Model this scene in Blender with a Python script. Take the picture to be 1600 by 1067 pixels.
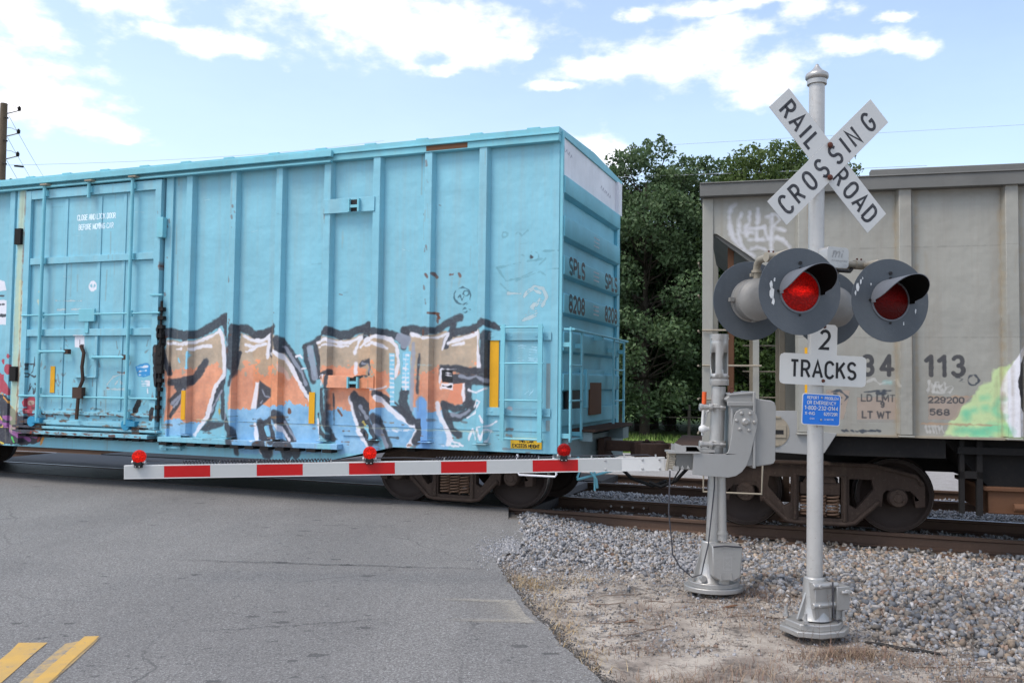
import bpy, bmesh, math, random
import numpy as np
from mathutils import Vector, Matrix, geometry
PI = math.pi
R = math.radians
random.seed(7)
rng = np.random.default_rng(11)
sc = bpy.context.scene
COL = sc.collection
for o in list(bpy.data.objects):
    bpy.data.objects.remove(o)

# ------------------------------------------------------------------ camera
cam = bpy.data.cameras.new('camera')
cam.sensor_width = 36.0
cam.lens = 1372.7 / 1600 * 36
cam.clip_end = 4000
co = bpy.data.objects.new('camera', cam); COL.objects.link(co)
P_, R_ = R(2.5), R(0.7)
fwd = Vector((0, math.cos(P_), math.sin(P_))); rt = Vector((1, 0, 0)); up = rt.cross(fwd)
rt2 = rt * math.cos(R_) + up * math.sin(R_); up2 = -rt * math.sin(R_) + up * math.cos(R_)
co.matrix_world = Matrix(((rt2.x, up2.x, -fwd.x, 0), (rt2.y, up2.y, -fwd.y, 0), (rt2.z, up2.z, -fwd.z, 1.826), (0, 0, 0, 1)))
sc.camera = co

# ------------------------------------------------------------------ light and exposure
SUN_EL, SUN_AZ = R(56), R(-118)          # azimuth clockwise from +Y
sun = bpy.data.lights.new('sun', 'SUN'); sun.energy = 1.5; sun.angle = R(22); sun.color = (1, 0.93, 0.84)
so = bpy.data.objects.new('sun', sun); COL.objects.link(so)
sd = Vector((math.cos(SUN_EL) * math.sin(SUN_AZ), math.cos(SUN_EL) * math.cos(SUN_AZ), math.sin(SUN_EL)))
so.rotation_euler = sd.to_track_quat('Z', 'Y').to_euler(); so.location = sd * 60
sc.view_settings.view_transform = 'Standard'; sc.view_settings.look = 'None'
sc.view_settings.exposure = 0.73; sc.view_settings.gamma = 1
sc.view_settings.use_curve_mapping = False

world = bpy.data.worlds.new('World'); sc.world = world; world.use_nodes = True
NT = world.node_tree; NT.nodes.clear()
def wn(t, **k):
    n = NT.nodes.new(t)
    for a, b in k.items(): setattr(n, a, b)
    return n
def wl(a, b): NT.links.new(a, b)
def wmath(op, a, b=None, c=None, clamp=False):
    n = wn('ShaderNodeMath', operation=op); n.use_clamp = clamp
    for i, v in enumerate((a, b, c)):
        if v is None: continue
        if isinstance(v, (int, float)): n.inputs[i].default_value = v
        else: wl(v, n.inputs[i])
    return n.outputs[0]
sky = wn('ShaderNodeTexSky', sky_type='NISHITA'); sky.sun_disc = False
sky.sun_elevation = SUN_EL; sky.sun_rotation = SUN_AZ; sky.dust_density = 1.6; sky.air_density = 1.0; sky.ozone_density = 1.0; sky.altitude = 0
bg = wn('ShaderNodeBackground'); bg.inputs[1].default_value = 0.14
outw = wn('ShaderNodeOutputWorld'); wl(bg.outputs[0], outw.inputs[0])
tc = wn('ShaderNodeTexCoord')
sep = wn('ShaderNodeSeparateXYZ'); wl(tc.outputs['Generated'], sep.inputs[0])
az = wmath('ARCTAN2', sep.outputs[0], sep.outputs[1]); el = wmath('ARCSINE', sep.outputs[2])
ae = wn('ShaderNodeCombineXYZ'); 
wz = wn('ShaderNodeTexNoise'); wz.inputs['Scale'].default_value = 1; wz.inputs['Detail'].default_value = 5; wz.inputs['Roughness'].default_value = 0.6
wmp = wn('ShaderNodeMapping'); wmp.inputs['Scale'].default_value = (13, 13, 24); wl(tc.outputs['Generated'], wmp.inputs[0]); wl(wmp.outputs[0], wz.inputs['Vector'])
wsp = wn('ShaderNodeSeparateColor'); wl(wz.outputs['Color'], wsp.inputs[0])
wl(wmath('MULTIPLY_ADD', wmath('SUBTRACT', wsp.outputs[0], 0.5), 0.10, az), ae.inputs[0]); wl(wmath('MULTIPLY_ADD', wmath('SUBTRACT', wsp.outputs[1], 0.5), 0.035, el), ae.inputs[1])
# cloud banks: azimuth, elevation, half width, half height (radians)
BLOBS = [(-0.1223, 0.3816, 0.147, 0.0327), (-0.1949, 0.3959, 0.1091, 0.0235), (-0.0521, 0.3617, 0.0628, 0.018), (-0.0849, 0.3421, 0.0258, 0.0062), (-0.5025, 0.2736, 0.0614, 0.0299), (-0.5255, 0.2879, 0.0383, 0.0214), (-0.4671, 0.2572, 0.0461, 0.0159), (-0.4278, 0.2485, 0.0255, 0.0065), (-0.5245, 0.3381, 0.0513, 0.0272), (-0.4961, 0.3376, 0.026, 0.0086), (-0.3385, 0.3477, 0.0768, 0.0118), (-0.3904, 0.3488, 0.0274, 0.009), (-0.4163, 0.3721, 0.0407, 0.0158), (0.1139, 0.3454, 0.0735, 0.0138), (0.179, 0.3496, 0.0619, 0.0287), (0.2215, 0.3666, 0.0433, 0.0216), (0.2703, 0.3214, 0.0427, 0.0216), (0.2942, 0.3357, 0.0425, 0.02), (0.1245, 0.3951, 0.0221, 0.0068), (0.037, 0.3277, 0.0236, 0.0056), (0.2564, 0.3999, 0.1076, 0.0079), (0.3298, 0.3868, 0.0309, 0.0143), (0.3702, 0.3515, 0.0331, 0.0091), (0.4207, 0.349, 0.0257, 0.0127), (0.0928, 0.2508, 0.0352, 0.0241), (0.4146, 0.3703, 0.0271, 0.0051), (0.2356, 0.3816, 0.0288, 0.0134), (0.0107, 0.3595, 0.0148, 0.0069)]
dmin = None
for (a, e, ra, re) in BLOBS:
    n = wn('ShaderNodeVectorMath', operation='MULTIPLY_ADD'); wl(ae.outputs[0], n.inputs[0])
    n.inputs[1].default_value = (1 / ra, 1 / re, 0); n.inputs[2].default_value = (-a / ra, -e / re, 0)
    l = wn('ShaderNodeVectorMath', operation='LENGTH'); wl(n.outputs[0], l.inputs[0])
    dmin = l.outputs['Value'] if dmin is None else wmath('SMOOTH_MIN', dmin, l.outputs['Value'], 0.35)
nz = wn('ShaderNodeTexNoise'); nz.inputs['Scale'].default_value = 1; nz.inputs['Detail'].default_value = 9; nz.inputs['Roughness'].default_value = 0.56
mp = wn('ShaderNodeMapping'); mp.inputs['Scale'].default_value = (24, 24, 46); wl(tc.outputs['Generated'], mp.inputs[0]); wl(mp.outputs[0], nz.inputs['Vector'])
nn = wmath('SUBTRACT', nz.outputs['Fac'], 0.5)
# density inside the banks
d1 = wmath('SUBTRACT', 1.0, dmin)
d1 = wmath('MULTIPLY_ADD', nn, 2.6, d1)
# elsewhere in the sky, loose clouds of the same kind
nz2 = wn('ShaderNodeTexNoise'); nz2.inputs['Scale'].default_value = 1; nz2.inputs['Detail'].default_value = 7; nz2.inputs['Roughness'].default_value = 0.6
mp2 = wn('ShaderNodeMapping'); mp2.inputs['Scale'].default_value = (4, 4, 11); wl(tc.outputs['Generated'], mp2.inputs[0]); wl(mp2.outputs[0], nz2.inputs['Vector'])
far_az = wn('ShaderNodeMapRange'); far_az.inputs[1].default_value = 0.62; far_az.inputs[2].default_value = 0.85; wl(wmath('ABSOLUTE', az), far_az.inputs[0])
far_el = wn('ShaderNodeMapRange'); far_el.inputs[1].default_value = 0.43; far_el.inputs[2].default_value = 0.6; wl(el, far_el.inputs[0])
far = wmath('MAXIMUM', far_az.outputs[0], far_el.outputs[0])
d2 = wmath('MULTIPLY', wmath('SUBTRACT', nz2.outputs['Fac'], 0.52), 6.0)
d2 = wmath('MINIMUM', d2, wmath('MULTIPLY_ADD', far, 3.0, -2.0))
dens = wmath('MAXIMUM', d1, d2)
mr = wn('ShaderNodeMapRange', interpolation_type='SMOOTHSTEP'); mr.inputs[1].default_value = -0.42; mr.inputs[2].default_value = 1.15; wl(dens, mr.inputs[0])
# thin veil that pales the lower and left sky
ve = wn('ShaderNodeMapRange'); ve.inputs[1].default_value = 0.08; ve.inputs[2].default_value = 0.5; ve.inputs[3].default_value = 0.30; ve.inputs[4].default_value = 0.0; wl(el, ve.inputs[0])
va = wn('ShaderNodeMapRange'); va.inputs[1].default_value = -0.6; va.inputs[2].default_value = 0.6; va.inputs[3].default_value = 0.16; va.inputs[4].default_value = 0.0; wl(az, va.inputs[0])
veil = wmath('ADD', wmath('MULTIPLY_ADD', nz2.outputs['Fac'], 0.16, 0.02), wmath('ADD', ve.outputs[0], va.outputs[0]))
vf = wmath('MULTIPLY', mr.outputs[0], 0.93)
vf = wmath('MAXIMUM', vf, 0.0)
mixv = wn('ShaderNodeMix', data_type='RGBA'); wl(veil, mixv.inputs['Factor']); wl(sky.outputs[0], mixv.inputs[6]); mixv.inputs[7].default_value = (4.9, 5.95, 7.1, 1)
mixc = wn('ShaderNodeMix', data_type='RGBA'); wl(vf, mixc.inputs['Factor']); wl(mixv.outputs[2], mixc.inputs[6]); mixc.inputs[7].default_value = (7.6, 7.2, 7.3, 1)
wl(mixc.outputs[2], bg.inputs[0])

# ------------------------------------------------------------------ materials
def srgb(r, g, b):
    f = lambda c: (c / 255 / 12.92) if c / 255 <= 0.04045 else ((c / 255 + 0.055) / 1.055) ** 2.4
    return (f(r), f(g), f(b), 1)
class N:
    def __init__(s, name):
        s.m = bpy.data.materials.new(name); s.m.use_nodes = True
        s.t = s.m.node_tree; s.b = s.t.nodes['Principled BSDF']
        s.tc = s.t.nodes.new('ShaderNodeTexCoord')
    def n(s, t, **k):
        x = s.t.nodes.new(t)
        for a, b in k.items(): setattr(x, a, b)
        return x
    def l(s, a, b): s.t.links.new(a, b)
    def noise(s, scale, detail=5, rough=.6, stretch=(1, 1, 1), src='Object'):
        mp = s.n('ShaderNodeMapping'); mp.inputs['Scale'].default_value = stretch; s.l(s.tc.outputs[src], mp.inputs[0])
        x = s.n('ShaderNodeTexNoise'); x.inputs['Scale'].default_value = scale; x.inputs['Detail'].default_value = detail; x.inputs['Roughness'].default_value = rough
        s.l(mp.outputs[0], x.inputs['Vector']); return x.outputs['Fac']
    def ramp(s, f, a, b, lo=0., hi=1.):
        x = s.n('ShaderNodeMapRange'); x.inputs[1].default_value = a; x.inputs[2].default_value = b; x.inputs[3].default_value = lo; x.inputs[4].default_value = hi; s.l(f, x.inputs[0]); return x.outputs[0]
    def mix(s, f, a, b, mode='MIX'):
        x = s.n('ShaderNodeMix', data_type='RGBA', blend_type=mode)
        for i, v in ((0, f), (6, a), (7, b)):
            if isinstance(v, (tuple, float, int)): x.inputs[i].default_value = v
            else: s.l(v, x.inputs[i])
        return x.outputs[2]
    def math(s, op, a, b):
        x = s.n('ShaderNodeMath', operation=op)
        for i, v in enumerate((a, b)):
            if isinstance(v, (float, int)): x.inputs[i].default_value = v
            else: s.l(v, x.inputs[i])
        return x.outputs[0]
    def bump(s, h, dist, strength=1.0, prev=None):
        x = s.n('ShaderNodeBump'); x.inputs['Distance'].default_value = dist; x.inputs['Strength'].default_value = strength; s.l(h, x.inputs['Height'])
        if prev: s.l(prev, x.inputs['Normal'])
        s.l(x.outputs[0], s.b.inputs['Normal']); return x.outputs[0]
    def col(s, c):
        if isinstance(c, tuple): s.b.inputs['Base Color'].default_value = c
        else: s.l(c, s.b.inputs['Base Color'])
    def set(s, rough=.5, metal=0., spec=.5):
        s.b.inputs['Roughness'].default_value = rough; s.b.inputs['Metallic'].default_value = metal; s.b.inputs['Specular IOR Level'].default_value = spec
        return s.m
def paint(name, c, dirt=(0.16, 0.13, 0.10, 1), amt=.35, rust=0.0, rough=.5, metal=0., streak=.2, var=.12, bump=.002, rscale=9.0, spec=.32):
    """old painted or bare metal: mottled tone, vertical grime, rust spots"""
    s = N(name)
    big = s.noise(1.7, 4); fine = s.noise(22, 6, .7)
    base = s.mix(s.ramp(big, .3, .7), tuple(x * (1 - var) for x in c[:3]) + (1,), tuple(min(1, x * (1 + var)) for x in c[:3]) + (1,))
    if streak:
        st = s.noise(6, 6, .7, (1, 1, .07)); base = s.mix(s.ramp(st, .5, .8, 0, streak), base, dirt)
    base = s.mix(s.ramp(fine, .55, .8, 0, amt), base, dirt)
    if rust:
        rs = s.noise(rscale, 8, .72); rf = s.ramp(rs, .72 - rust * .22, .76 - rust * .22)
        base = s.mix(rf, base, s.mix(s.ramp(fine, .35, .65), (0.09, 0.032, 0.014, 1), (0.2, 0.075, 0.03, 1)))
    s.col(base); s.bump(fine, bump); return s.set(rough, metal, spec)
M = {}
M['rust_dark'] = paint('rusty_brown_steel', (0.055, 0.032, 0.024, 1), (0.13, 0.085, 0.055, 1), .6, .15, .85, bump=.004)
M['truck'] = paint('truck_casting', (0.052, 0.034, 0.026, 1), (0.15, 0.11, 0.08, 1), .7, .1, .85, streak=.3, bump=.006)
M['wheel'] = paint('wheel_steel', (0.038, 0.026, 0.022, 1), (0.07, 0.05, 0.035, 1), .5, .1, .7, streak=0)
M['spring'] = paint('spring_steel', (0.19, 0.115, 0.075, 1), (0.09, 0.05, 0.03, 1), .5, .2, .8, streak=0)
M['tread'] = paint('worn_wheel_tread', (0.25, 0.24, 0.23, 1), amt=.3, rough=.35, metal=.9, streak=0)
M['rail_side'] = paint('rail_rust', (0.10, 0.062, 0.045, 1), (0.17, 0.12, 0.09, 1), .5, 0, .85, streak=0, bump=.003)
M['rail_top'] = paint('rail_head_polished', (0.45, 0.45, 0.50, 1), (0.2, 0.12, 0.08, 1), .3, 0, .28, .95, 0)
M['rail_top_dull'] = paint('rail_head_brown', (0.19, 0.12, 0.085, 1), (0.3, 0.25, 0.22, 1), .5, 0, .55, .3, 0)
M['tie'] = paint('weathered_tie_wood', (0.12, 0.075, 0.05, 1), (0.05, 0.035, 0.025, 1), .7, 0, .95, streak=0, bump=.01)
M['black'] = paint('dull_black', (0.012, 0.012, 0.013, 1), (0.05, 0.045, 0.04, 1), .4, 0, .6)
M['hoodin'] = paint('hood_inner_black', (0.006, 0.006, 0.006, 1), amt=0, rough=.95, streak=0, spec=.05)
M['under'] = paint('underframe_grime', (0.011, 0.010, 0.010, 1), (0.035, 0.027, 0.022, 1), .5, .05, .85)
M['boxroof'] = paint('boxcar_trim_blue', (0.19, 0.50, 0.59, 1), (0.30, 0.24, 0.17, 1), .3, .1, .5, streak=.15)
M['boxend'] = paint('boxcar_end_blue', (0.17, 0.49, 0.60, 1), (0.2, 0.25, 0.25, 1), .2, .06, .5, streak=.15)
M['boxwhite'] = paint('boxcar_end_white', (0.72, 0.72, 0.76, 1), (0.35, 0.28, 0.2, 1), .2, .04, .5, streak=.15)
M['boxgrey'] = paint('boxcar_end_sill_grey', (0.24, 0.33, 0.35, 1), (0.1, 0.08, 0.06, 1), .4, .1, .6)
M['hopper'] = paint('hopper_grey', (0.30, 0.295, 0.265, 1), (0.25, 0.21, 0.17, 1), .28, .03, .55, streak=.28, var=.07)
M['hopper_dk'] = paint('hopper_roof_grey', (0.14, 0.14, 0.133, 1), (0.1, 0.09, 0.07, 1), .3, .05, .6)
M['hopper_tan'] = paint('hopper_end_tan', (0.30, 0.26, 0.2, 1), (0.14, 0.09, 0.06, 1), .5, .15, .7)
M['hopper_brown'] = paint('hopper_brown', (0.125, 0.058, 0.03, 1), (0.08, 0.05, 0.03, 1), .5, .1, .8)
M['alu'] = paint('aluminium_paint', (0.40, 0.395, 0.385, 1), (0.2, 0.18, 0.16, 1), .45, .05, .36, .5, .15, .08, .0015, 20., .5)
M['alu2'] = paint('grey_enamel', (0.31, 0.312, 0.31, 1), (0.25, 0.23, 0.2, 1), .2, .02, .42, .1, .12, .05, .0008)
M['mast'] = paint('mast_silver_paint', (0.44, 0.435, 0.425, 1), (0.28, 0.24, 0.21, 1), .45, .30, .40, .25, .3, .08, .002, 26., .4)
M['sign'] = paint('sign_white_sheeting', (0.55, 0.555, 0.545, 1), (0.45, 0.42, 0.38, 1), .18, 0, .4, 0, .06, .03, .0003)
M['ink'] = paint('sign_black_ink', (0.010, 0.010, 0.012, 1), (0.04, 0.04, 0.042, 1), .3, 0, .45, 0, 0)
M['blue_sign'] = paint('emergency_sign_blue', (0.015, 0.165, 0.62, 1), (0.05, 0.2, 0.55, 1), .1, 0, .35, 0, 0)
M['target'] = paint('signal_background_grey', (0.072, 0.084, 0.098, 1), (0.13, 0.145, 0.16, 1), .35, 0, .5, 0, .15, .15)
M['target_chip'] = paint('chipped_paint_pale', (0.6, 0.62, 0.63, 1), amt=.1, streak=0)
M['hood'] = paint('signal_hood_grey', (0.12, 0.13, 0.15, 1), (0.2, 0.21, 0.22, 1), .2, 0, .5, 0, .1)
M['rustbolt'] = paint('rusty_bolt', (0.09, 0.03, 0.02, 1), (0.03, 0.015, 0.01, 1), .5, 0, .8, 0, 0)
M['pipe'] = paint('crossarm_pipe_tan', (0.28, 0.25, 0.2, 1), (0.14, 0.1, 0.07, 1), .4, .12, .55, .1, .1)
M['redsheet'] = paint('reflective_red', (0.46, 0.006, 0.008, 1), (0.3, 0.02, 0.02, 1), .1, 0, .35, 0, 0, .05)
M['whitesheet'] = paint('reflective_white', (0.47, 0.48, 0.475, 1), (0.35, 0.35, 0.35, 1), .15, 0, .35, 0, 0, .03)
M['armwhite'] = paint('gate_arm_white', (0.66, 0.66, 0.65, 1), (0.5, 0.45, 0.4, 1), .15, 0, .4, 0, .08, .03)
M['bolt'] = paint('galvanised_bolt', (0.5, 0.5, 0.5, 1), amt=.3, rough=.4, metal=.7, streak=0)
M['orange'] = paint('orange_tip', (0.75, 0.12, 0.03, 1), amt=.1, streak=0)
M['boxteal'] = paint('teal_roller', (0.03, 0.25, 0.42, 1), amt=.3)
M['platewhite'] = paint('placard_white', (0.6, 0.6, 0.6, 1), amt=.2)
M['yellow'] = paint('reflector_yellow', (0.72, 0.36, 0.012, 1), (0.5, 0.25, 0.02, 1), .3, 0, .45, 0, 0)
M['plateyellow'] = paint('yellow_plate', (0.68, 0.42, 0.03, 1), (0.4, 0.3, 0.1, 1), .3, 0, .5, 0, 0)
M['wood_pole'] = paint('pole_wood', (0.13, 0.10, 0.07, 1), (0.06, 0.05, 0.035, 1), .5, 0, .95, bump=.01)
M['wire'] = paint('wire_dark', (0.05, 0.05, 0.06, 1), amt=.1, streak=0)
M['steelwire'] = paint('overhead_wire_grey', (0.42, 0.45, 0.5, 1), amt=.1, streak=0)
M['fence'] = paint('fence_weathered', (0.08, 0.065, 0.05, 1), amt=.4)
M['concrete'] = paint('base_concrete', (0.42, 0.41, 0.4, 1), (0.2, 0.18, 0.15, 1), .4, 0, .85)
def lamp_glass(name, c, emit, es, k=4.2):
    s = N(name); s.col(c)
    v = s.n('ShaderNodeTexVoronoi'); v.inputs['Scale'].default_value = 75; s.l(s.tc.outputs['Object'], v.inputs['Vector'])
    s.bump(v.outputs['Distance'], .004)
    x = s.n('ShaderNodeVectorMath', operation='LENGTH'); mp = s.n('ShaderNodeMapping'); mp.inputs['Scale'].default_value = (k, k, k * 2.2); s.l(s.tc.outputs['Object'], mp.inputs[0]); s.l(mp.outputs[0], x.inputs[0])
    f = s.ramp(x.outputs['Value'], 0.0, .7, 2.0, .25)
    f = s.math('MULTIPLY', f, s.ramp(v.outputs['Distance'], 0, .6, 1.2, .4))
    s.b.inputs['Emission Color'].default_value = emit
    s.l(s.math('MULTIPLY', f, es), s.b.inputs['Emission Strength'])
    return s.set(.4, 0, .12)
M['lens_on'] = lamp_glass('lit_red_lens', (0.12, 0.004, 0.004, 1), (1, 0.010, 0.005, 1), .42, 6.5)
M['lens_off'] = lamp_glass('unlit_red_lens_glow', (0.05, 0.0015, 0.0015, 1), (1, 0.01, 0.01, 1), .02)  # lamp is off, a faint red glow is added to the glass
M['armlamp'] = lamp_glass('gate_arm_lamp_lit', (0.16, 0.001, 0.001, 1), (1, 0.02, 0.008, 1), 1.9, 17)
M['armlamp2'] = lamp_glass('gate_arm_lamp_dim', (0.13, 0.001, 0.001, 1), (1, 0.015, 0.01, 1), .55, 14)
# leaves
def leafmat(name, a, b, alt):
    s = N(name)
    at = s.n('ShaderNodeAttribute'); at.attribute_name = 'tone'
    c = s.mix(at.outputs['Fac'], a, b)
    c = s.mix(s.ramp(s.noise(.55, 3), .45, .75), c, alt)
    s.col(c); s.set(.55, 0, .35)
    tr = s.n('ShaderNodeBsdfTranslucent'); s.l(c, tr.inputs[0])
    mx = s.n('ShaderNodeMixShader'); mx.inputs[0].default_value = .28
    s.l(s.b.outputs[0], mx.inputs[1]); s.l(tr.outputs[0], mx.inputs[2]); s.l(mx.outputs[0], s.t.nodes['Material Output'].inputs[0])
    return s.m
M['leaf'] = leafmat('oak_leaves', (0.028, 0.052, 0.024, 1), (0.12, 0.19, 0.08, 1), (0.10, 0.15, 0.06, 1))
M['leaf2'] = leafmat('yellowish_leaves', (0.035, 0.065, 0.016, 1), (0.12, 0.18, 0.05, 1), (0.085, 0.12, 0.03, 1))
M['bark'] = paint('bark', (0.06, 0.05, 0.038, 1), (0.05, 0.04, 0.03, 1), .6, 0, .95, bump=.02)
def attrmat(name, rough=.9, bump=None, spec=.3):
    s = N(name); at = s.n('ShaderNodeAttribute'); at.attribute_name = 'tint'
    c = s.mix(s.ramp(s.noise(60, 4), .3, .7, 0, .35), at.outputs['Color'], (0.1, 0.09, 0.08, 1)); s.col(c)
    return s.set(rough, 0, spec)
M['stone'] = attrmat('ballast_stone')
M['straw'] = attrmat('dry_grass_blades', .9)
M['grass'] = attrmat('green_grass_blades', .7)

# ground material: per-vertex zones, broken up by noise
s = N('ground_soil'); at = s.n('ShaderNodeAttribute'); at.attribute_name = 'zone'
sp = s.n('ShaderNodeSeparateColor'); s.l(at.outputs['Color'], sp.inputs[0])
n1 = s.noise(2.2, 8, .65, src='Object'); n2 = s.noise(40, 6, .75); n3 = s.noise(90, 4, .85); n4 = s.noise(5, 8, .75)
sand = s.mix(s.ramp(n1, .40, .60), (0.50, 0.445, 0.385, 1), (0.25, 0.21, 0.18, 1))
sand = s.mix(s.ramp(n4, .5, .60, 0, .85), sand, (0.115, 0.10, 0.09, 1))
sand = s.mix(s.ramp(n2, .5, .75, 0, .7), sand, (0.13, 0.115, 0.10, 1))
sand = s.mix(s.ramp(n3, .56, .7, 0, .7), sand, (0.5, 0.47, 0.43, 1))
gravel = s.mix(s.ramp(n2, .35, .65), (0.09, 0.08, 0.07, 1), (0.22, 0.2, 0.18, 1)); gravel = s.mix(s.ramp(n3, .5, .75), gravel, (0.3, 0.29, 0.28, 1))
pale = s.mix(s.ramp(n4, .35, .65), (0.38, 0.37, 0.37, 1), (0.28, 0.27, 0.26, 1)); pale = s.mix(s.ramp(n2, .4, .7, 0, .5), pale, (0.2, 0.19, 0.18, 1))
turf = s.mix(s.ramp(n4, .4, .65), (0.055, 0.10, 0.02, 1), (0.09, 0.14, 0.03, 1))
def zonef(ch, e=.16):
    a = s.math('ADD', sp.outputs[ch], s.ramp(n4, 0, 1, -e, e)); return s.ramp(a, .42, .58)
c = s.mix(zonef(0), sand, gravel); c = s.mix(zonef(1), c, pale); c = s.mix(zonef(2), c, turf)
s.col(c); bn = s.bump(n2, .02, .8); s.bump(n3, .006, .8, bn); M['ground'] = s.set(.95, 0, .2)
# asphalt
s = N('asphalt')
n1 = s.noise(.7, 5, .6); n2 = s.noise(55, 4, .9); n3 = s.noise(110, 2, .9); n4 = s.noise(9, 5, .75, (1, 3, 1)); ns = s.noise(1.2, 4, .6, (4, .35, 1))
c = s.mix(s.ramp(n1, .3, .7), (0.152, 0.146, 0.141, 1), (0.192, 0.185, 0.178, 1))
c = s.mix(s.ramp(ns, .5, .8, 0, .35), c, (0.12, 0.12, 0.124, 1))
c = s.mix(s.ramp(n2, .5, .66, 0, .7), c, (0.36, 0.36, 0.36, 1)); c = s.mix(s.ramp(n2, .49, .36, 0, .75), c, (0.055, 0.055, 0.057, 1))
c = s.mix(s.ramp(n3, .58, .68, 0, .8), c, (0.5, 0.5, 0.5, 1))
v = s.n('ShaderNodeTexVoronoi'); v.inputs['Scale'].default_value = 3.1; mpv = s.n('ShaderNodeMapping'); mpv.inputs['Scale'].default_value = (1, 1.7, 1); mpv.inputs['Rotation'].default_value = (0, 0, .5)
s.l(s.tc.outputs['Object'], mpv.inputs[0]); ad = s.n('ShaderNodeVectorMath', operation='ADD'); s.l(mpv.outputs[0], ad.inputs[0])
nc = s.n('ShaderNodeTexNoise'); nc.inputs['Scale'].default_value = 30; s.l(s.tc.outputs['Object'], nc.inputs['Vector']); sc2 = s.n('ShaderNodeVectorMath', operation='SCALE'); sc2.inputs[3].default_value = .12; s.l(nc.outputs['Color'], sc2.inputs[0]); s.l(sc2.outputs[0], ad.inputs[1]); s.l(ad.outputs[0], v.inputs['Vector'])
sepv = s.n('ShaderNodeSeparateColor'); s.l(v.outputs['Color'], sepv.inputs[0])
lsp = s.n('ShaderNodeSeparateXYZ'); s.l(s.tc.outputs['Object'], lsp.inputs[0]); lx = s.math('ADD', s.math('ADD', lsp.outputs[0], s.math('MULTIPLY', lsp.outputs[1], .17)), .43)
lane = s.math('ADD', s.math('MULTIPLY', s.math('POWER', 2.718, s.math('MULTIPLY', s.math('MULTIPLY', lx, lx), -4.5)), .34), s.noise(.55, 3, .5, (1.6, .5, 1))); rad = s.math('MULTIPLY', s.ramp(sepv.outputs[0], .35, 1.0, 0.0, .26), s.ramp(lane, .42, .60, .25, 1.))
spot = s.math('LESS_THAN', v.outputs['Distance'], rad)
c = s.mix(s.math('MULTIPLY', spot, .65), c, (0.045, 0.045, 0.047, 1))
v2 = s.n('ShaderNodeTexVoronoi'); v2.inputs['Scale'].default_value = 8.5; s.l(ad.outputs[0], v2.inputs['Vector']); sv2 = s.n('ShaderNodeSeparateColor'); s.l(v2.outputs['Color'], sv2.inputs[0])
c = s.mix(s.math('MULTIPLY', s.math('LESS_THAN', v2.outputs['Distance'], s.math('MULTIPLY', s.ramp(sv2.outputs[1], .55, 1., 0, .30), s.ramp(lane, .40, .56, .0, 1.))), .6), c, (0.06, 0.06, 0.062, 1))
c = s.mix(s.ramp(lane, .45, .65, 0, .22), c, (0.10, 0.10, 0.102, 1))
c = s.mix(s.ramp(n4, .62, .75, 0, .35), c, (0.22, 0.2, 0.17, 1))
cr_ = s.n('ShaderNodeTexVoronoi'); cr_.feature = 'DISTANCE_TO_EDGE'; cr_.inputs['Scale'].default_value = .33; cw = s.n('ShaderNodeVectorMath', operation='ADD'); cs = s.n('ShaderNodeVectorMath', operation='SCALE'); cs.inputs[3].default_value = .5
cn = s.n('ShaderNodeTexNoise'); cn.inputs['Scale'].default_value = 1.1; cn.inputs['Detail'].default_value = 7; s.l(s.tc.outputs['Object'], cn.inputs['Vector']); s.l(cn.outputs['Color'], cs.inputs[0]); s.l(s.tc.outputs['Object'], cw.inputs[0]); s.l(cs.outputs[0], cw.inputs[1]); s.l(cw.outputs[0], cr_.inputs['Vector'])
c = s.mix(s.math('MULTIPLY', s.math('LESS_THAN', cr_.outputs['Distance'], .0028), s.ramp(n1, .42, .6, 0, .5)), c, (0.055, 0.055, 0.057, 1))
s.col(c); bn = s.bump(n2, .006, 1.); M['asphalt'] = s.set(.85, 0, .35)
s = N('crossing_rubber'); n1 = s.noise(3, 5); n2 = s.noise(90, 4, .8)
s.col(s.mix(s.ramp(n1, .3, .7), (0.014, 0.014, 0.017, 1), (0.035, 0.034, 0.04, 1))); s.bump(n2, .004); M['rubber'] = s.set(.5, 0, .5)  # rubber colour darkened to deepen the shade under the boxcar
s = N('old_asphalt_between'); n1 = s.noise(3, 5); n2 = s.noise(120, 4, .8)
s.col(s.mix(s.ramp(n2, .3, .7), (0.07, 0.07, 0.078, 1), (0.13, 0.13, 0.14, 1))); s.bump(n2, .006); M['asphalt_dark'] = s.set(.7, 0, .5)
s = N('road_marking_yellow'); n1 = s.noise(14, 8, .75); n2 = s.noise(120, 3, .8)
wear = s.ramp(s.math('ADD', n1, s.ramp(n2, 0, 1, -.12, .12)), .58, .66)
s.col(s.mix(wear, s.mix(s.ramp(s.noise(4, 4), .35, .65), (0.56, 0.335, 0.07, 1), (0.45, 0.29, 0.095, 1)), (0.2, 0.19, 0.18, 1))); s.bump(n2, .003); M['marking'] = s.set(.7)
M['marking_old'] = None
s = N('road_marking_yellow_faded'); n1 = s.noise(14, 8, .75); n2 = s.noise(120, 3, .8)
wear = s.ramp(s.math('ADD', n1, s.ramp(n2, 0, 1, -.14, .14)), .45, .62)
s.col(s.mix(wear, (0.42, 0.29, 0.12, 1), (0.2, 0.19, 0.18, 1))); s.bump(n2, .003); M['marking_old'] = s.set(.75)
s = N('sandy_stop_line'); n1 = s.noise(10, 8, .75, (.6, 2, 1)); n2 = s.noise(120, 3, .8)
s.col((0.36, 0.335, 0.29, 1)); s.set(.9); at = s.n('ShaderNodeAttribute'); at.attribute_name = 'tone'
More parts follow.
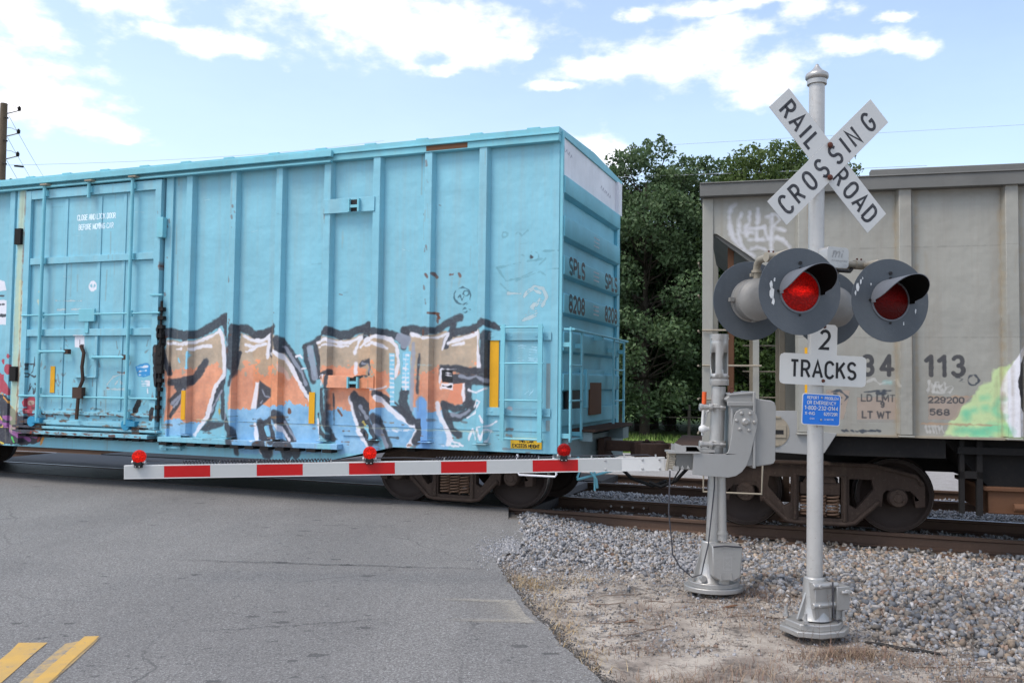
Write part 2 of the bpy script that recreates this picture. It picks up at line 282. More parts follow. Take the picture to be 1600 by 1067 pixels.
f = s.math('MULTIPLY', at.outputs['Fac'], s.ramp(s.noise(30, 6, .8), .30, .62, .15, .85)); tr_ = s.n('ShaderNodeBsdfTransparent'); mx = s.n('ShaderNodeMixShader'); s.l(f, mx.inputs[0]); s.l(tr_.outputs[0], mx.inputs[1]); s.l(s.b.outputs[0], mx.inputs[2]); s.l(mx.outputs[0], s.t.nodes['Material Output'].inputs[0]); M['sandline'] = s.m
s = N('tar_seam'); s.col((0.05, 0.05, 0.053, 1)); s.set(.7); at = s.n('ShaderNodeAttribute'); at.attribute_name = 'tone'
f = s.math('MULTIPLY', at.outputs['Fac'], s.ramp(s.noise(14, 6, .8), .36, .60, 0, .42)); tr_ = s.n('ShaderNodeBsdfTransparent'); mx = s.n('ShaderNodeMixShader'); s.l(f, mx.inputs[0]); s.l(tr_.outputs[0], mx.inputs[1]); s.l(s.b.outputs[0], mx.inputs[2]); s.l(mx.outputs[0], s.t.nodes['Material Output'].inputs[0]); M['seam'] = s.m

# ------------------------------------------------------------------ mesh helpers
class MB:
    def __init__(s): s.v = []; s.f = []; s.mi = []; s.sm = []
    def add(s, vs, fs, mi=0, smooth=False):
        o = len(s.v); s.v += [tuple(p) for p in vs]; s.f += [tuple(i + o for i in f) for f in fs]; s.mi += [mi] * len(fs); s.sm += [smooth] * len(fs); return s
    def box(s, a, b, mi=0, mat=None):
        x0, y0, z0 = a; x1, y1, z1 = b
        vs = [Vector(p) for p in ((x0, y0, z0), (x1, y0, z0), (x1, y1, z0), (x0, y1, z0), (x0, y0, z1), (x1, y0, z1), (x1, y1, z1), (x0, y1, z1))]
        if mat: vs = [mat @ p for p in vs]
        return s.add(vs, [(0, 3, 2, 1), (4, 5, 6, 7), (0, 1, 5, 4), (1, 2, 6, 5), (2, 3, 7, 6), (3, 0, 4, 7)], mi)
    def rod(s, a, b, r, n=10, r2=None, mi=0, cap=True):
        a = Vector(a); b = Vector(b); r2 = r if r2 is None else r2
        d = (b - a).normalized(); t = Vector((0, 0, 1)) if abs(d.z) < .9 else Vector((1, 0, 0))
        u = d.cross(t).normalized(); w = d.cross(u)
        vs = [a + (u * math.cos(2 * PI * i / n) + w * math.sin(2 * PI * i / n)) * r for i in range(n)] + [b + (u * math.cos(2 * PI * i / n) + w * math.sin(2 * PI * i / n)) * r2 for i in range(n)]
        s.add(vs, [(i, i + n, (i + 1) % n + n, (i + 1) % n) for i in range(n)], mi, True)
        if cap: s.add(vs, [tuple(range(n)), tuple(reversed(range(n, 2 * n)))], mi)
        return s
    def tube(s, pts, r, n=8, mi=0, closed=False):
        pts = [Vector(p) for p in pts]; k = len(pts); vs = []
        up0 = None
        for i, p in enumerate(pts):
            d = (pts[min(i + 1, k - 1)] - pts[max(i - 1, 0)])
            if closed: d = pts[(i + 1) % k] - pts[i - 1]
            d.normalize()
            if up0 is None:
                t = Vector((0, 0, 1)) if abs(d.z) < .9 else Vector((1, 0, 0)); up0 = d.cross(t).normalized()
            up0 = (up0 - d * up0.dot(d)).normalized(); w = d.cross(up0)
            rr = r[i] if isinstance(r, (list, tuple)) else r
            vs += [p + (up0 * math.cos(2 * PI * j / n) + w * math.sin(2 * PI * j / n)) * rr for j in range(n)]
        fs = [(i * n + j, i * n + (j + 1) % n, (i + 1) % k * n + (j + 1) % n, (i + 1) % k * n + j) for i in range(k if closed else k - 1) for j in range(n)]
        s.add(vs, fs, mi, True)
        if not closed: s.add(vs, [tuple(reversed(range(n))), tuple(range((k - 1) * n, k * n))], mi)
        return s
    def lathe(s, prof, c, axis, n=32, mi=0, smooth=True, a0=0, a1=2 * PI, mis=None):
        """prof: (distance along axis, radius)"""
        c = Vector(c); d = Vector(axis).normalized(); t = Vector((0, 0, 1)) if abs(d.z) < .9 else Vector((1, 0, 0))
        u = d.cross(t).normalized(); w = d.cross(u)
        full = abs(a1 - a0 - 2 * PI) < 1e-6; m = n if full else n + 1
        o = len(s.v)
        s.v += [tuple(c + d * h + (u * math.cos(a0 + (a1 - a0) * i / n) + w * math.sin(a0 + (a1 - a0) * i / n)) * max(r, 1e-4)) for h, r in prof for i in range(m)]
        for k in range(len(prof) - 1):
            for i in range(n):
                j = (i + 1) % m
                s.f.append((o + k * m + i, o + k * m + j, o + (k + 1) * m + j, o + (k + 1) * m + i)); s.mi.append(mis[k] if mis else mi); s.sm.append(smooth)
        return s
    def prism(s, outer, holes=(), fr=None, t=.02, mi=0):
        """flat polygon (with holes) in a frame fr(a, b, depth) extruded by t"""
        loops = [list(outer)] + [list(h) for h in holes]
        tris = geometry.tessellate_polygon([[Vector((p[0], p[1], 0)) for p in l] for l in loops])
        pts = [p for l in loops for p in l]; n = len(pts)
        vs = [fr(p[0], p[1], 0) for p in pts] + [fr(p[0], p[1], t) for p in pts]
        fs = []
        def area(tr): a, b, c = (pts[i] for i in tr); return (b[0] - a[0]) * (c[1] - a[1]) - (c[0] - a[0]) * (b[1] - a[1])
        for tr in tris:
            tr = tuple(tr)
            if area(tr) < 0: tr = tr[::-1]
            fs.append(tr); fs.append(tuple(i + n for i in tr[::-1]))
        k = 0
        for l in loops:
            m = len(l)
            for i in range(m): fs.append((k + i, k + (i + 1) % m, k + (i + 1) % m + n, k + i + n))
            k += m
        return s.add(vs, fs, mi)
    def build(s, name, mat, parent=None, uv=False, bevel=0., kind=None, fixn=True, smooth_angle=None):
        me = bpy.data.meshes.new(name); me.from_pydata(s.v, [], s.f)
        mats = mat if isinstance(mat, (list, tuple)) else [mat]
        for m in mats: me.materials.append(m)
        me.polygons.foreach_set('material_index', s.mi); me.polygons.foreach_set('use_smooth', s.sm)
        if fixn:
            bm = bmesh.new(); bm.from_mesh(me); bmesh.ops.remove_doubles(bm, verts=bm.verts, dist=1e-5); bmesh.ops.recalc_face_normals(bm, faces=bm.faces); bm.to_mesh(me); bm.free()
            try: me.set_sharp_from_angle(angle=R(38))
            except Exception: pass
        if uv:
            ul = me.uv_layers.new(name='side'); co_ = np.empty(len(me.vertices) * 3); me.vertices.foreach_get('co', co_); co_ = co_.reshape(-1, 3)
            li = np.empty(len(me.loops), dtype=np.int32); me.loops.foreach_get('vertex_index', li)
            q = co_[li]; u0, u1, w0, w1 = uv
            uvs = np.stack([(q[:, 0] - u0) / (u1 - u0), (q[:, 2] - w0) / (w1 - w0)], 1).astype(np.float32); ul.data.foreach_set('uv', uvs.ravel())
        me.update()
        o = bpy.data.objects.new(name, me); COL.objects.link(o)
        if parent: o.parent = parent
        if bevel:
            b = o.modifiers.new('bevel', 'BEVEL'); b.width = bevel; b.segments = 2; b.limit_method = 'ANGLE'; b.angle_limit = R(40)
        if kind: o['kind'] = kind
        return o
def XZ(y): return lambda a, b, d: Vector((a, y + d, b))          # polygon in x-z, depth away from viewer
def thing(name, label, cat, loc=(0, 0, 0), rotz=0., group=None):
    o = bpy.data.objects.new(name, None); COL.objects.link(o); o.empty_display_size = .2
    o.location = loc; o.rotation_euler = (0, 0, rotz); o['label'] = label; o['category'] = cat
    if group: o['group'] = group
    return o
def tag(o, label, cat, group=None):
    o['label'] = label; o['category'] = cat
    if group: o['group'] = group
    return o
def copy_part(o, parent, loc=None):
    c = o.copy(); COL.objects.link(c); c.parent = parent
    if loc is not None: c.location = loc
    return c

# ---- stroke lettering (single-stroke glyphs, height 1)
def arc(cx, cy, rx, ry, a0, a1, n=12): return [(cx + rx * math.cos(R(a0 + (a1 - a0) * i / n)), cy + ry * math.sin(R(a0 + (a1 - a0) * i / n))) for i in range(n + 1)]
GL = {
 'A': (.62, [[(0, 0), (.31, 1), (.62, 0)], [(.12, .33), (.50, .33)]]), 'B': (.5, [[(.26, .52), (0, .52)], [(0, 0), (0, 1), (.26, 1)] + arc(.26, .76, .22, .24, 90, -90) + arc(.26, .26, .24, .26, 90, -90) + [(0, 0)]]),
 'C': (.54, [arc(.28, .66, .28, .34, 25, 180, 9) + arc(.28, .34, .28, .34, 180, 335, 9)]), 'D': (.52, [[(0, 0), (0, 1), (.2, 1)] + arc(.2, .66, .32, .34, 90, 0, 6) + arc(.2, .34, .32, .34, 0, -90, 6) + [(0, 0)]]),
 'E': (.46, [[(.46, 1), (0, 1), (0, 0), (.46, 0)], [(0, .52), (.38, .52)]]), 'F': (.46, [[(.46, 1), (0, 1), (0, 0)], [(0, .52), (.38, .52)]]),
 'G': (.54, [arc(.28, .66, .28, .34, 25, 180, 9) + arc(.28, .34, .28, .34, 180, 360, 9) + [(.56, .46), (.32, .46)]]), 'H': (.5, [[(0, 0), (0, 1)], [(.5, 0), (.5, 1)], [(0, .52), (.5, .52)]]),
 'I': (.0, [[(0, 0), (0, 1)]]), 'K': (.54, [[(0, 0), (0, 1)], [(.52, 1), (0, .4)], [(.2, .62), (.54, 0)]]), 'L': (.44, [[(0, 1), (0, 0), (.44, 0)]]),
 'M': (.66, [[(0, 0), (0, 1), (.33, .2), (.66, 1), (.66, 0)]]), 'N': (.52, [[(0, 0), (0, 1), (.52, 0), (.52, 1)]]),
 'O': (.56, [arc(.28, .66, .28, .34, 0, 180, 9) + arc(.28, .34, .28, .34, 180, 360, 9) + [(.56, .66)]]), 'P': (.5, [[(0, 0), (0, 1), (.26, 1)] + arc(.26, .74, .24, .26, 90, -90) + [(0, .48)]]),
 'Q': (.56, [arc(.28, .66, .28, .34, 0, 180, 9) + arc(.28, .34, .28, .34, 180, 360, 9) + [(.56, .66)], [(.32, .25), (.58, -.05)]]),
 'R': (.52, [[(0, 0), (0, 1), (.26, 1)] + arc(.26, .74, .24, .26, 90, -90) + [(0, .48)], [(.26, .48), (.52, 0)]]),
 'S': (.5, [arc(.25, .74, .25, .26, 20, 270, 12) + arc(.25, .24, .25, .24, 88, -160, 12)]), 'T': (.5, [[(0, 1), (.5, 1)], [(.25, 1), (.25, 0)]]),
 'U': (.52, [[(0, 1), (0, .3)] + arc(.26, .27, .26, .27, 180, 360, 10) + [(.52, 1)]]), 'V': (.56, [[(0, 1), (.28, 0), (.56, 1)]]), 'W': (.8, [[(0, 1), (.2, 0), (.4, .85), (.6, 0), (.8, 1)]]),
 'X': (.54, [[(0, 0), (.54, 1)], [(0, 1), (.54, 0)]]), 'Y': (.54, [[(0, 1), (.27, .48), (.54, 1)], [(.27, .48), (.27, 0)]]), '-': (.3, [[(0, .45), (.3, .45)]]), '.': (.02, [[(0, 0), (0.02, 0)]]),
 '0': (.5, [arc(.25, .66, .25, .34, 0, 180, 9) + arc(.25, .34, .25, .34, 180, 360, 9) + [(.5, .66)]]), '1': (.24, [[(0, .78), (.24, 1), (.24, 0)]]),
 '2': (.5, [arc(.25, .72, .25, .28, 160, -20, 10) + [(.42, .5), (0, 0), (.5, 0)]]), '3': (.5, [arc(.24, .75, .23, .25, 150, -80, 9) + arc(.24, .27, .26, .27, 80, -150, 10)]),
 '4': (.54, [[(.38, 0), (.38, 1), (0, .3), (.54, .3)]]), '5': (.5, [[(.45, 1), (.06, 1), (.03, .55)] + arc(.24, .32, .26, .32, 110, -150, 12)]),
 '6': (.5, [arc(.25, .3, .25, .3, 90, 450, 14), [(0, .3), (.02, .6)] + arc(.27, .68, .25, .32, 170, 40, 6)]), '7': (.48, [[(0, 1), (.48, 1), (.16, 0)]]),
 '8': (.5, [arc(.25, .75, .22, .25, -90, 270, 14), arc(.25, .25, .25, .25, 90, 450, 14)]), '9': (.5, [arc(.25, .7, .25, .3, -90, 270, 14), [(.5, .7), (.48, .4)] + arc(.23, .32, .25, .32, -10, -140, 6)]),
}
def text_lines(txt, h, gap=.22, sx=1.0):
    """list of polylines and total width"""
    x = 0.; out = []
    for ch in txt:
        if ch == ' ': x += .42 * h * sx; continue
        w, st = GL[ch]
        for l in st: out.append([(x + p[0] * h * sx, p[1] * h) for p in l])
        x += (w * sx + gap) * h
    return out, x - gap * h
def ribbon(mb, line, sw, fr, mi=0):
    """flat constant width stroke with mitred joints"""
    n = len(line); L = []
    pts = [Vector(p) for p in line]; q = [pts[0]]
    for p in pts[1:]:
        if (p - q[-1]).length > 1e-6: q.append(p)
    pts = q; n = len(pts)
    if n < 2: return
    vs = []
    for i, p in enumerate(pts):
        d1 = (pts[i] - pts[i - 1]).normalized() if i > 0 else (pts[1] - pts[0]).normalized()
        d2 = (pts[i + 1] - pts[i]).normalized() if i < n - 1 else d1
        n1 = Vector((-d1.y, d1.x)); n2 = Vector((-d2.y, d2.x)); m = (n1 + n2)
        if m.length < .3: m = n1.copy()
        m.normalize(); k = sw / 2 / max(.45, m.dot(n1))
        vs += [fr(p.x + m.x * k, p.y + m.y * k, 0), fr(p.x - m.x * k, p.y - m.y * k, 0)]
    mb.add(vs, [(2 * i, 2 * i + 1, 2 * i + 3, 2 * i + 2) for i in range(n - 1)], mi)
def lettering(mb, txt, h, sw, cx, cz, fr, gap=.22, sx=1.0, fit=None, left=False):
    ls, w = text_lines(txt, h, gap, sx)
    if fit:
        k = fit / w; ls = [[(p[0] * k, p[1]) for p in l] for l in ls]; w = fit
    x0 = cx if left else cx - w / 2
    for j, l in enumerate(ls):
        ribbon(mb, [(p[0] + x0, p[1] + cz - h / 2) for p in l], sw, lambda a, b, d, j=j: fr(a, b, -.00012 * j))
# ------------------------------------------------------------------ paint on the car sides (rasterised in metres: u along the car, w up)
PC = {'dark': (62, 65, 74), 'white': (226, 224, 232), 'lav': (150, 156, 172), 'gold': (176, 160, 90), 'blue': (108, 156, 208), 'skyb': (132, 196, 222), 'pink': (226, 184, 172), 'rust': (112, 62, 40), 'skin': (218, 140, 110), 'black': (28, 28, 32), 'ink': (60, 96, 112), 'ink2': (66, 72, 80), 'scratch': (104, 158, 172), 'silver': (176, 192, 196), 'white2': (170, 214, 232), 'ruststreak': (150, 150, 130), 'seam': (188, 196, 170), 'rustdk': (116, 60, 44), 'blue2': (48, 140, 200), 'cream': (206, 206, 176), 'red': (176, 72, 88), 'darkpaint': (62, 62, 72), 'orange': (216, 150, 70), 'purple': (150, 92, 150), 'yellow': (214, 190, 80), 'redbr': (150, 60, 50), 'green': (80, 190, 90),
      'lime': (186, 206, 154), 'teal': (98, 190, 154), 'chalk': (186, 184, 180), 'pinkb': (158, 140, 127), 'rustlt': (170, 140, 112), 'greyb': (140, 136, 130), 'tealb': (140, 190, 188), 'tag': (192, 192, 196), 'num': (58, 58, 62)}
SOFT = {'dark': .024, 'white': .018, 'lav': .018, 'tag': .035, 'lime': .03, 'teal': .09, 'ruststreak': .03, 'rust': .01, 'blue': .04, 'tealb': .05, 'pink': .03, 'silver': .006, 'chalk': .015, 'skyb': .01, 'orange': .01}
ALPHA = {'dark': .96, 'white': .95, 'ruststreak': .35, 'scratch': .75, 'white2': .6, 'ink': .9, 'seam': .5, 'tag': .9, 'teal': .75, 'tealb': .7, 'chalk': .7, 'pinkb': .8, 'greyb': .7, 'rustlt': .7, 'silver': .8, 'rust': .85, 'pink': .6, 'cream': .7, 'lav': .85}
def vnoise(shape, cell, seed):
    """smooth value noise"""
    g = np.random.default_rng(seed); h, w = shape; gh, gw = int(h / cell) + 3, int(w / cell) + 3; a = g.random((gh, gw))
    y = np.arange(h) / cell; x = np.arange(w) / cell; yi = y.astype(int); xi = x.astype(int); fy = y - yi; fx = x - xi; fy = fy * fy * (3 - 2 * fy); fx = fx * fx * (3 - 2 * fx)
    A = a[yi][:, xi]; B = a[yi][:, xi + 1]; C = a[yi + 1][:, xi]; D = a[yi + 1][:, xi + 1]
    return (A * (1 - fx) + B * fx) * (1 - fy)[:, None] + (C * (1 - fx) + D * fx) * fy[:, None]
class Raster:
    def __init__(s, u0, u1, w0, w1, res):
        s.u0, s.u1, s.w0, s.w1, s.res = u0, u1, w0, w1, res
        s.W = int((u1 - u0) / res); s.H = int((w1 - w0) / res); s.rgb = np.zeros((s.H, s.W, 3), np.float32); s.a = np.zeros((s.H, s.W), np.float32)
        s.jit = (vnoise((s.H, s.W), 5, 3) - .5) + (vnoise((s.H, s.W), 14, 4) - .5)
        s.patch = vnoise((s.H, s.W), 4, 5) * .22 + vnoise((s.H, s.W), 14, 6) * .38 + vnoise((s.H, s.W), 34, 8) * .4
    def box(s, pts, pad):
        us = [p[0] for p in pts]; ws = [p[1] for p in pts]
        x0 = max(0, int((min(us) - pad - s.u0) / s.res)); x1 = min(s.W, int((max(us) + pad - s.u0) / s.res) + 2); y0 = max(0, int((min(ws) - pad - s.w0) / s.res)); y1 = min(s.H, int((max(ws) + pad - s.w0) / s.res) + 2)
        if x1 <= x0 or y1 <= y0: return None
        X, Y = np.meshgrid(s.u0 + (np.arange(x0, x1) + .5) * s.res, s.w0 + (np.arange(y0, y1) + .5) * s.res); return (slice(y0, y1), slice(x0, x1)), X, Y
    def over(s, sl, al, col):
        al = np.clip(al, 0, 1).astype(np.float32); a0 = s.a[sl]; c = np.asarray(col, np.float32) / 255.
        na = al + a0 * (1 - al); s.rgb[sl] = np.where(na[..., None] > 1e-4, (c * al[..., None] + s.rgb[sl] * (a0 * (1 - al))[..., None]) / np.maximum(na, 1e-4)[..., None], s.rgb[sl]); s.a[sl] = na
    def stroke(s, pts, w, col, soft=.008, alpha=1., jit=.02):
        b = s.box(pts, w / 2 + soft + .03)
        if b is None: return
        sl, X, Y = b; D = np.full(X.shape, 1e9)
        for p, q in zip(pts[:-1], pts[1:]):
            dx, dy = q[0] - p[0], q[1] - p[1]; L = dx * dx + dy * dy + 1e-12; t = np.clip(((X - p[0]) * dx + (Y - p[1]) * dy) / L, 0, 1); D = np.minimum(D, np.hypot(X - p[0] - t * dx, Y - p[1] - t * dy))
        D = D + s.jit[sl] * jit; s.over(sl, np.clip((w / 2 - D) / soft + .5, 0, 1) * alpha, col)
    def poly(s, pts, col, soft=.006, alpha=1., jit=.02):
        b = s.box(pts, .06)
        if b is None: return
        sl, X, Y = b; ins = np.zeros(X.shape, bool); D = np.full(X.shape, 1e9); n = len(pts)
        for i in range(n):
            p, q = pts[i], pts[(i + 1) % n]; dx, dy = q[0] - p[0], q[1] - p[1]; L = dx * dx + dy * dy + 1e-12; t = np.clip(((X - p[0]) * dx + (Y - p[1]) * dy) / L, 0, 1); D = np.minimum(D, np.hypot(X - p[0] - t * dx, Y - p[1] - t * dy))
            if abs(dy) > 1e-9: ins ^= ((p[1] > Y) != (q[1] > Y)) & (X < dx * (Y - p[1]) / dy + p[0])
        D = np.where(ins, -D, D) + s.jit[sl] * jit
        if col is None:                                    # letter fill: tan, orange and blue bands from the top down
            un = X + 0; t1 = np.interp(X, [-6.6, -5, -3.5, -.8], [1.93, 1.95, 1.93, 1.95]) + (s.patch[sl] - .5) * .55
            t2 = np.interp(X, [-6.6, -5.6, -5., -4.2, -3.4, -2., -.8], [1.12, 1.14, 1.32, 1.40, 1.38, 1.42, 1.26]) + (s.patch[sl] - .5) * .26
            c = np.where((Y > t1)[..., None], np.array([184, 158, 132.]), np.where((Y > t2)[..., None], np.array([222, 144, 104.]), np.array([132, 178, 214.])))
            c = c + ((s.patch[sl] - .5) * 60)[..., None] * np.array([1, .8, .6]); col = np.clip(c, 0, 255)
        s.over(sl, np.clip(-D / soft + .5, 0, 1) * alpha, col)
    def run(s, items):
        for k, c, w, pts in items:
            if k == 'F': s.poly(pts, None, .03, .9)
            elif k == 'P': s.poly(pts, PC[c], SOFT.get(c, .006), ALPHA.get(c, 1.), .03 if c in ('red', 'darkpaint', 'lime') else .008)
            else: s.stroke(pts, max(w * (1.2 if c == 'dark' else 1.35 if c in ('white', 'lav') else 1), .012), PC[c], SOFT.get(c, .008), ALPHA.get(c, 1.))
    def text(s, txt, h, sw, cx, cw, col, fit=None, alpha=.9, soft=.005):
        ls, w = text_lines(txt, h); k = fit / w if fit else 1
        for l in ls: s.stroke([(p[0] * k + cx - w * k / 2, p[1] + cw - h / 2) for p in l], sw, col, soft, alpha, .004)
    def image(s, name):
        im = bpy.data.images.new(name, s.W, s.H, alpha=True); im.alpha_mode = 'CHANNEL_PACKED'; px = np.ones((s.H, s.W, 4), np.float32); px[..., :3] = s.rgb; px[..., 3] = s.a; im.pixels.foreach_set(px.ravel()); im.update(); im.pack(); return im
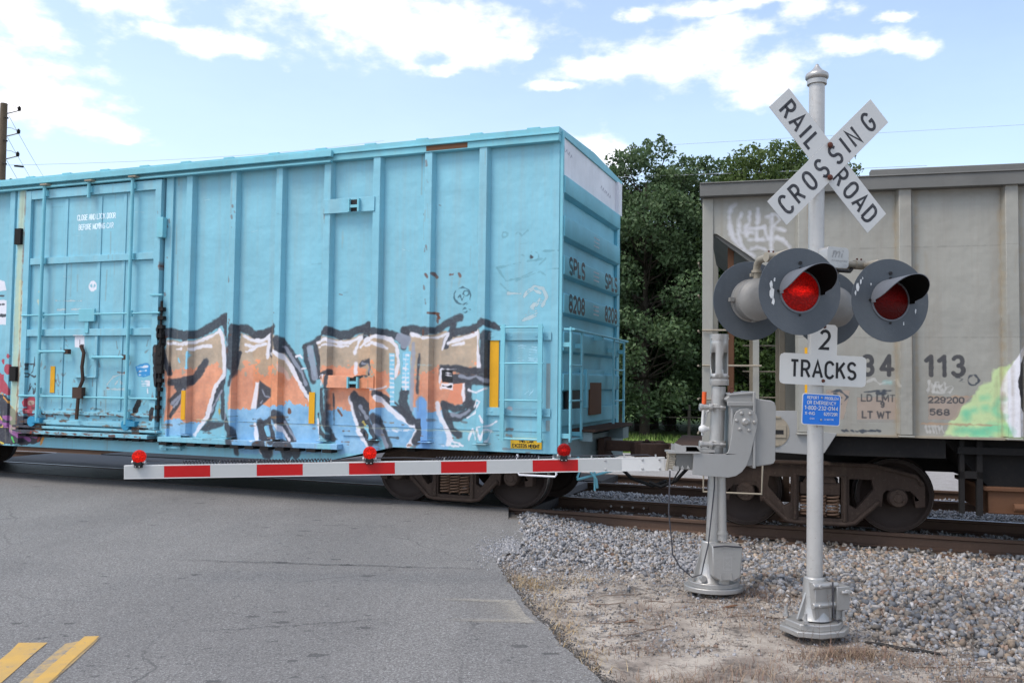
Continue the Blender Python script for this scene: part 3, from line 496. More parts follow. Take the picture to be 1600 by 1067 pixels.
PAINT = {1: [('F', 'fill', None, [(-6.45, 2.39), (-6.1, 2.36), (-5.75, 2.44), (-5.49, 2.54), (-5.39, 2.46), (-5.34, 1.87), (-5.46, 1.7), (-5.66, 1.23), (-5.71, 1.12), (-5.91, 0.9), (-6.42, 0.88), (-6.46, 1.17), (-6.42, 1.38), (-6.5, 2.03)]),
 ('F', 'fill', None, [(-5.08, 2.48), (-4.8, 2.43), (-4.5, 2.5), (-4.3, 2.37), (-4.25, 0.69), (-5.15, 0.66), (-5.22, 1.41), (-5.19, 1.7), (-5.14, 2.19)]),
 ('F', 'fill', None, [(-4.86, 2.46), (-4.48, 2.48), (-4.48, 2.23), (-4.3, 2.21), (-4.08, 1.96), (-3.9, 1.64), (-3.8, 1.4), (-3.67, 1.14), (-3.58, 0.96), (-3.59, 0.72), (-4.8, 0.67)]),
 ('F', 'fill', None, [(-3.75, 2.35), (-3.59, 2.43), (-3.26, 2.38), (-2.94, 2.47), (-2.67, 2.4), (-2.63, 0.76), (-3.31, 0.73), (-3.51, 1.16), (-3.48, 1.67), (-3.67, 1.88)]),
 ('F', 'fill', None, [(-3.03, 2.45), (-2.8, 2.48), (-2.58, 2.44), (-2.38, 2.31), (-2.34, 1.9), (-2.56, 1.66), (-2.36, 1.43), (-2.11, 1.19), (-2.03, 1.13), (-2.11, 0.97), (-2.19, 0.86), (-2.43, 0.87), (-2.71, 1.23), (-2.77, 0.95), (-2.85, 0.83), (-2.99, 0.81)]),
 ('F', 'fill', None, [(-2.23, 2.5), (-1.96, 2.42), (-1.62, 2.51), (-1.58, 2.4), (-1.29, 2.47), (-1.09, 2.51), (-1.08, 2.15), (-1.04, 1.91), (-1.32, 1.75), (-1.28, 1.51), (-1.5, 1.45), (-1.69, 1.5), (-1.6, 1.18), (-1.52, 1.03), (-1.58, 0.86), (-2.11, 0.84), (-2.12, 1.32)]),
 ('S', 'blue', 0.21, [(-1.97, 1.48), (-1.94, 0.94)]),
 ('S', 'dark', 0.131, [(-6.49, 2.5), (-6.29, 2.48), (-6.1, 2.44), (-5.89, 2.48), (-5.65, 2.58), (-5.47, 2.68), (-5.38, 2.72)]),
 ('S', 'dark', 0.085, [(-5.42, 2.7), (-5.36, 2.53), (-5.3, 2.33), (-5.32, 1.87)]),
 ('S', 'dark', 0.065, [(-6.48, 2.47), (-6.53, 2.25), (-6.47, 2.08), (-6.39, 1.86)]),
 ('S', 'dark', 0.109, [(-6.35, 1.72), (-6.13, 1.73), (-5.97, 1.76), (-5.84, 1.89), (-5.75, 2.04)]),
 ('S', 'dark', 0.13, [(-6.24, 1.67), (-6.1, 1.6), (-6.31, 1.43)]),
 ('S', 'dark', 0.056, [(-6.07, 1.56), (-6.22, 1.39), (-6.37, 1.19)]),
 ('S', 'dark', 0.064, [(-5.97, 1.74), (-6.07, 1.63)]),
 ('S', 'lav', 0.03, [(-6.07, 1.6), (-6.36, 1.38)]),
 ('S', 'lav', 0.021, [(-6.15, 1.52), (-6.3, 1.34)]),
 ('S', 'dark', 0.105, [(-5.35, 1.83), (-5.46, 1.64), (-5.57, 1.4), (-5.66, 1.19)]),
 ('S', 'dark', 0.072, [(-5.41, 1.64), (-5.38, 1.19)]),
 ('S', 'gold', 0.017, [(-5.46, 1.53), (-5.44, 1.17)]),
 ('S', 'lav', 0.03, [(-5.41, 1.61), (-5.61, 1.29)]),
 ('P', 'dark', None, [(-5.91, 0.9), (-5.78, 1.03), (-5.67, 1.13), (-5.34, 1.13), (-5.37, 1.07), (-5.52, 1.02), (-5.7, 0.97), (-5.81, 0.99)]),
 ('S', 'dark', 0.084, [(-5.29, 1.22), (-5.24, 1.09), (-5.18, 0.99), (-5.1, 0.66)]),
 ('S', 'white', 0.025, [(-5.34, 1.09), (-5.29, 0.99)]),
 ('S', 'lav', 0.056, [(-5.31, 2.38), (-5.25, 2.25), (-5.27, 2), (-5.31, 1.78), (-5.31, 1.41), (-5.29, 1.2)]),
 ('S', 'dark', 0.127, [(-5.17, 2.55), (-5.19, 2.25), (-5.19, 2)]),
 ('S', 'dark', 0.046, [(-5.09, 2.19), (-5.15, 1.93), (-5.21, 1.7)]),
 ('S', 'white', 0.039, [(-6.42, 2.33), (-6.1, 2.32), (-5.83, 2.38), (-5.62, 2.45), (-5.49, 2.52)]),
 ('S', 'white', 0.051, [(-5.48, 2.54), (-5.42, 2.4), (-5.4, 2.21), (-5.37, 2), (-5.37, 1.85), (-5.54, 1.66), (-5.61, 1.44), (-5.68, 1.21), (-5.91, 0.92)]),
 ('S', 'white', 0.031, [(-6.28, 2.24), (-6.15, 2.25)]),
 ('S', 'white', 0.031, [(-5.99, 2.24), (-5.8, 2.29), (-5.64, 2.29)]),
 ('S', 'skyb', 0.043, [(-6.02, 2.19), (-6.03, 1.95)]),
 ('S', 'skyb', 0.039, [(-6.24, 2.1), (-6.22, 2.04)]),
 ('S', 'dark', 0.105, [(-5.08, 2.57), (-4.95, 2.53), (-4.82, 2.45), (-4.67, 2.45), (-4.47, 2.51)]),
 ('S', 'dark', 0.084, [(-4.81, 2.46), (-4.63, 2.49), (-4.44, 2.58)]),
 ('S', 'white', 0.038, [(-5.03, 2.44), (-4.9, 2.38), (-4.72, 2.36), (-4.57, 2.43)]),
 ('S', 'white', 0.038, [(-4.55, 2.43), (-4.59, 2.17)]),
 ('S', 'white', 0.031, [(-5, 2.31), (-4.84, 2.28), (-4.62, 2.32)]),
 ('S', 'white', 0.026, [(-4.99, 2.2), (-4.82, 2.25)]),
 ('S', 'white', 0.034, [(-4.8, 2.37), (-4.66, 2.38), (-4.53, 2.45), (-4.58, 2.12)]),
 ('S', 'white', 0.025, [(-4.8, 2.27), (-4.63, 2.32)]),
 ('S', 'dark', 0.05, [(-4.5, 2.46), (-4.51, 2.15)]),
 ('S', 'dark', 0.124, [(-4.36, 2.37), (-4.34, 2.25)]),
 ('S', 'dark', 0.111, [(-4.31, 2.31), (-4.16, 2.15), (-4.03, 1.96), (-3.94, 1.76), (-3.84, 1.56)]),
 ('S', 'lav', 0.033, [(-4.28, 2.28), (-4.11, 2.06), (-3.98, 1.9), (-3.9, 1.72)]),
 ('S', 'white', 0.046, [(-4.5, 2.17), (-4.43, 2.21), (-4.3, 2.13), (-4.15, 1.96), (-4, 1.72), (-3.8, 1.46)]),
 ('S', 'pink', 0.054, [(-4.35, 2), (-4.2, 1.8)]),
 ('P', 'white', None, [(-4.79, 1.74), (-4.73, 1.74), (-4.76, 1.34), (-4.87, 1.35)]),
 ('P', 'dark', None, [(-4.72, 1.77), (-4.52, 1.65), (-4.51, 1.53), (-4.62, 1.44), (-4.77, 1.33)]),
 ('S', 'lav', 0.022, [(-4.67, 1.63), (-4.62, 1.54), (-4.53, 1.52)]),
 ('S', 'lav', 0.021, [(-4.69, 1.44), (-4.66, 1.47)]),
 ('P', 'dark', None, [(-4.73, 1.15), (-4.44, 1.23), (-4.43, 1.14), (-4.61, 1.09), (-4.65, 0.88), (-4.71, 0.88)]),
 ('S', 'white', 0.05, [(-4.78, 1.11), (-4.74, 0.88)]),
 ('S', 'white', 0.033, [(-4.7, 0.78), (-4.66, 0.68)]),
 ('S', 'dark', 0.124, [(-4.65, 0.8), (-4.57, 0.68)]),
 ('S', 'dark', 0.124, [(-4.69, 1.13), (-4.59, 0.91), (-4.53, 0.68)]),
 ('S', 'dark', 0.122, [(-4.38, 1.26), (-4.2, 1.02), (-4.04, 0.7)]),
 ('S', 'dark', 0.103, [(-4.5, 1.18), (-4.39, 0.89)]),
 ('S', 'dark', 0.163, [(-4.26, 0.8), (-4.21, 0.69)]),
 ('S', 'white', 0.037, [(-4.35, 1.12), (-4.17, 0.9)]),
 ('S', 'lav', 0.028, [(-4.25, 1.16), (-4.07, 0.92)]),
 ('S', 'skyb', 0.061, [(-4.59, 1.07), (-4.54, 0.97)]),
 ('S', 'rust', 0.049, [(-4.18, 1.35), (-4.17, 1.31)]),
 ('S', 'rust', 0.048, [(-3.33, 1.35), (-3.28, 1.29)]),
 ('S', 'dark', 0.073, [(-3.93, 2.27), (-3.9, 2.09), (-3.82, 1.88), (-3.77, 1.76)]),
 ('S', 'dark', 0.061, [(-3.94, 2.28), (-3.75, 2.36), (-3.59, 2.47), (-3.5, 2.51)]),
 ('S', 'dark', 0.069, [(-3.75, 2.29), (-3.7, 2.05), (-3.69, 1.84)]),
 ('S', 'lav', 0.082, [(-3.85, 2.25), (-3.79, 2.04), (-3.75, 1.84)]),
 ('S', 'dark', 0.109, [(-3.5, 2.5), (-3.35, 2.44), (-3.17, 2.45), (-3.03, 2.52), (-2.86, 2.55)]),
 ('S', 'dark', 0.087, [(-2.86, 2.56), (-2.9, 2.43)]),
 ('S', 'white', 0.04, [(-3.71, 2.33), (-3.52, 2.38), (-3.35, 2.33), (-3.17, 2.33), (-2.98, 2.42), (-3.08, 2.19)]),
 ('S', 'white', 0.027, [(-3.68, 2.27), (-3.52, 2.31), (-3.35, 2.28), (-3.19, 2.29)]),
 ('S', 'dark', 0.052, [(-3.65, 1.84), (-3.47, 1.92), (-3.5, 1.69)]),
 ('S', 'white', 0.016, [(-3.65, 1.84), (-3.55, 1.86), (-3.57, 1.72)]),
 ('S', 'dark', 0.06, [(-3.58, 1.64), (-3.56, 1.4), (-3.51, 1.14), (-3.41, 0.95)]),
 ('S', 'dark', 0.072, [(-3.65, 1.28), (-3.58, 1.04), (-3.41, 0.93)]),
 ('S', 'white', 0.04, [(-3.68, 1.22), (-3.61, 0.96)]),
 ('S', 'dark', 0.04, [(-3.5, 1.65), (-3.49, 1.14)]),
 ('S', 'dark', 0.02, [(-3.42, 1.59), (-3.4, 1.15)]),
 ('S', 'white', 0.048, [(-3.06, 2.03), (-3.06, 1.89)]),
 ('S', 'white', 0.048, [(-3.14, 1.55), (-3.08, 1.33), (-2.98, 1.06), (-2.85, 0.87)]),
 ('S', 'dark', 0.099, [(-3.09, 1.57), (-3.01, 1.38), (-2.89, 1.06), (-2.79, 0.91)]),
 ('S', 'dark', 0.079, [(-3.06, 1.57), (-2.92, 1.48), (-2.81, 1.38)]),
 ('S', 'lav', 0.032, [(-2.96, 1.3), (-2.99, 1.42), (-2.87, 1.34)]),
 ('S', 'dark', 0.087, [(-3.01, 2.51), (-2.89, 2.52), (-2.86, 2.58)]),
 ('S', 'dark', 0.087, [(-2.78, 2.49), (-2.58, 2.48), (-2.42, 2.43), (-2.29, 2.34)]),
 ('S', 'dark', 0.098, [(-2.29, 2.5), (-2.14, 2.52), (-1.97, 2.48), (-1.79, 2.5), (-1.63, 2.58), (-1.42, 2.68)]),
 ('S', 'dark', 0.086, [(-2.27, 2.5), (-2.25, 2.38), (-2.29, 2.27)]),
 ('S', 'lav', 0.098, [(-2.35, 2.4), (-2.24, 2.36), (-2.28, 2.31)]),
 ('S', 'dark', 0.095, [(-1.5, 2.47), (-1.29, 2.5), (-1.15, 2.55), (-1.07, 2.59)]),
 ('S', 'dark', 0.077, [(-1.52, 2.57), (-1.58, 2.44), (-1.64, 2.28)]),
 ('S', 'dark', 0.083, [(-1.03, 2.6), (-0.93, 2.56)]),
 ('S', 'dark', 0.057, [(-0.92, 2.55), (-0.85, 2.52)]),
 ('S', 'dark', 0.113, [(-1.01, 2.43), (-1.03, 2.02), (-1.03, 1.83)]),
 ('S', 'lav', 0.043, [(-2.13, 2.32), (-2.13, 2.11), (-2.15, 1.96), (-2.15, 1.59), (-2.16, 1.38)]),
 ('S', 'dark', 0.027, [(-2.04, 2.17), (-2.06, 1.86), (-2.06, 1.63)]),
 ('S', 'white', 0.043, [(-2.98, 2.27), (-2.89, 2.37), (-2.69, 2.42), (-2.51, 2.38), (-2.4, 2.27), (-2.37, 2.05), (-2.41, 1.86)]),
 ('S', 'white', 0.032, [(-2.91, 2.29), (-2.73, 2.33), (-2.55, 2.25)]),
 ('S', 'white', 0.027, [(-2.18, 2.46), (-1.99, 2.39), (-1.75, 2.4), (-1.6, 2.46), (-1.69, 2.23)]),
 ('S', 'white', 0.046, [(-2.14, 2.44), (-2.05, 2.42)]),
 ('S', 'white', 0.038, [(-1.6, 2.32), (-1.46, 2.36), (-1.29, 2.41), (-1.13, 2.47)]),
 ('S', 'white', 0.03, [(-1.54, 2.29), (-1.37, 2.32)]),
 ('S', 'white', 0.049, [(-1.13, 2.45), (-1.13, 2.21), (-1.1, 1.98)]),
 ('S', 'dark', 0.06, [(-2.97, 2.01), (-2.86, 2.07), (-2.8, 1.99), (-2.83, 1.87)]),
 ('S', 'lav', 0.02, [(-2.95, 2.03), (-2.85, 2.03), (-2.83, 1.91)]),
 ('S', 'black', 0.048, [(-3.01, 1.83), (-2.88, 1.85)]),
 ('S', 'dark', 0.084, [(-1.68, 1.97), (-1.49, 1.97), (-1.28, 1.94), (-1, 1.92)]),
 ('S', 'dark', 0.114, [(-1.66, 1.9), (-1.53, 1.83), (-1.28, 1.83), (-0.99, 1.81)]),
 ('S', 'lav', 0.034, [(-1.41, 1.87), (-1.28, 1.84), (-1.16, 1.87), (-0.99, 1.81)]),
 ('S', 'white', 0.023, [(-1.7, 1.96), (-1.72, 1.75), (-1.7, 1.69)]),
 ('P', 'skin', None, [(-1.53, 1.75), (-1.32, 1.78), (-1.3, 1.51), (-1.48, 1.47), (-1.61, 1.52), (-1.53, 1.7)]),
 ('S', 'white', 0.038, [(-1.35, 1.75), (-1.36, 1.6), (-1.32, 1.51)]),
 ('S', 'dark', 0.076, [(-1.29, 1.77), (-1.27, 1.51), (-1.36, 1.43), (-1.5, 1.42), (-1.65, 1.48)]),
 ('S', 'dark', 0.094, [(-1.6, 1.31), (-1.44, 1.3), (-1.29, 1.38), (-1.21, 1.49)]),
 ('S', 'lav', 0.034, [(-1.56, 1.35), (-1.4, 1.32), (-1.27, 1.4)]),
 ('S', 'dark', 0.087, [(-1.65, 1.48), (-1.6, 1.29), (-1.52, 1.13), (-1.41, 1.06)]),
 ('S', 'white', 0.057, [(-1.75, 1.48), (-1.71, 1.31), (-1.6, 1.14), (-1.54, 1.01), (-1.58, 0.94)]),
 ('S', 'dark', 0.079, [(-2.69, 1.62), (-2.51, 1.5), (-2.33, 1.39), (-2.11, 1.22), (-2, 1.15)]),
 ('S', 'white', 0.051, [(-2.67, 1.56), (-2.53, 1.43), (-2.38, 1.31), (-2.16, 1.18), (-2.05, 1.13), (-2.11, 0.99), (-2.19, 0.88)]),
 ('S', 'dark', 0.117, [(-2.27, 1.63), (-2.29, 1.51), (-2.23, 1.36), (-2.16, 1.24)]),
 ('S', 'dark', 0.103, [(-2.03, 1.21), (-2, 1.09), (-2.07, 0.96)]),
 ('S', 'dark', 0.138, [(-2.96, 1.46), (-2.82, 1.2), (-2.72, 0.97)]),
 ('S', 'dark', 0.098, [(-2.71, 1.27), (-2.59, 1.07), (-2.5, 0.86)]),
 ('S', 'lav', 0.054, [(-2.68, 1.15), (-2.54, 0.88)]),
 ('S', 'lav', 0.039, [(-2.98, 1.42), (-2.86, 1.26)]),
 ('S', 'skyb', 0.078, [(-2.86, 1.12), (-2.75, 0.99)]),
 ('S', 'gold', 0.027, [(-2.92, 1.2), (-2.88, 1.16)]),
 ('S', 'white', 0.031, [(-3, 1.1), (-2.86, 0.89)]),
 ('S', 'white', 0.016, [(-2.81, 1.67), (-2.67, 1.67), (-2.56, 1.71)]),
 ('P', 'skyb', None, [(-2.52, 2.18), (-2.43, 2.18), (-2.42, 1.47), (-2.37, 1.44), (-2.49, 1.44), (-2.5, 1.66)]),
 ('P', 'skyb', None, [(-2.31, 2.2), (-2.18, 2.21), (-2.19, 1.67), (-2.3, 1.66)]),
 ('S', 'white', 0.016, [(-2.5, 2.15), (-2.45, 2.15)]),
 ('S', 'white', 0.015, [(-2.29, 2.16), (-2.22, 2.15)]),
 ('S', 'white', 0.011, [(-2.26, 2.16), (-2.25, 2.12)]),
 ('S', 'white', 0.016, [(-2.5, 2.08), (-2.45, 2.08)]),
 ('S', 'white', 0.016, [(-2.29, 2.1), (-2.22, 2.09)]),
 ('S', 'white', 0.012, [(-2.25, 2.1), (-2.25, 2.06)]),
 ('S', 'white', 0.016, [(-2.5, 2.02), (-2.45, 2.02)]),
 ('S', 'white', 0.016, [(-2.29, 2.03), (-2.22, 2.03)]),
 ('S', 'white', 0.012, [(-2.25, 2.03), (-2.25, 1.99)]),
 ('S', 'white', 0.016, [(-2.5, 1.96), (-2.44, 1.95)]),
 ('S', 'white', 0.016, [(-2.29, 1.97), (-2.21, 1.96)]),
 ('S', 'white', 0.012, [(-2.25, 1.97), (-2.25, 1.93)]),
 ('S', 'white', 0.015, [(-2.49, 1.89), (-2.44, 1.89)]),
 ('S', 'white', 0.016, [(-2.29, 1.9), (-2.21, 1.9)]),
 ('S', 'white', 0.012, [(-2.25, 1.9), (-2.25, 1.86)]),
 ('S', 'white', 0.016, [(-2.49, 1.83), (-2.44, 1.82)]),
 ('S', 'white', 0.016, [(-2.29, 1.84), (-2.21, 1.84)]),
 ('S', 'white', 0.012, [(-2.25, 1.84), (-2.25, 1.8)]),
 ('S', 'white', 0.015, [(-2.49, 1.76), (-2.44, 1.76)]),
 ('S', 'white', 0.016, [(-2.29, 1.77), (-2.21, 1.77)]),
 ('S', 'white', 0.012, [(-2.25, 1.77), (-2.25, 1.74)]),
 ('S', 'white', 0.016, [(-2.49, 1.7), (-2.44, 1.7)]),
 ('S', 'white', 0.016, [(-2.29, 1.71), (-2.21, 1.71)]),
 ('S', 'white', 0.011, [(-2.25, 1.71), (-2.25, 1.67)]),
 ('S', 'white', 0.016, [(-2.49, 1.63), (-2.44, 1.63)]),
 ('S', 'white', 0.015, [(-2.49, 1.57), (-2.44, 1.57)]),
 ('S', 'white', 0.015, [(-2.49, 1.5), (-2.44, 1.5)]),
 ('S', 'white', 0.013, [(-2.54, 1.09), (-2.47, 1.09)]),
 ('S', 'white', 0.014, [(-2.45, 1.1), (-2.38, 1.09)]),
 ('S', 'white', 0.014, [(-2.36, 1.1), (-2.3, 1.1)]),
 ('S', 'white', 0.014, [(-2.27, 1.1), (-2.21, 1.1)]),
 ('S', 'white', 0.013, [(-2.19, 1.11), (-2.12, 1.1)]),
 ('S', 'white', 0.015, [(-1.68, 0.91), (-1.64, 0.91)]),
 ('S', 'white', 0.015, [(-1.61, 0.92), (-1.56, 0.91)]),
 ('S', 'white', 0.015, [(-1.54, 0.92), (-1.49, 0.91)]),
 ('S', 'white', 0.015, [(-1.47, 0.92), (-1.42, 0.91)]),
 ('S', 'white', 0.015, [(-1.4, 0.93), (-1.35, 0.92)]),
 ('S', 'white', 0.022, [(-1.5, 0.97), (-1.41, 0.95)]),
 ('S', 'white', 0.017, [(-1.28, 1.68), (-1.16, 1.64), (-1.01, 1.7)]),
 ('S', 'white', 0.017, [(-1.29, 1.3), (-1.17, 1.38), (-1.07, 1.53), (-1.15, 1.55), (-1.19, 1.46)]),
 ('S', 'white', 0.017, [(-1.27, 0.99), (-1.21, 1.16), (-1.17, 1.01), (-1.11, 1.18), (-1.06, 1.01), (-1.01, 1.16), (-0.94, 1.13), (-1, 0.99)]),
 ('S', 'white', 0.017, [(-1.15, 1.18), (-0.97, 1.2), (-0.87, 1.26)]),
 ('S', 'white', 0.017, [(-1.07, 1.33), (-1.03, 1.25)]),
 ('S', 'white', 0.012, [(-4.08, 2.13), (-4.02, 2.15), (-3.97, 2.11)]),
 ('S', 'white', 0.012, [(-3.98, 1.95), (-3.9, 1.96)]),
 ('P', 'black', None, [(-1.69, 1.96), (-1.52, 1.95), (-1.52, 1.77), (-1.68, 1.78)]),
 ('P', 'white', None, [(-1.7, 1.77), (-1.52, 1.77), (-1.52, 1.68), (-1.7, 1.69)]),
 ('S', 'black', 0.023, [(-1.67, 1.73), (-1.55, 1.72)]),
 ('S', 'white', 0.015, [(-1.63, 1.91), (-1.54, 1.9)]),
 ('S', 'white', 0.015, [(-1.63, 1.88), (-1.54, 1.87)]),
 ('S', 'white', 0.007, [(-1.69, 1.96), (-1.47, 1.96)]),
 ('S', 'ink', 0.014, [(-1.27, 2.97), (-1.28, 2.93), (-1.3, 2.89), (-1.34, 2.87), (-1.38, 2.85), (-1.43, 2.86), (-1.47, 2.88), (-1.5, 2.91), (-1.52, 2.95), (-1.52, 3), (-1.5, 3.04), (-1.47, 3.07), (-1.43, 3.08), (-1.39, 3.09), (-1.34, 3.07), (-1.3, 3.05), (-1.28, 3.01), (-1.27, 2.97)]),
 ('S', 'ink', 0.013, [(-1.3, 3), (-1.3, 2.99), (-1.31, 2.98), (-1.32, 2.97), (-1.33, 2.97), (-1.35, 2.97), (-1.36, 2.98), (-1.37, 2.99), (-1.38, 3), (-1.38, 3.01), (-1.37, 3.03), (-1.36, 3.04), (-1.35, 3.04), (-1.33, 3.04), (-1.32, 3.04), (-1.31, 3.03), (-1.3, 3.02), (-1.3, 3)]),
 ('S', 'ink', 0.011, [(-1.46, 2.95), (-1.43, 2.98), (-1.4, 2.92), (-1.37, 2.96)]),
 ('S', 'ink', 0.013, [(-1.28, 2.92), (-1.25, 2.88), (-1.33, 2.85)]),
 ('S', 'ink', 0.013, [(-1.32, 2.77), (-1.32, 2.76), (-1.33, 2.75), (-1.34, 2.74), (-1.35, 2.74), (-1.36, 2.74), (-1.38, 2.74), (-1.38, 2.75), (-1.39, 2.76), (-1.39, 2.77), (-1.38, 2.79), (-1.38, 2.79), (-1.36, 2.8), (-1.35, 2.8), (-1.34, 2.8), (-1.33, 2.79), (-1.32, 2.78), (-1.32, 2.77)]),
 ('S', 'ink', 0.011, [(-1.33, 2.79), (-1.27, 2.78)]),
 ('S', 'scratch', 0.012, [(-0.89, 3.34), (-0.55, 3.4), (-0.24, 3.44)]),
 ('S', 'scratch', 0.012, [(-0.73, 3.16), (-0.55, 3.19), (-0.37, 3.27), (-0.19, 3.44)]),
 ('S', 'scratch', 0.012, [(-0.89, 3.34), (-0.75, 3.16)]),
 ('S', 'scratch', 0.013, [(-0.6, 3.16), (-0.39, 3.23), (-0.26, 3.27), (-0.19, 3.22)]),
 ('S', 'scratch', 0.012, [(-0.24, 3.54), (-0, 3.54)]),
 ('S', 'scratch', 0.012, [(-0.16, 3.3), (-0, 3.3)]),
 ('S', 'scratch', 0.013, [(-0.83, 3.12), (-0.72, 3.02)]),
 ('S', 'scratch', 0.012, [(-0.29, 3.48), (-0.29, 3.45), (-0.31, 3.43), (-0.33, 3.42), (-0.35, 3.42), (-0.37, 3.42), (-0.4, 3.43), (-0.41, 3.45), (-0.42, 3.47), (-0.42, 3.49), (-0.41, 3.51), (-0.4, 3.53), (-0.38, 3.54), (-0.35, 3.54), (-0.33, 3.53), (-0.31, 3.52), (-0.29, 3.5), (-0.29, 3.48)]),
 ('S', 'ink2', 0.039, [(-0.4, 3.49), (-0.39, 3.47)]),
 ('S', 'scratch', 0.012, [(-0.49, 3.47), (-0.49, 3.46), (-0.5, 3.45), (-0.51, 3.44), (-0.52, 3.44), (-0.53, 3.44), (-0.54, 3.45), (-0.55, 3.46), (-0.55, 3.47), (-0.55, 3.48), (-0.55, 3.49), (-0.54, 3.5), (-0.53, 3.5), (-0.52, 3.5), (-0.51, 3.5), (-0.5, 3.49), (-0.49, 3.48), (-0.49, 3.47)]),
 ('S', 'scratch', 0.01, [(-0.74, 3.79), (-0.74, 3.77), (-0.75, 3.76), (-0.76, 3.76), (-0.77, 3.75), (-0.78, 3.76), (-0.8, 3.76), (-0.81, 3.77), (-0.81, 3.78), (-0.81, 3.8), (-0.81, 3.81), (-0.8, 3.82), (-0.78, 3.82), (-0.77, 3.82), (-0.76, 3.82), (-0.75, 3.81), (-0.74, 3.8), (-0.74, 3.79)]),
 ('S', 'scratch', 0.009, [(-0.63, 3.78), (-0.58, 3.82), (-0.53, 3.76), (-0.45, 3.83)]),
 ('S', 'silver', 0.034, [(-0.49, 2.94), (-0.44, 3.02), (-0.34, 3.08), (-0.22, 3.04), (-0.17, 2.93), (-0.23, 2.81)]),
 ('S', 'silver', 0.034, [(-0.47, 2.96), (-0.36, 3.03), (-0.26, 2.98)]),
 ('S', 'silver', 0.033, [(-0.36, 2.81), (-0.26, 2.91), (-0.31, 2.8)]),
 ('S', 'silver', 0.034, [(-0.72, 2.99), (-0.54, 2.98)]),
 ('S', 'silver', 0.017, [(-0.5, 2.62), (-0.31, 2.68)]),
 ('S', 'silver', 0.017, [(-0.48, 2.65), (-0.29, 2.72)]),
 ('S', 'silver', 0.017, [(-0.46, 2.69), (-0.28, 2.76)]),
 ('S', 'silver', 0.017, [(-0.44, 2.72), (-0.26, 2.81)]),
 ('S', 'silver', 0.017, [(-0.42, 2.75), (-0.25, 2.85)]),
 ('S', 'silver', 0.017, [(-0.4, 2.79), (-0.23, 2.89)]),
 ('S', 'white2', 0.013, [(-0.65, 2.27), (-0.51, 2.29), (-0.3, 2.26)]),
 ('S', 'white2', 0.012, [(-0.62, 2.23), (-0.51, 2.25), (-0.3, 2.22)]),
 ('S', 'white2', 0.012, [(-0.59, 2.19), (-0.51, 2.21), (-0.3, 2.19)]),
 ('S', 'white2', 0.012, [(-0.65, 2.15), (-0.51, 2.17), (-0.3, 2.15)]),
 ('S', 'white2', 0.012, [(-0.62, 2.11), (-0.51, 2.13), (-0.3, 2.11)]),
 ('S', 'white2', 0.012, [(-0.58, 2.07), (-0.51, 2.09), (-0.3, 2.08)]),
 ('S', 'white2', 0.012, [(-0.46, 1.64), (-0.37, 1.72), (-0.34, 1.7), (-0.4, 1.62)]),
 ('S', 'pink', 0.038, [(-0.68, 1.45), (-0.65, 1.45)]),
 ('S', 'rust', 0.038, [(-1.82, 3.28), (-1.78, 3.24)]),
 ('S', 'rust', 0.032, [(-1.92, 3.28), (-1.89, 3.23)]),
 ('S', 'rust', 0.024, [(-1.58, 3.27), (-1.54, 3.27)]),
 ('S', 'rust', 0.032, [(-1.45, 3.28), (-1.43, 3.24)]),
 ('S', 'rust', 0.032, [(-1.81, 2.74), (-1.75, 2.69)]),
 ('S', 'rust', 0.023, [(-4.48, 2.79), (-4.42, 2.78)]),
 ('S', 'rust', 0.016, [(-1.77, 4.25), (-1.74, 4.24)]),
 ('S', 'rust', 0.017, [(-3.36, 3.04), (-3.31, 3.03)]),
 ('S', 'rust', 0.023, [(-1.88, 2.74), (-1.74, 2.73)]),
 ('S', 'rust', 0.031, [(-1.77, 2.73), (-1.74, 2.67)]),
 ('S', 'rust', 0.023, [(-1.77, 2.67), (-1.76, 2.59)]),
 ('S', 'ruststreak', 0.018, [(-1.79, 3.23), (-1.79, 2.66)]),
 ('S', 'ruststreak', 0.018, [(-1.55, 3.22), (-1.56, 3.09)]),
 ('S', 'ruststreak', 0.019, [(-1.43, 3.22), (-1.45, 3.11)]),
 ('S', 'ruststreak', 0.02, [(-3.32, 3.98), (-3.33, 3.72)]),
 ('S', 'seam', 0.01, [(-3, 1.12), (-2.03, 1.12), (-0.82, 1.12)]),
 ('S', 'seam', 0.01, [(-4.77, 1.12), (-3.79, 1.13), (-2.79, 1.13)]),
 ('S', 'seam', 0.01, [(-5.87, 1.15), (-4.42, 1.13)]),
 ('S', 'rustdk', 0.082, [(-1.97, 5.09), (-1.31, 5.12)]),
 ('S', 'ink2', 0.024, [(-9.38, 1.99), (-9.25, 1.99), (-9.27, 1.87), (-9.37, 1.78)]),
 ('S', 'ink2', 0.024, [(-9.38, 1.98), (-9.39, 1.84), (-9.24, 1.78), (-9.12, 1.81)]),
 ('S', 'ink2', 0.018, [(-9.24, 2.11), (-9.24, 1.96)]),
 ('S', 'ink2', 0.024, [(-9.32, 1.66), (-9.35, 1.53), (-9.28, 1.63), (-9.23, 1.51), (-9.15, 1.66)]),
 ('S', 'ink2', 0.025, [(-9.21, 1.66), (-9.13, 1.6), (-9.23, 1.51)]),
 ('P', 'blue2', None, [(-7.06, 1.96), (-6.96, 2), (-6.81, 2.02), (-6.74, 1.96), (-6.74, 1.83), (-6.88, 1.79), (-7, 1.81)]),
 ('S', 'white', 0.023, [(-7.01, 1.95), (-6.81, 1.96)]),
 ('S', 'white', 0.02, [(-6.97, 1.89), (-6.84, 1.9)]),
 ('S', 'white', 0.017, [(-6.97, 1.83), (-6.84, 1.83)]),
 ('S', 'white', 0.017, [(-6.92, 1.73), (-6.7, 1.73)]),
 ('S', 'white', 0.017, [(-6.92, 1.69), (-6.7, 1.69)]),
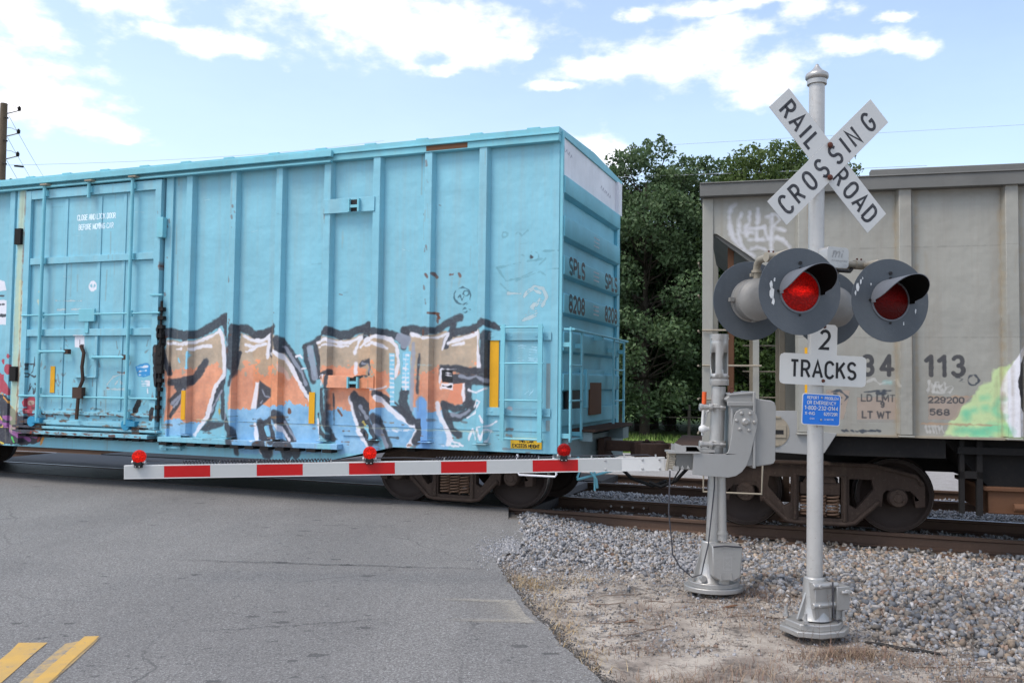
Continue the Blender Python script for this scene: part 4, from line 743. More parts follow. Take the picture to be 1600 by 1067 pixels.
 ('S', 'white', 0.017, [(-6.92, 1.66), (-6.7, 1.66)]),
 ('S', 'white', 0.014, [(-6.8, 1.62), (-6.79, 1.55)]),
 ('S', 'silver', 0.029, [(-7.63, 1.68), (-7.51, 1.8), (-7.32, 1.84), (-7.23, 1.86)]),
 ('S', 'silver', 0.023, [(-7.63, 1.6), (-7.22, 1.6)]),
 ('S', 'silver', 0.029, [(-7.46, 1.68), (-7.36, 1.77), (-7.32, 1.68)]),
 ('S', 'rust', 0.023, [(-7.42, 1.87), (-7.23, 1.86)]),
 ('S', 'rust', 0.017, [(-7.63, 1.62), (-7.54, 1.62)]),
 ('P', 'white', None, [(-8.34, 2.47), (-8.13, 2.47), (-8.12, 2.27), (-8.33, 2.27)]),
 ('S', 'ink2', 0.017, [(-8.23, 2.43), (-8.22, 2.29)]),
 ('P', 'ink2', None, [(-8.2, 2.32), (-8.13, 2.32), (-8.13, 2.27), (-8.2, 2.27)]),
 ('S', 'silver', 0.042, [(-8.77, 2.9), (-8.58, 2.9)]),
 ('S', 'silver', 0.03, [(-8.45, 2.9), (-8.26, 2.9)]),
 ('S', 'silver', 0.018, [(-8.81, 3.05), (-8.25, 3.04)]),
 ('S', 'cream', 0.037, [(-9.19, 3.21), (-9.14, 3.12)]),
 ('S', 'cream', 0.043, [(-9.2, 3.06), (-9.15, 2.91)]),
 ('S', 'white', 0.029, [(-7.92, 3.28), (-7.93, 3.26), (-7.94, 3.24), (-7.97, 3.23), (-7.99, 3.22), (-8.02, 3.22), (-8.05, 3.23), (-8.07, 3.25), (-8.08, 3.27), (-8.08, 3.29), (-8.07, 3.31), (-8.05, 3.33), (-8.03, 3.34), (-8, 3.34), (-7.97, 3.33), (-7.95, 3.32), (-7.93, 3.3), (-7.92, 3.28)]),
 ('S', 'white', 0.024, [(-8, 3.31), (-8, 3.24)]),
 ('P', 'white', None, [(-10.23, 3.46), (-10.1, 3.42), (-10.05, 3.27), (-10.22, 3.25)]),
 ('P', 'white', None, [(-10.21, 3.1), (-10.03, 3.09), (-10.02, 2.67), (-10.19, 2.67)]),
 ('S', 'ink2', 0.031, [(-10.2, 3.17), (-10.11, 3.17)]),
 ('S', 'ink2', 0.05, [(-10.16, 2.83), (-10.07, 2.83)]),
 ('S', 'ink2', 0.019, [(-10.19, 3.02), (-10.08, 3.02)]),
 ('P', 'red', None, [(-9.94, 2.03), (-9.95, 2.01), (-9.96, 1.99), (-9.98, 1.98), (-10.01, 1.97), (-10.04, 1.98), (-10.06, 1.98), (-10.09, 2), (-10.1, 2.02), (-10.1, 2.04), (-10.09, 2.06), (-10.07, 2.07), (-10.04, 2.08), (-10.02, 2.08), (-9.99, 2.08), (-9.97, 2.07), (-9.95, 2.05), (-9.94, 2.03)]),
 ('P', 'red', None, [(-9.79, 2.13), (-9.79, 2.12), (-9.8, 2.11), (-9.81, 2.11), (-9.82, 2.1), (-9.84, 2.1), (-9.86, 2.11), (-9.87, 2.12), (-9.87, 2.13), (-9.87, 2.14), (-9.87, 2.15), (-9.86, 2.16), (-9.84, 2.16), (-9.83, 2.17), (-9.81, 2.16), (-9.8, 2.15), (-9.79, 2.15), (-9.79, 2.13)]),
 ('P', 'red', None, [(-9.7, 1.9), (-9.71, 1.88), (-9.73, 1.85), (-9.76, 1.83), (-9.8, 1.82), (-9.84, 1.82), (-9.87, 1.84), (-9.9, 1.86), (-9.92, 1.89), (-9.92, 1.92), (-9.91, 1.94), (-9.88, 1.97), (-9.84, 1.98), (-9.8, 1.98), (-9.77, 1.98), (-9.73, 1.96), (-9.71, 1.93), (-9.7, 1.9)]),
 ('P', 'red', None, [(-10.15, 1.83), (-9.95, 1.77), (-9.8, 1.62), (-9.77, 1.47), (-9.98, 1.49), (-10.13, 1.49)]),
 ('P', 'darkpaint', None, [(-10.13, 1.48), (-9.85, 1.46), (-9.67, 1.25), (-9.46, 1.11), (-9.09, 1.11), (-9.05, 0.79), (-9.23, 0.64), (-10.08, 0.61)]),
 ('S', 'orange', 0.028, [(-10.11, 1.49), (-9.94, 1.45), (-9.67, 1.25)]),
 ('S', 'purple', 0.068, [(-10, 1.09), (-9.71, 1.07)]),
 ('S', 'purple', 0.067, [(-10.08, 1), (-9.61, 0.92)]),
 ('S', 'purple', 0.068, [(-9.82, 0.91), (-9.39, 0.71)]),
 ('S', 'purple', 0.067, [(-9.61, 0.86), (-9.23, 0.78)]),
 ('S', 'yellow', 0.037, [(-10.09, 1.09), (-9.89, 0.91)]),
 ('S', 'yellow', 0.031, [(-10.06, 0.66), (-9.98, 0.63)]),
 ('S', 'orange', 0.042, [(-9.05, 0.81), (-9.12, 0.65)]),
 ('S', 'redbr', 0.03, [(-9.12, 0.87), (-9.19, 0.69)]),
 ('S', 'green', 0.031, [(-9.67, 0.76), (-9.62, 0.67)]),
 ('P', 'red', None, [(-9.14, 1.36), (-9.15, 1.32), (-9.18, 1.29), (-9.22, 1.26), (-9.26, 1.25), (-9.32, 1.25), (-9.36, 1.27), (-9.4, 1.3), (-9.42, 1.33), (-9.42, 1.37), (-9.4, 1.41), (-9.37, 1.43), (-9.32, 1.45), (-9.27, 1.46), (-9.22, 1.45), (-9.18, 1.42), (-9.15, 1.39), (-9.14, 1.36)]),
 ('P', 'red', None, [(-9.19, 1.2), (-9.2, 1.18), (-9.21, 1.15), (-9.24, 1.13), (-9.28, 1.12), (-9.32, 1.12), (-9.36, 1.14), (-9.38, 1.16), (-9.4, 1.18), (-9.4, 1.21), (-9.39, 1.24), (-9.36, 1.26), (-9.33, 1.28), (-9.29, 1.28), (-9.25, 1.27), (-9.22, 1.26), (-9.2, 1.23), (-9.19, 1.2)]),
 ('S', 'cream', 0.079, [(-9.32, 1.35), (-9.24, 1.35)]),
 ('S', 'black', 0.115, [(-6.56, 2.55), (-6.51, 2.32)]),
 ('S', 'black', 0.125, [(-6.6, 2.26), (-6.56, 1.69)]),
 ('S', 'black', 0.085, [(-6.64, 1.29), (-6.67, 1.15)]),
 ('S', 'black', 0.103, [(-6.97, 1.4), (-7.04, 1.25)]),
 ('S', 'rust', 0.015, [(-9.54, 1.16), (-9.45, 1.16)]),
 ('S', 'rust', 0.018, [(-9.33, 1.13), (-9.22, 1.12)]),
 ('S', 'rust', 0.022, [(-9.13, 1.17), (-9, 1.17)]),
 ('S', 'rust', 0.024, [(-8.93, 1.14), (-8.78, 1.13)]),
 ('S', 'rust', 0.027, [(-8.73, 1.18), (-8.64, 1.17)]),
 ('S', 'rust', 0.03, [(-8.53, 1.15), (-8.42, 1.14)]),
 ('S', 'rust', 0.015, [(-8.33, 1.19), (-8.2, 1.18)]),
 ('S', 'rust', 0.018, [(-8.13, 1.15), (-7.99, 1.15)]),
 ('S', 'rust', 0.02, [(-7.94, 1.19), (-7.86, 1.19)]),
 ('S', 'rust', 0.023, [(-7.75, 1.16), (-7.64, 1.15)]),
 ('S', 'rust', 0.026, [(-7.56, 1.2), (-7.44, 1.19)]),
 ('S', 'rust', 0.029, [(-7.37, 1.17), (-7.23, 1.16)]),
 ('S', 'rust', 0.015, [(-7.18, 1.21), (-7.1, 1.2)]),
 ('S', 'rust', 0.017, [(-7, 1.17), (-6.9, 1.17)]),
 ('S', 'rust', 0.02, [(-6.82, 1.21), (-6.7, 1.21)]),
 ('S', 'rust', 0.023, [(-6.63, 1.18), (-6.5, 1.18)]),
 ('S', 'rustdk', 0.015, [(-9.07, 0.88), (-8.95, 0.87)]),
 ('S', 'rustdk', 0.014, [(-8.79, 0.88), (-8.67, 0.87)]),
 ('S', 'rustdk', 0.015, [(-8.51, 0.88), (-8.39, 0.87)]),
 ('S', 'rustdk', 0.015, [(-8.24, 0.87), (-8.12, 0.86)]),
 ('S', 'rustdk', 0.015, [(-7.96, 0.87), (-7.85, 0.86)]),
 ('S', 'rustdk', 0.014, [(-7.7, 0.87), (-7.58, 0.86)]),
 ('S', 'rustdk', 0.014, [(-7.43, 0.86), (-7.32, 0.86)]),
 ('S', 'rustdk', 0.015, [(-7.17, 0.86), (-7.06, 0.85)]),
 ('S', 'rustdk', 0.014, [(-6.91, 0.86), (-6.8, 0.85)]),
 ('S', 'rustdk', 0.015, [(-6.66, 0.86), (-6.55, 0.85)]),
 ('S', 'ruststreak', 0.018, [(-9.9, 1.19), (-9.89, 0.97)]),
 ('S', 'ruststreak', 0.019, [(-9.96, 1.15), (-9.93, 0.51)]),
 ('S', 'ruststreak', 0.019, [(-9.44, 2.08), (-9.43, 1.9)]),
 ('S', 'cream', 0.093, [(-9.59, 3.38), (-9.54, 1.9), (-9.57, 1.23)])],
2: [('P', 'lime', None, [(2.71, 1.24), (2.78, 1.4), (2.86, 1.47), (2.9, 1.58), (3.01, 1.68), (3.08, 1.81), (3.2, 1.88), (3.23, 1.99), (3.31, 2.05), (3.4, 2.06), (3.55, 2.22), (3.54, 1.25)]),
 ('P', 'white', None, [(3.55, 2.27), (3.44, 2.12), (3.35, 1.98), (3.3, 1.79), (3.31, 1.57), (3.35, 1.38), (3.41, 1.25), (3.54, 1.26)]),
 ('P', 'black', None, [(3.55, 2.16), (3.49, 2.01), (3.46, 1.87), (3.48, 1.72), (3.51, 1.59), (3.54, 1.53)]),
 ('S', 'teal', 0.055, [(2.85, 1.3), (2.95, 1.32), (3.04, 1.3), (3.18, 1.33), (3.27, 1.32)]),
 ('S', 'teal', 0.043, [(2.94, 1.49), (2.96, 1.45)]),
 ('S', 'teal', 0.028, [(2.96, 1.52), (3.04, 1.55)]),
 ('S', 'teal', 0.026, [(3.12, 1.68), (3.18, 1.69)]),
 ('S', 'teal', 0.033, [(3.14, 1.57), (3.16, 1.57)]),
 ('S', 'teal', 0.065, [(3.04, 1.28), (3.18, 1.28)]),
 ('S', 'teal', 0.054, [(3.2, 1.36), (3.33, 1.37), (3.37, 1.31)]),
 ('S', 'teal', 0.032, [(3.3, 1.67), (3.26, 1.58)]),
 ('S', 'teal', 0.044, [(3.26, 1.52), (3.31, 1.48)]),
 ('S', 'chalk', 0.009, [(2.56, 1.86), (2.56, 1.75), (2.59, 1.84), (2.6, 1.74), (2.63, 1.84), (2.65, 1.75)]),
 ('S', 'chalk', 0.012, [(2.57, 1.87), (2.55, 1.74)]),
 ('S', 'chalk', 0.012, [(2.61, 1.75), (2.63, 1.86), (2.67, 1.86), (2.66, 1.8), (2.69, 1.76)]),
 ('S', 'chalk', 0.013, [(2.68, 1.8), (2.72, 1.86), (2.74, 1.79), (2.72, 1.74), (2.7, 1.78)]),
 ('S', 'chalk', 0.012, [(2.74, 1.8), (2.8, 1.82), (2.82, 1.8), (2.78, 1.73)]),
 ('S', 'chalk', 0.012, [(2.54, 1.76), (2.68, 1.73), (2.82, 1.75)]),
 ('S', 'ink2', 0.005, [(3.08, 1.89), (3.08, 1.86), (3.06, 1.85), (3.05, 1.83), (3.03, 1.83), (3.01, 1.83), (2.99, 1.84), (2.98, 1.85), (2.97, 1.87), (2.97, 1.9), (2.98, 1.92), (2.99, 1.93), (3.01, 1.94), (3.03, 1.95), (3.05, 1.94), (3.06, 1.93), (3.08, 1.91), (3.08, 1.89)]),
 ('S', 'ink2', 0.005, [(2.84, 1.92), (2.92, 1.9), (2.88, 1.87), (2.95, 1.86)]),
 ('P', 'pinkb', None, [(2.56, 1.69), (3.01, 1.7), (2.9, 1.58), (2.86, 1.47), (2.82, 1.43), (2.55, 1.43)]),
 ('S', 'rustlt', 0.006, [(2.48, 1.38), (3.37, 1.38)]),
 ('S', 'rustlt', 0.005, [(2.56, 1.69), (3.01, 1.7)]),
 ('P', 'pinkb', None, [(1.78, 1.67), (2.21, 1.68), (2.21, 1.42), (1.78, 1.41)]),
 ('P', 'greyb', None, [(1.78, 1.41), (2.22, 1.42), (2.22, 1.39), (1.78, 1.38)]),
 ('P', 'greyb', None, [(2.21, 1.69), (2.23, 1.69), (2.23, 1.39), (2.21, 1.39)]),
 ('P', 'pinkb', None, [(1.44, 1.75), (1.7, 1.75), (1.67, 1.57), (1.63, 1.41), (1.43, 1.41)]),
 ('S', 'tealb', 0.047, [(2.09, 1.85), (2.15, 1.85)]),
 ('S', 'chalk', 0.019, [(1.83, 1.83), (1.97, 1.89), (2.03, 1.83), (2.21, 1.88), (2.23, 1.81)]),
 ('S', 'ink2', 0.012, [(1.86, 1.73), (2.01, 1.75), (2.18, 1.76), (1.99, 1.72), (2.14, 1.72)]),
 ('S', 'ink2', 0.01, [(1.46, 1.72), (1.59, 1.75), (1.68, 1.67), (1.61, 1.59)]),
 ('S', 'ink2', 0.009, [(1.52, 1.71), (1.61, 1.66)]),
 ('S', 'chalk', 0.014, [(2.52, 1.35), (2.54, 1.28)]),
 ('S', 'chalk', 0.013, [(2.56, 1.35), (2.57, 1.28)]),
 ('S', 'chalk', 0.014, [(2.59, 1.35), (2.61, 1.28)]),
 ('S', 'chalk', 0.014, [(2.62, 1.35), (2.64, 1.28)]),
 ('S', 'chalk', 0.014, [(2.66, 1.35), (2.67, 1.28)]),
 ('S', 'chalk', 0.014, [(2.69, 1.35), (2.71, 1.28)]),
 ('S', 'ink2', 0.021, [(1.61, 1.28), (1.64, 1.27)]),
 ('S', 'ink2', 0.021, [(1.66, 1.28), (1.69, 1.27)]),
 ('S', 'ink2', 0.021, [(1.71, 1.28), (1.74, 1.27)]),
 ('S', 'ink2', 0.021, [(1.76, 1.28), (1.79, 1.27)]),
 ('S', 'ink2', 0.021, [(1.8, 1.28), (1.84, 1.27)]),
 ('S', 'ink2', 0.021, [(1.85, 1.28), (1.88, 1.28)]),
 ('S', 'ink2', 0.021, [(1.9, 1.28), (1.93, 1.28)]),
 ('S', 'ink2', 0.021, [(1.95, 1.28), (1.98, 1.28)]),
 ('S', 'ink2', 0.021, [(2, 1.29), (2.03, 1.28)]),
 ('S', 'tag', 0.053, [(0.39, 4), (0.34, 3.96), (0.32, 3.86), (0.33, 3.73), (0.36, 3.6), (0.42, 3.51), (0.51, 3.43), (0.61, 3.36)]),
 ('S', 'tag', 0.041, [(0.46, 3.88), (0.43, 3.81), (0.44, 3.7), (0.47, 3.65), (0.59, 3.65)]),
 ('S', 'tag', 0.041, [(0.56, 3.9), (0.56, 3.78), (0.51, 3.7), (0.52, 3.61)]),
 ('S', 'tag', 0.049, [(0.66, 3.94), (0.65, 3.75)]),
 ('S', 'tag', 0.044, [(0.57, 3.7), (0.73, 3.71)]),
 ('S', 'tag', 0.044, [(0.64, 3.69), (0.65, 3.57)]),
 ('S', 'tag', 0.039, [(0.55, 3.56), (0.73, 3.56)]),
 ('S', 'tag', 0.041, [(0.73, 3.71), (0.77, 3.57)]),
 ('S', 'tag', 0.049, [(0.83, 3.85), (0.81, 3.57), (0.82, 3.31)]),
 ('S', 'tag', 0.041, [(0.76, 3.84), (0.89, 3.86), (0.91, 3.79), (0.84, 3.72), (0.97, 3.66)]),
 ('S', 'tag', 0.039, [(0.88, 3.58), (0.94, 3.56), (1.02, 3.46), (1.01, 3.39)]),
 ('S', 'tag', 0.03, [(0.58, 3.45), (0.65, 3.47), (0.73, 3.45), (0.75, 3.43)]),
 ('S', 'tag', 0.035, [(0.42, 3.69), (0.45, 3.53), (0.5, 3.44)])]}
BOXR = (-12.6, 0.0, .5, 5.2)
ra = Raster(*BOXR, .008); ra.run(PAINT[1])
ra.text('CLOSE AND LOCK DOOR', .085, .018, -7.98, 4.42, (220, 240, 250), .82); ra.text('BEFORE MOVING CAR', .085, .018, -7.98, 4.26, (220, 240, 250), .74)
ra.stroke([(-9.66, .9), (-9.62, 4.9)], .14, (196, 200, 150), .05, .55)
ra.stroke([(-9.58, .9), (-9.55, 4.9)], .02, (120, 70, 50), .02, .6)
g = np.random.default_rng(5)
for k in range(60):                                        # rust specks at rivets, door edges and rib feet
    u = g.choice([-9.52, -6.58, -1.96, -6.5, -3.6, -5.25]) + g.normal(0, .03); w = g.uniform(.9, 4.9); ra.stroke([(u, w), (u + .01, w - g.uniform(.01, .08))], g.uniform(.012, .03), PC['rust'], .01, .6)
for k in range(46):
    u = g.uniform(-9.5, -.2); w = g.choice([1.15, .88, .84, 1.03, 2.45]) + g.normal(0, .02); ra.stroke([(u, w), (u + g.uniform(.02, .12), w)], g.uniform(.01, .02), PC['rust'], .01, .5)
for k in range(70):                                        # thin rust runs below fixings and along rib edges
    u = g.choice([-1.16, -1.99, -2.81, -3.62, -4.47, -5.3, -6.3, -9.6, -8.4, -7.6]) + g.normal(0, .05); w = g.choice([4.95, 4.2, 3.6, 2.6, 1.15, 1.7]) + g.normal(0, .08); L = g.uniform(.15, .7); ra.stroke([(u, w), (u + g.normal(0, .006), w - L)], g.uniform(.008, .02), (134, 118, 96), .02, g.uniform(.15, .45), .004)
for k in range(40):                                        # scuffs and pale scratches
    u = g.uniform(-9.4, -.2); w = g.uniform(1., 4.8); a = g.normal(0, .5); L = g.uniform(.05, .3); ra.stroke([(u, w), (u + L * math.cos(a), w + L * math.sin(a) * .3)], .012, (168, 206, 216) if k % 2 else (104, 150, 166), .01, .4)
for k in range(150):                                       # grime and rust gathered on the ledges of the door and sill
    u = g.uniform(-9.6, -6.45) if k < 110 else g.uniform(-6.4, -.2); w = g.choice([.86, .95, 1.02, 1.08, 1.18, 1.24]) + g.normal(0, .018); L = g.uniform(.02, .16); ra.stroke([(u, w), (u + L, w + g.normal(0, .006))], g.uniform(.01, .03), [(96, 62, 44), (60, 58, 58), (140, 110, 80)][k % 3], .012, g.uniform(.35, .8), .02)
for k in range(50):
    u = g.uniform(-9.45, -6.6); w = g.uniform(1.1, 2.4); ra.stroke([(u, w), (u + g.normal(0, .03), w - g.uniform(.02, .12))], g.uniform(.01, .022), (110, 76, 58), .01, .5, .02)
IM_BOX = ra.image('boxcar_side_paint')
HOPR = (-.2, 9.0, .9, 4.3)
rh = Raster(*HOPR, .007); rh.run(PAINT[2])
for txt, u in (('3', 1.90), ('4', 2.11), ('1', 2.56), ('1', 2.70), ('3', 2.87)): rh.text(txt, .215, .050, u, 2.045, PC['num'], None, .95)
rh.text('LD LMT', .072, .018, 2.01, 1.665, PC['num'], .36, .8); rh.text('LT WT', .072, .018, 1.99, 1.47, PC['num'], .3, .8); rh.text('9', .06, .016, 2.06, 1.59, PC['num'], None, .8)
rh.text('229200', .062, .016, 2.74, 1.655, PC['num'], .37, .85); rh.text('568', .062, .016, 2.67, 1.515, PC['num'], .2, .85)
for k in range(60):
    u = g.choice([1.3, 2.42, 3.53, 2.2, 3.3, .2]) + g.normal(0, .06); w = g.choice([4.05, 3.3, 2.6, 1.9]) + g.normal(0, .15); L = g.uniform(.2, 1.1); rh.stroke([(u, w), (u + g.normal(0, .01), w - L)], g.uniform(.01, .03), (132, 116, 94), .03, g.uniform(.1, .3), .006)
for u in (1.31, 2.43, 3.54, 2.21, 3.32): rh.stroke([(u, 1.25), (u, 4.05)], .03, (150, 134, 108), .03, .45)
for w in (3.42, 2.37): rh.stroke([(.2, w), (9, w + .01)], .006, (120, 118, 112), .008, .5, .01)
rh.stroke([(0, 4.03), (9, 4.03)], .10, (104, 102, 98), .10, .5)
IM_HOP = rh.image('hopper_side_paint')
def sidemat(name, im, c, dirt, metal_bump=True):
    s = N(name); big = s.noise(.9, 4); fine = s.noise(24, 6, .7); st = s.noise(5, 6, .7, (1, 1, .05)); hz = s.noise(3, 5, .6, (.08, 1, 5))
    b = s.mix(s.ramp(big, .3, .7), tuple(x * .93 for x in c[:3]) + (1,), tuple(x * 1.07 for x in c[:3]) + (1,))
    b = s.mix(s.ramp(hz, .5, .75, 0, .22), b, tuple(x * .8 for x in c[:3]) + (1,))
    b = s.mix(s.ramp(st, .46, .8, 0, .45), b, dirt); b = s.mix(s.ramp(fine, .58, .85, 0, .28), b, dirt)
    uvn = s.n('ShaderNodeUVMap'); uvn.uv_map = 'side'; t = s.n('ShaderNodeTexImage'); t.image = im; t.extension = 'CLIP'; s.l(uvn.outputs[0], t.inputs[0])
    b = s.mix(t.outputs['Alpha'], b, s.mix(s.ramp(fine, .5, .85, 0, .3), t.outputs['Color'], dirt)); s.col(b)
    mid = s.noise(2.6, 3, .5, (1, 1, .6)); bn = s.bump(big, .05, .9); bn = s.bump(mid, .03, .8, bn); s.bump(fine, .0015, 1, bn); return s.set(.5, 0, .4)
M['box'] = sidemat('boxcar_side_light_blue', IM_BOX, (0.215, 0.500, 0.610, 1), (0.28, 0.33, 0.32, 1))
M['hop'] = sidemat('hopper_side_grey', IM_HOP, (0.305, 0.30, 0.268, 1), (0.22, 0.185, 0.15, 1))

# ------------------------------------------------------------------ railway curve
TP = [(-11.789, 18.044), (-.424, 13.674), (4.097, 11.969), (15.712, 8.995)]
TC = np.polyfit([p[0] for p in TP], [p[1] for p in TP], 3)
def yc(x):
    x = np.asarray(x, float); lo, hi = -13., 17.
    y = np.polyval(TC, np.clip(x, lo, hi)); d = np.polyder(TC)
    return y + np.where(x < lo, (x - lo) * np.polyval(d, lo), 0) + np.where(x > hi, (x - hi) * np.polyval(d, hi), 0)
def slope(x): return float((yc(x + .05) - yc(x - .05)) / .1)
def dist(x, y):
    """signed distance beyond the centreline of the near track"""
    x = np.asarray(x, float); m = (yc(x + .05) - yc(x - .05)) / .1
    return (y - yc(x)) / np.sqrt(1 + m * m)
def trk(x, d, z=0.):
    m = slope(x); k = 1 / math.sqrt(1 + m * m); return Vector((x - m * k * d, float(yc(x)) + k * d, z))
SIDING = 3.75
# ------------------------------------------------------------------ ground
def smooth(a, b, x): t = np.clip((x - a) / (b - a), 0, 1); return t * t * (3 - 2 * t)
def fbm(x, y, f0=.4, o=5, seed=1):
    g = np.random.default_rng(seed); r = np.zeros_like(x); a = 1.
    for k in range(o):
        for j in range(3):
            t = g.uniform(0, 2 * PI); ph = g.uniform(0, 2 * PI); f = f0 * 2 ** k * g.uniform(.8, 1.25); r = r + a * np.sin((x * math.cos(t) + y * math.sin(t)) * f * 2 * PI + ph) / 3
        a *= .5
    return r
right_edge = [(1.6, -3), (1.25, 1.), (.82, 4.), (.53, 5.41), (.42, 5.8), (.30, 6.21), (.25, 6.59), (.14, 6.93), (.03, 7.6), (-.07, 8.16), (-.13, 8.6), (-.19, 8.95), (-.08, 9.25), (.05, 9.6), (.12, 10.1), (.12, 10.61), (.15, 11.2), (.2, 11.6)]
def road_x(y): return np.interp(y, [p[1] for p in right_edge], [p[0] for p in right_edge])
def gz(x, y):
    x = np.asarray(x, float); y = np.asarray(y, float); d = dist(x, y)
    z = -.055 + .022 * fbm(x, y, .35, 4)
    near = smooth(-4.2, -2.0, d)
    near = near * np.where(d < -.8, smooth(.1, 1.8, x) * .97 + .03, 1); z = z * (1 - near) + near * (-.19 + .012 * fbm(x, y, 1.1, 3, 2))
    bump_ = np.exp(-((d + 2.4) / .9) ** 2) * .035; z = z + bump_
    z = np.where(d > 5.2, z * (1 - smooth(5.2, 7., d)) + smooth(5.2, 7., d) * (-.20 + .015 * fbm(x, y, .3, 3, 5)), z)
    z = z + smooth(12., 15., d) * .1
    ex = x - road_x(y); k = (1 - smooth(.05, .5, ex)) * (ex > -.3) * (y < 11.9) * (y > 0); z = z * (1 - k) + k * (-.014 + .008 * fbm(x, y, 1.5, 3, 6))
    return z
xs = np.unique(np.concatenate([np.linspace(-900, -40, 12), np.arange(-40, -3, .9), np.arange(-3, -.6, .25), np.arange(-.6, 6.6, .055), np.arange(6.6, 14, .3), np.arange(14, 60, 1.5), np.linspace(60, 900, 12)]))
ys = np.unique(np.concatenate([np.linspace(-300, -12, 8), np.arange(-12, 4, .8), np.arange(4, 12.4, .055), np.arange(12.4, 22, .22), np.arange(22, 60, 1.2), np.linspace(60, 1500, 14)]))
GX, GY = np.meshgrid(xs, ys); D_ = dist(GX, GY); GZ = gz(GX, GY)
lowline = np.interp(GX, [-2, -.24, .68, 1.65, 2.47, 2.75, 3.09, 3.52, 5, 9], [9.4, 9.31, 9.15, 8.75, 8.07, 7.14, 6.57, 6.08, 5.2, 4])
zr = smooth(-.25, .35, GY - lowline) * (1 - smooth(5., 5.6, D_)); zg = smooth(5.0, 5.6, D_) * 1.0; zb = smooth(11.6, 12.2, D_)
# grass also behind, on the camera side verge far right and left
nx, ny = len(xs), len(ys)
me = bpy.data.meshes.new('ground'); vv = np.stack([GX, GY, GZ], -1).reshape(-1, 3)
idx = np.arange(nx * ny).reshape(ny, nx); ff = np.stack([idx[:-1, :-1], idx[:-1, 1:], idx[1:, 1:], idx[1:, :-1]], -1).reshape(-1, 4)
def fastmesh(me, v, f, k):
    me.vertices.add(len(v)); me.vertices.foreach_set('co', np.ascontiguousarray(v, dtype=np.float32).ravel()); me.loops.add(f.size); me.loops.foreach_set('vertex_index', f.astype(np.int32).ravel()); me.polygons.add(len(f)); me.polygons.foreach_set('loop_start', np.arange(0, f.size, k, dtype=np.int32)); me.update(calc_edges=True)
def vcol(me, name, c):
    a = me.color_attributes.new(name, 'FLOAT_COLOR', 'POINT'); c4 = np.ones((len(c), 4), np.float32); c4[:, :c.shape[1]] = c; a.data.foreach_set('color', c4.ravel())
fastmesh(me, vv, ff, 4); me.polygons.foreach_set('use_smooth', np.ones(len(ff), bool)); vcol(me, 'zone', np.stack([zr, zg * (1 - zb), zb], -1).reshape(-1, 3)); me.materials.append(M['ground'])
ground = bpy.data.objects.new('ground', me); COL.objects.link(ground); ground['kind'] = 'structure'

# ------------------------------------------------------------------ road and crossing
gg = np.random.default_rng(3)
def resample(pts, step, jit):
    out = []
    for p, q in zip(pts[:-1], pts[1:]):
        L = math.hypot(q[0] - p[0], q[1] - p[1]); k = max(1, int(L / step))
        for i in range(k): out.append((p[0] + (q[0] - p[0]) * i / k + gg.normal(0, jit), p[1] + (q[1] - p[1]) * i / k))
    out.append(pts[-1]); return out
re_ = resample(right_edge, .05, .008)
NR = -.805                                                     # field side of the near rail
mb = MB(); nvert = []
def road_left(y): return -6.3 - .17 * (y - 6)
rows = []
for (x, y) in re_: rows.append([(road_left(y) + (x - road_left(y)) * t, y) for t in [0, .3, .6, .8, .9, .96, 1]])
vs = [(p[0], p[1], .0) for r in rows for p in r]; m_ = 7
mb.add(vs, [(i * m_ + j, i * m_ + j + 1, (i + 1) * m_ + j + 1, (i + 1) * m_ + j) for i in range(len(rows) - 1) for j in range(m_ - 1)])
# wedge up to the rail
xa = np.linspace(-13., .50, 60); last = []
for x in xa: last.append(tuple(trk(x, NR)))
x_of = lambda p: p[0]
top = [(p[0], p[1], 0.) for p in last if p[0] < .2]; yb = 11.6
base = [(p[0], min(yb, p[1] - .01), 0.) for p in top]
o_ = len(mb.v); mb.add(base + top, [(i, i + 1, len(top) + i + 1, len(top) + i) for i in range(len(top) - 1)])
# edge thickness
ev = [(p[0], p[1], .0) for p in re_] + [(p[0] + .045, p[1], -.03) for p in re_]; k_ = len(re_)
mb.add(ev, [(i, i + k_, i + 1 + k_, i + 1) for i in range(k_ - 1)])
mb.v = [(x, y, z if z < -.05 else .004 - .0006 * max(0, 6 - abs(y - 7)) * 0) for x, y, z in mb.v]
road = mb.build('road', M['asphalt'], fixn=False); road['kind'] = 'structure'
def strip(name, mat, x0, x1, d0, d1, z, thick=.05, n=50):
    b = MB(); vs = []
    for x in np.linspace(x0, x1, n):
        a = trk(x, d0); c = trk(x, d1); vs += [(a.x, a.y, z), (c.x, c.y, z), (a.x, a.y, z - thick), (c.x, c.y, z - thick)]
    fs = []
    for i in range(n - 1):
        k = 4 * i; fs += [(k, k + 4, k + 5, k + 1), (k + 2, k + 6, k + 4, k), (k + 1, k + 5, k + 7, k + 3)]
    fs += [(0, 1, 3, 2), (4 * n - 4, 4 * n - 2, 4 * n - 1, 4 * n - 3)]
    b.add(vs, fs); return b.build(name, mat)
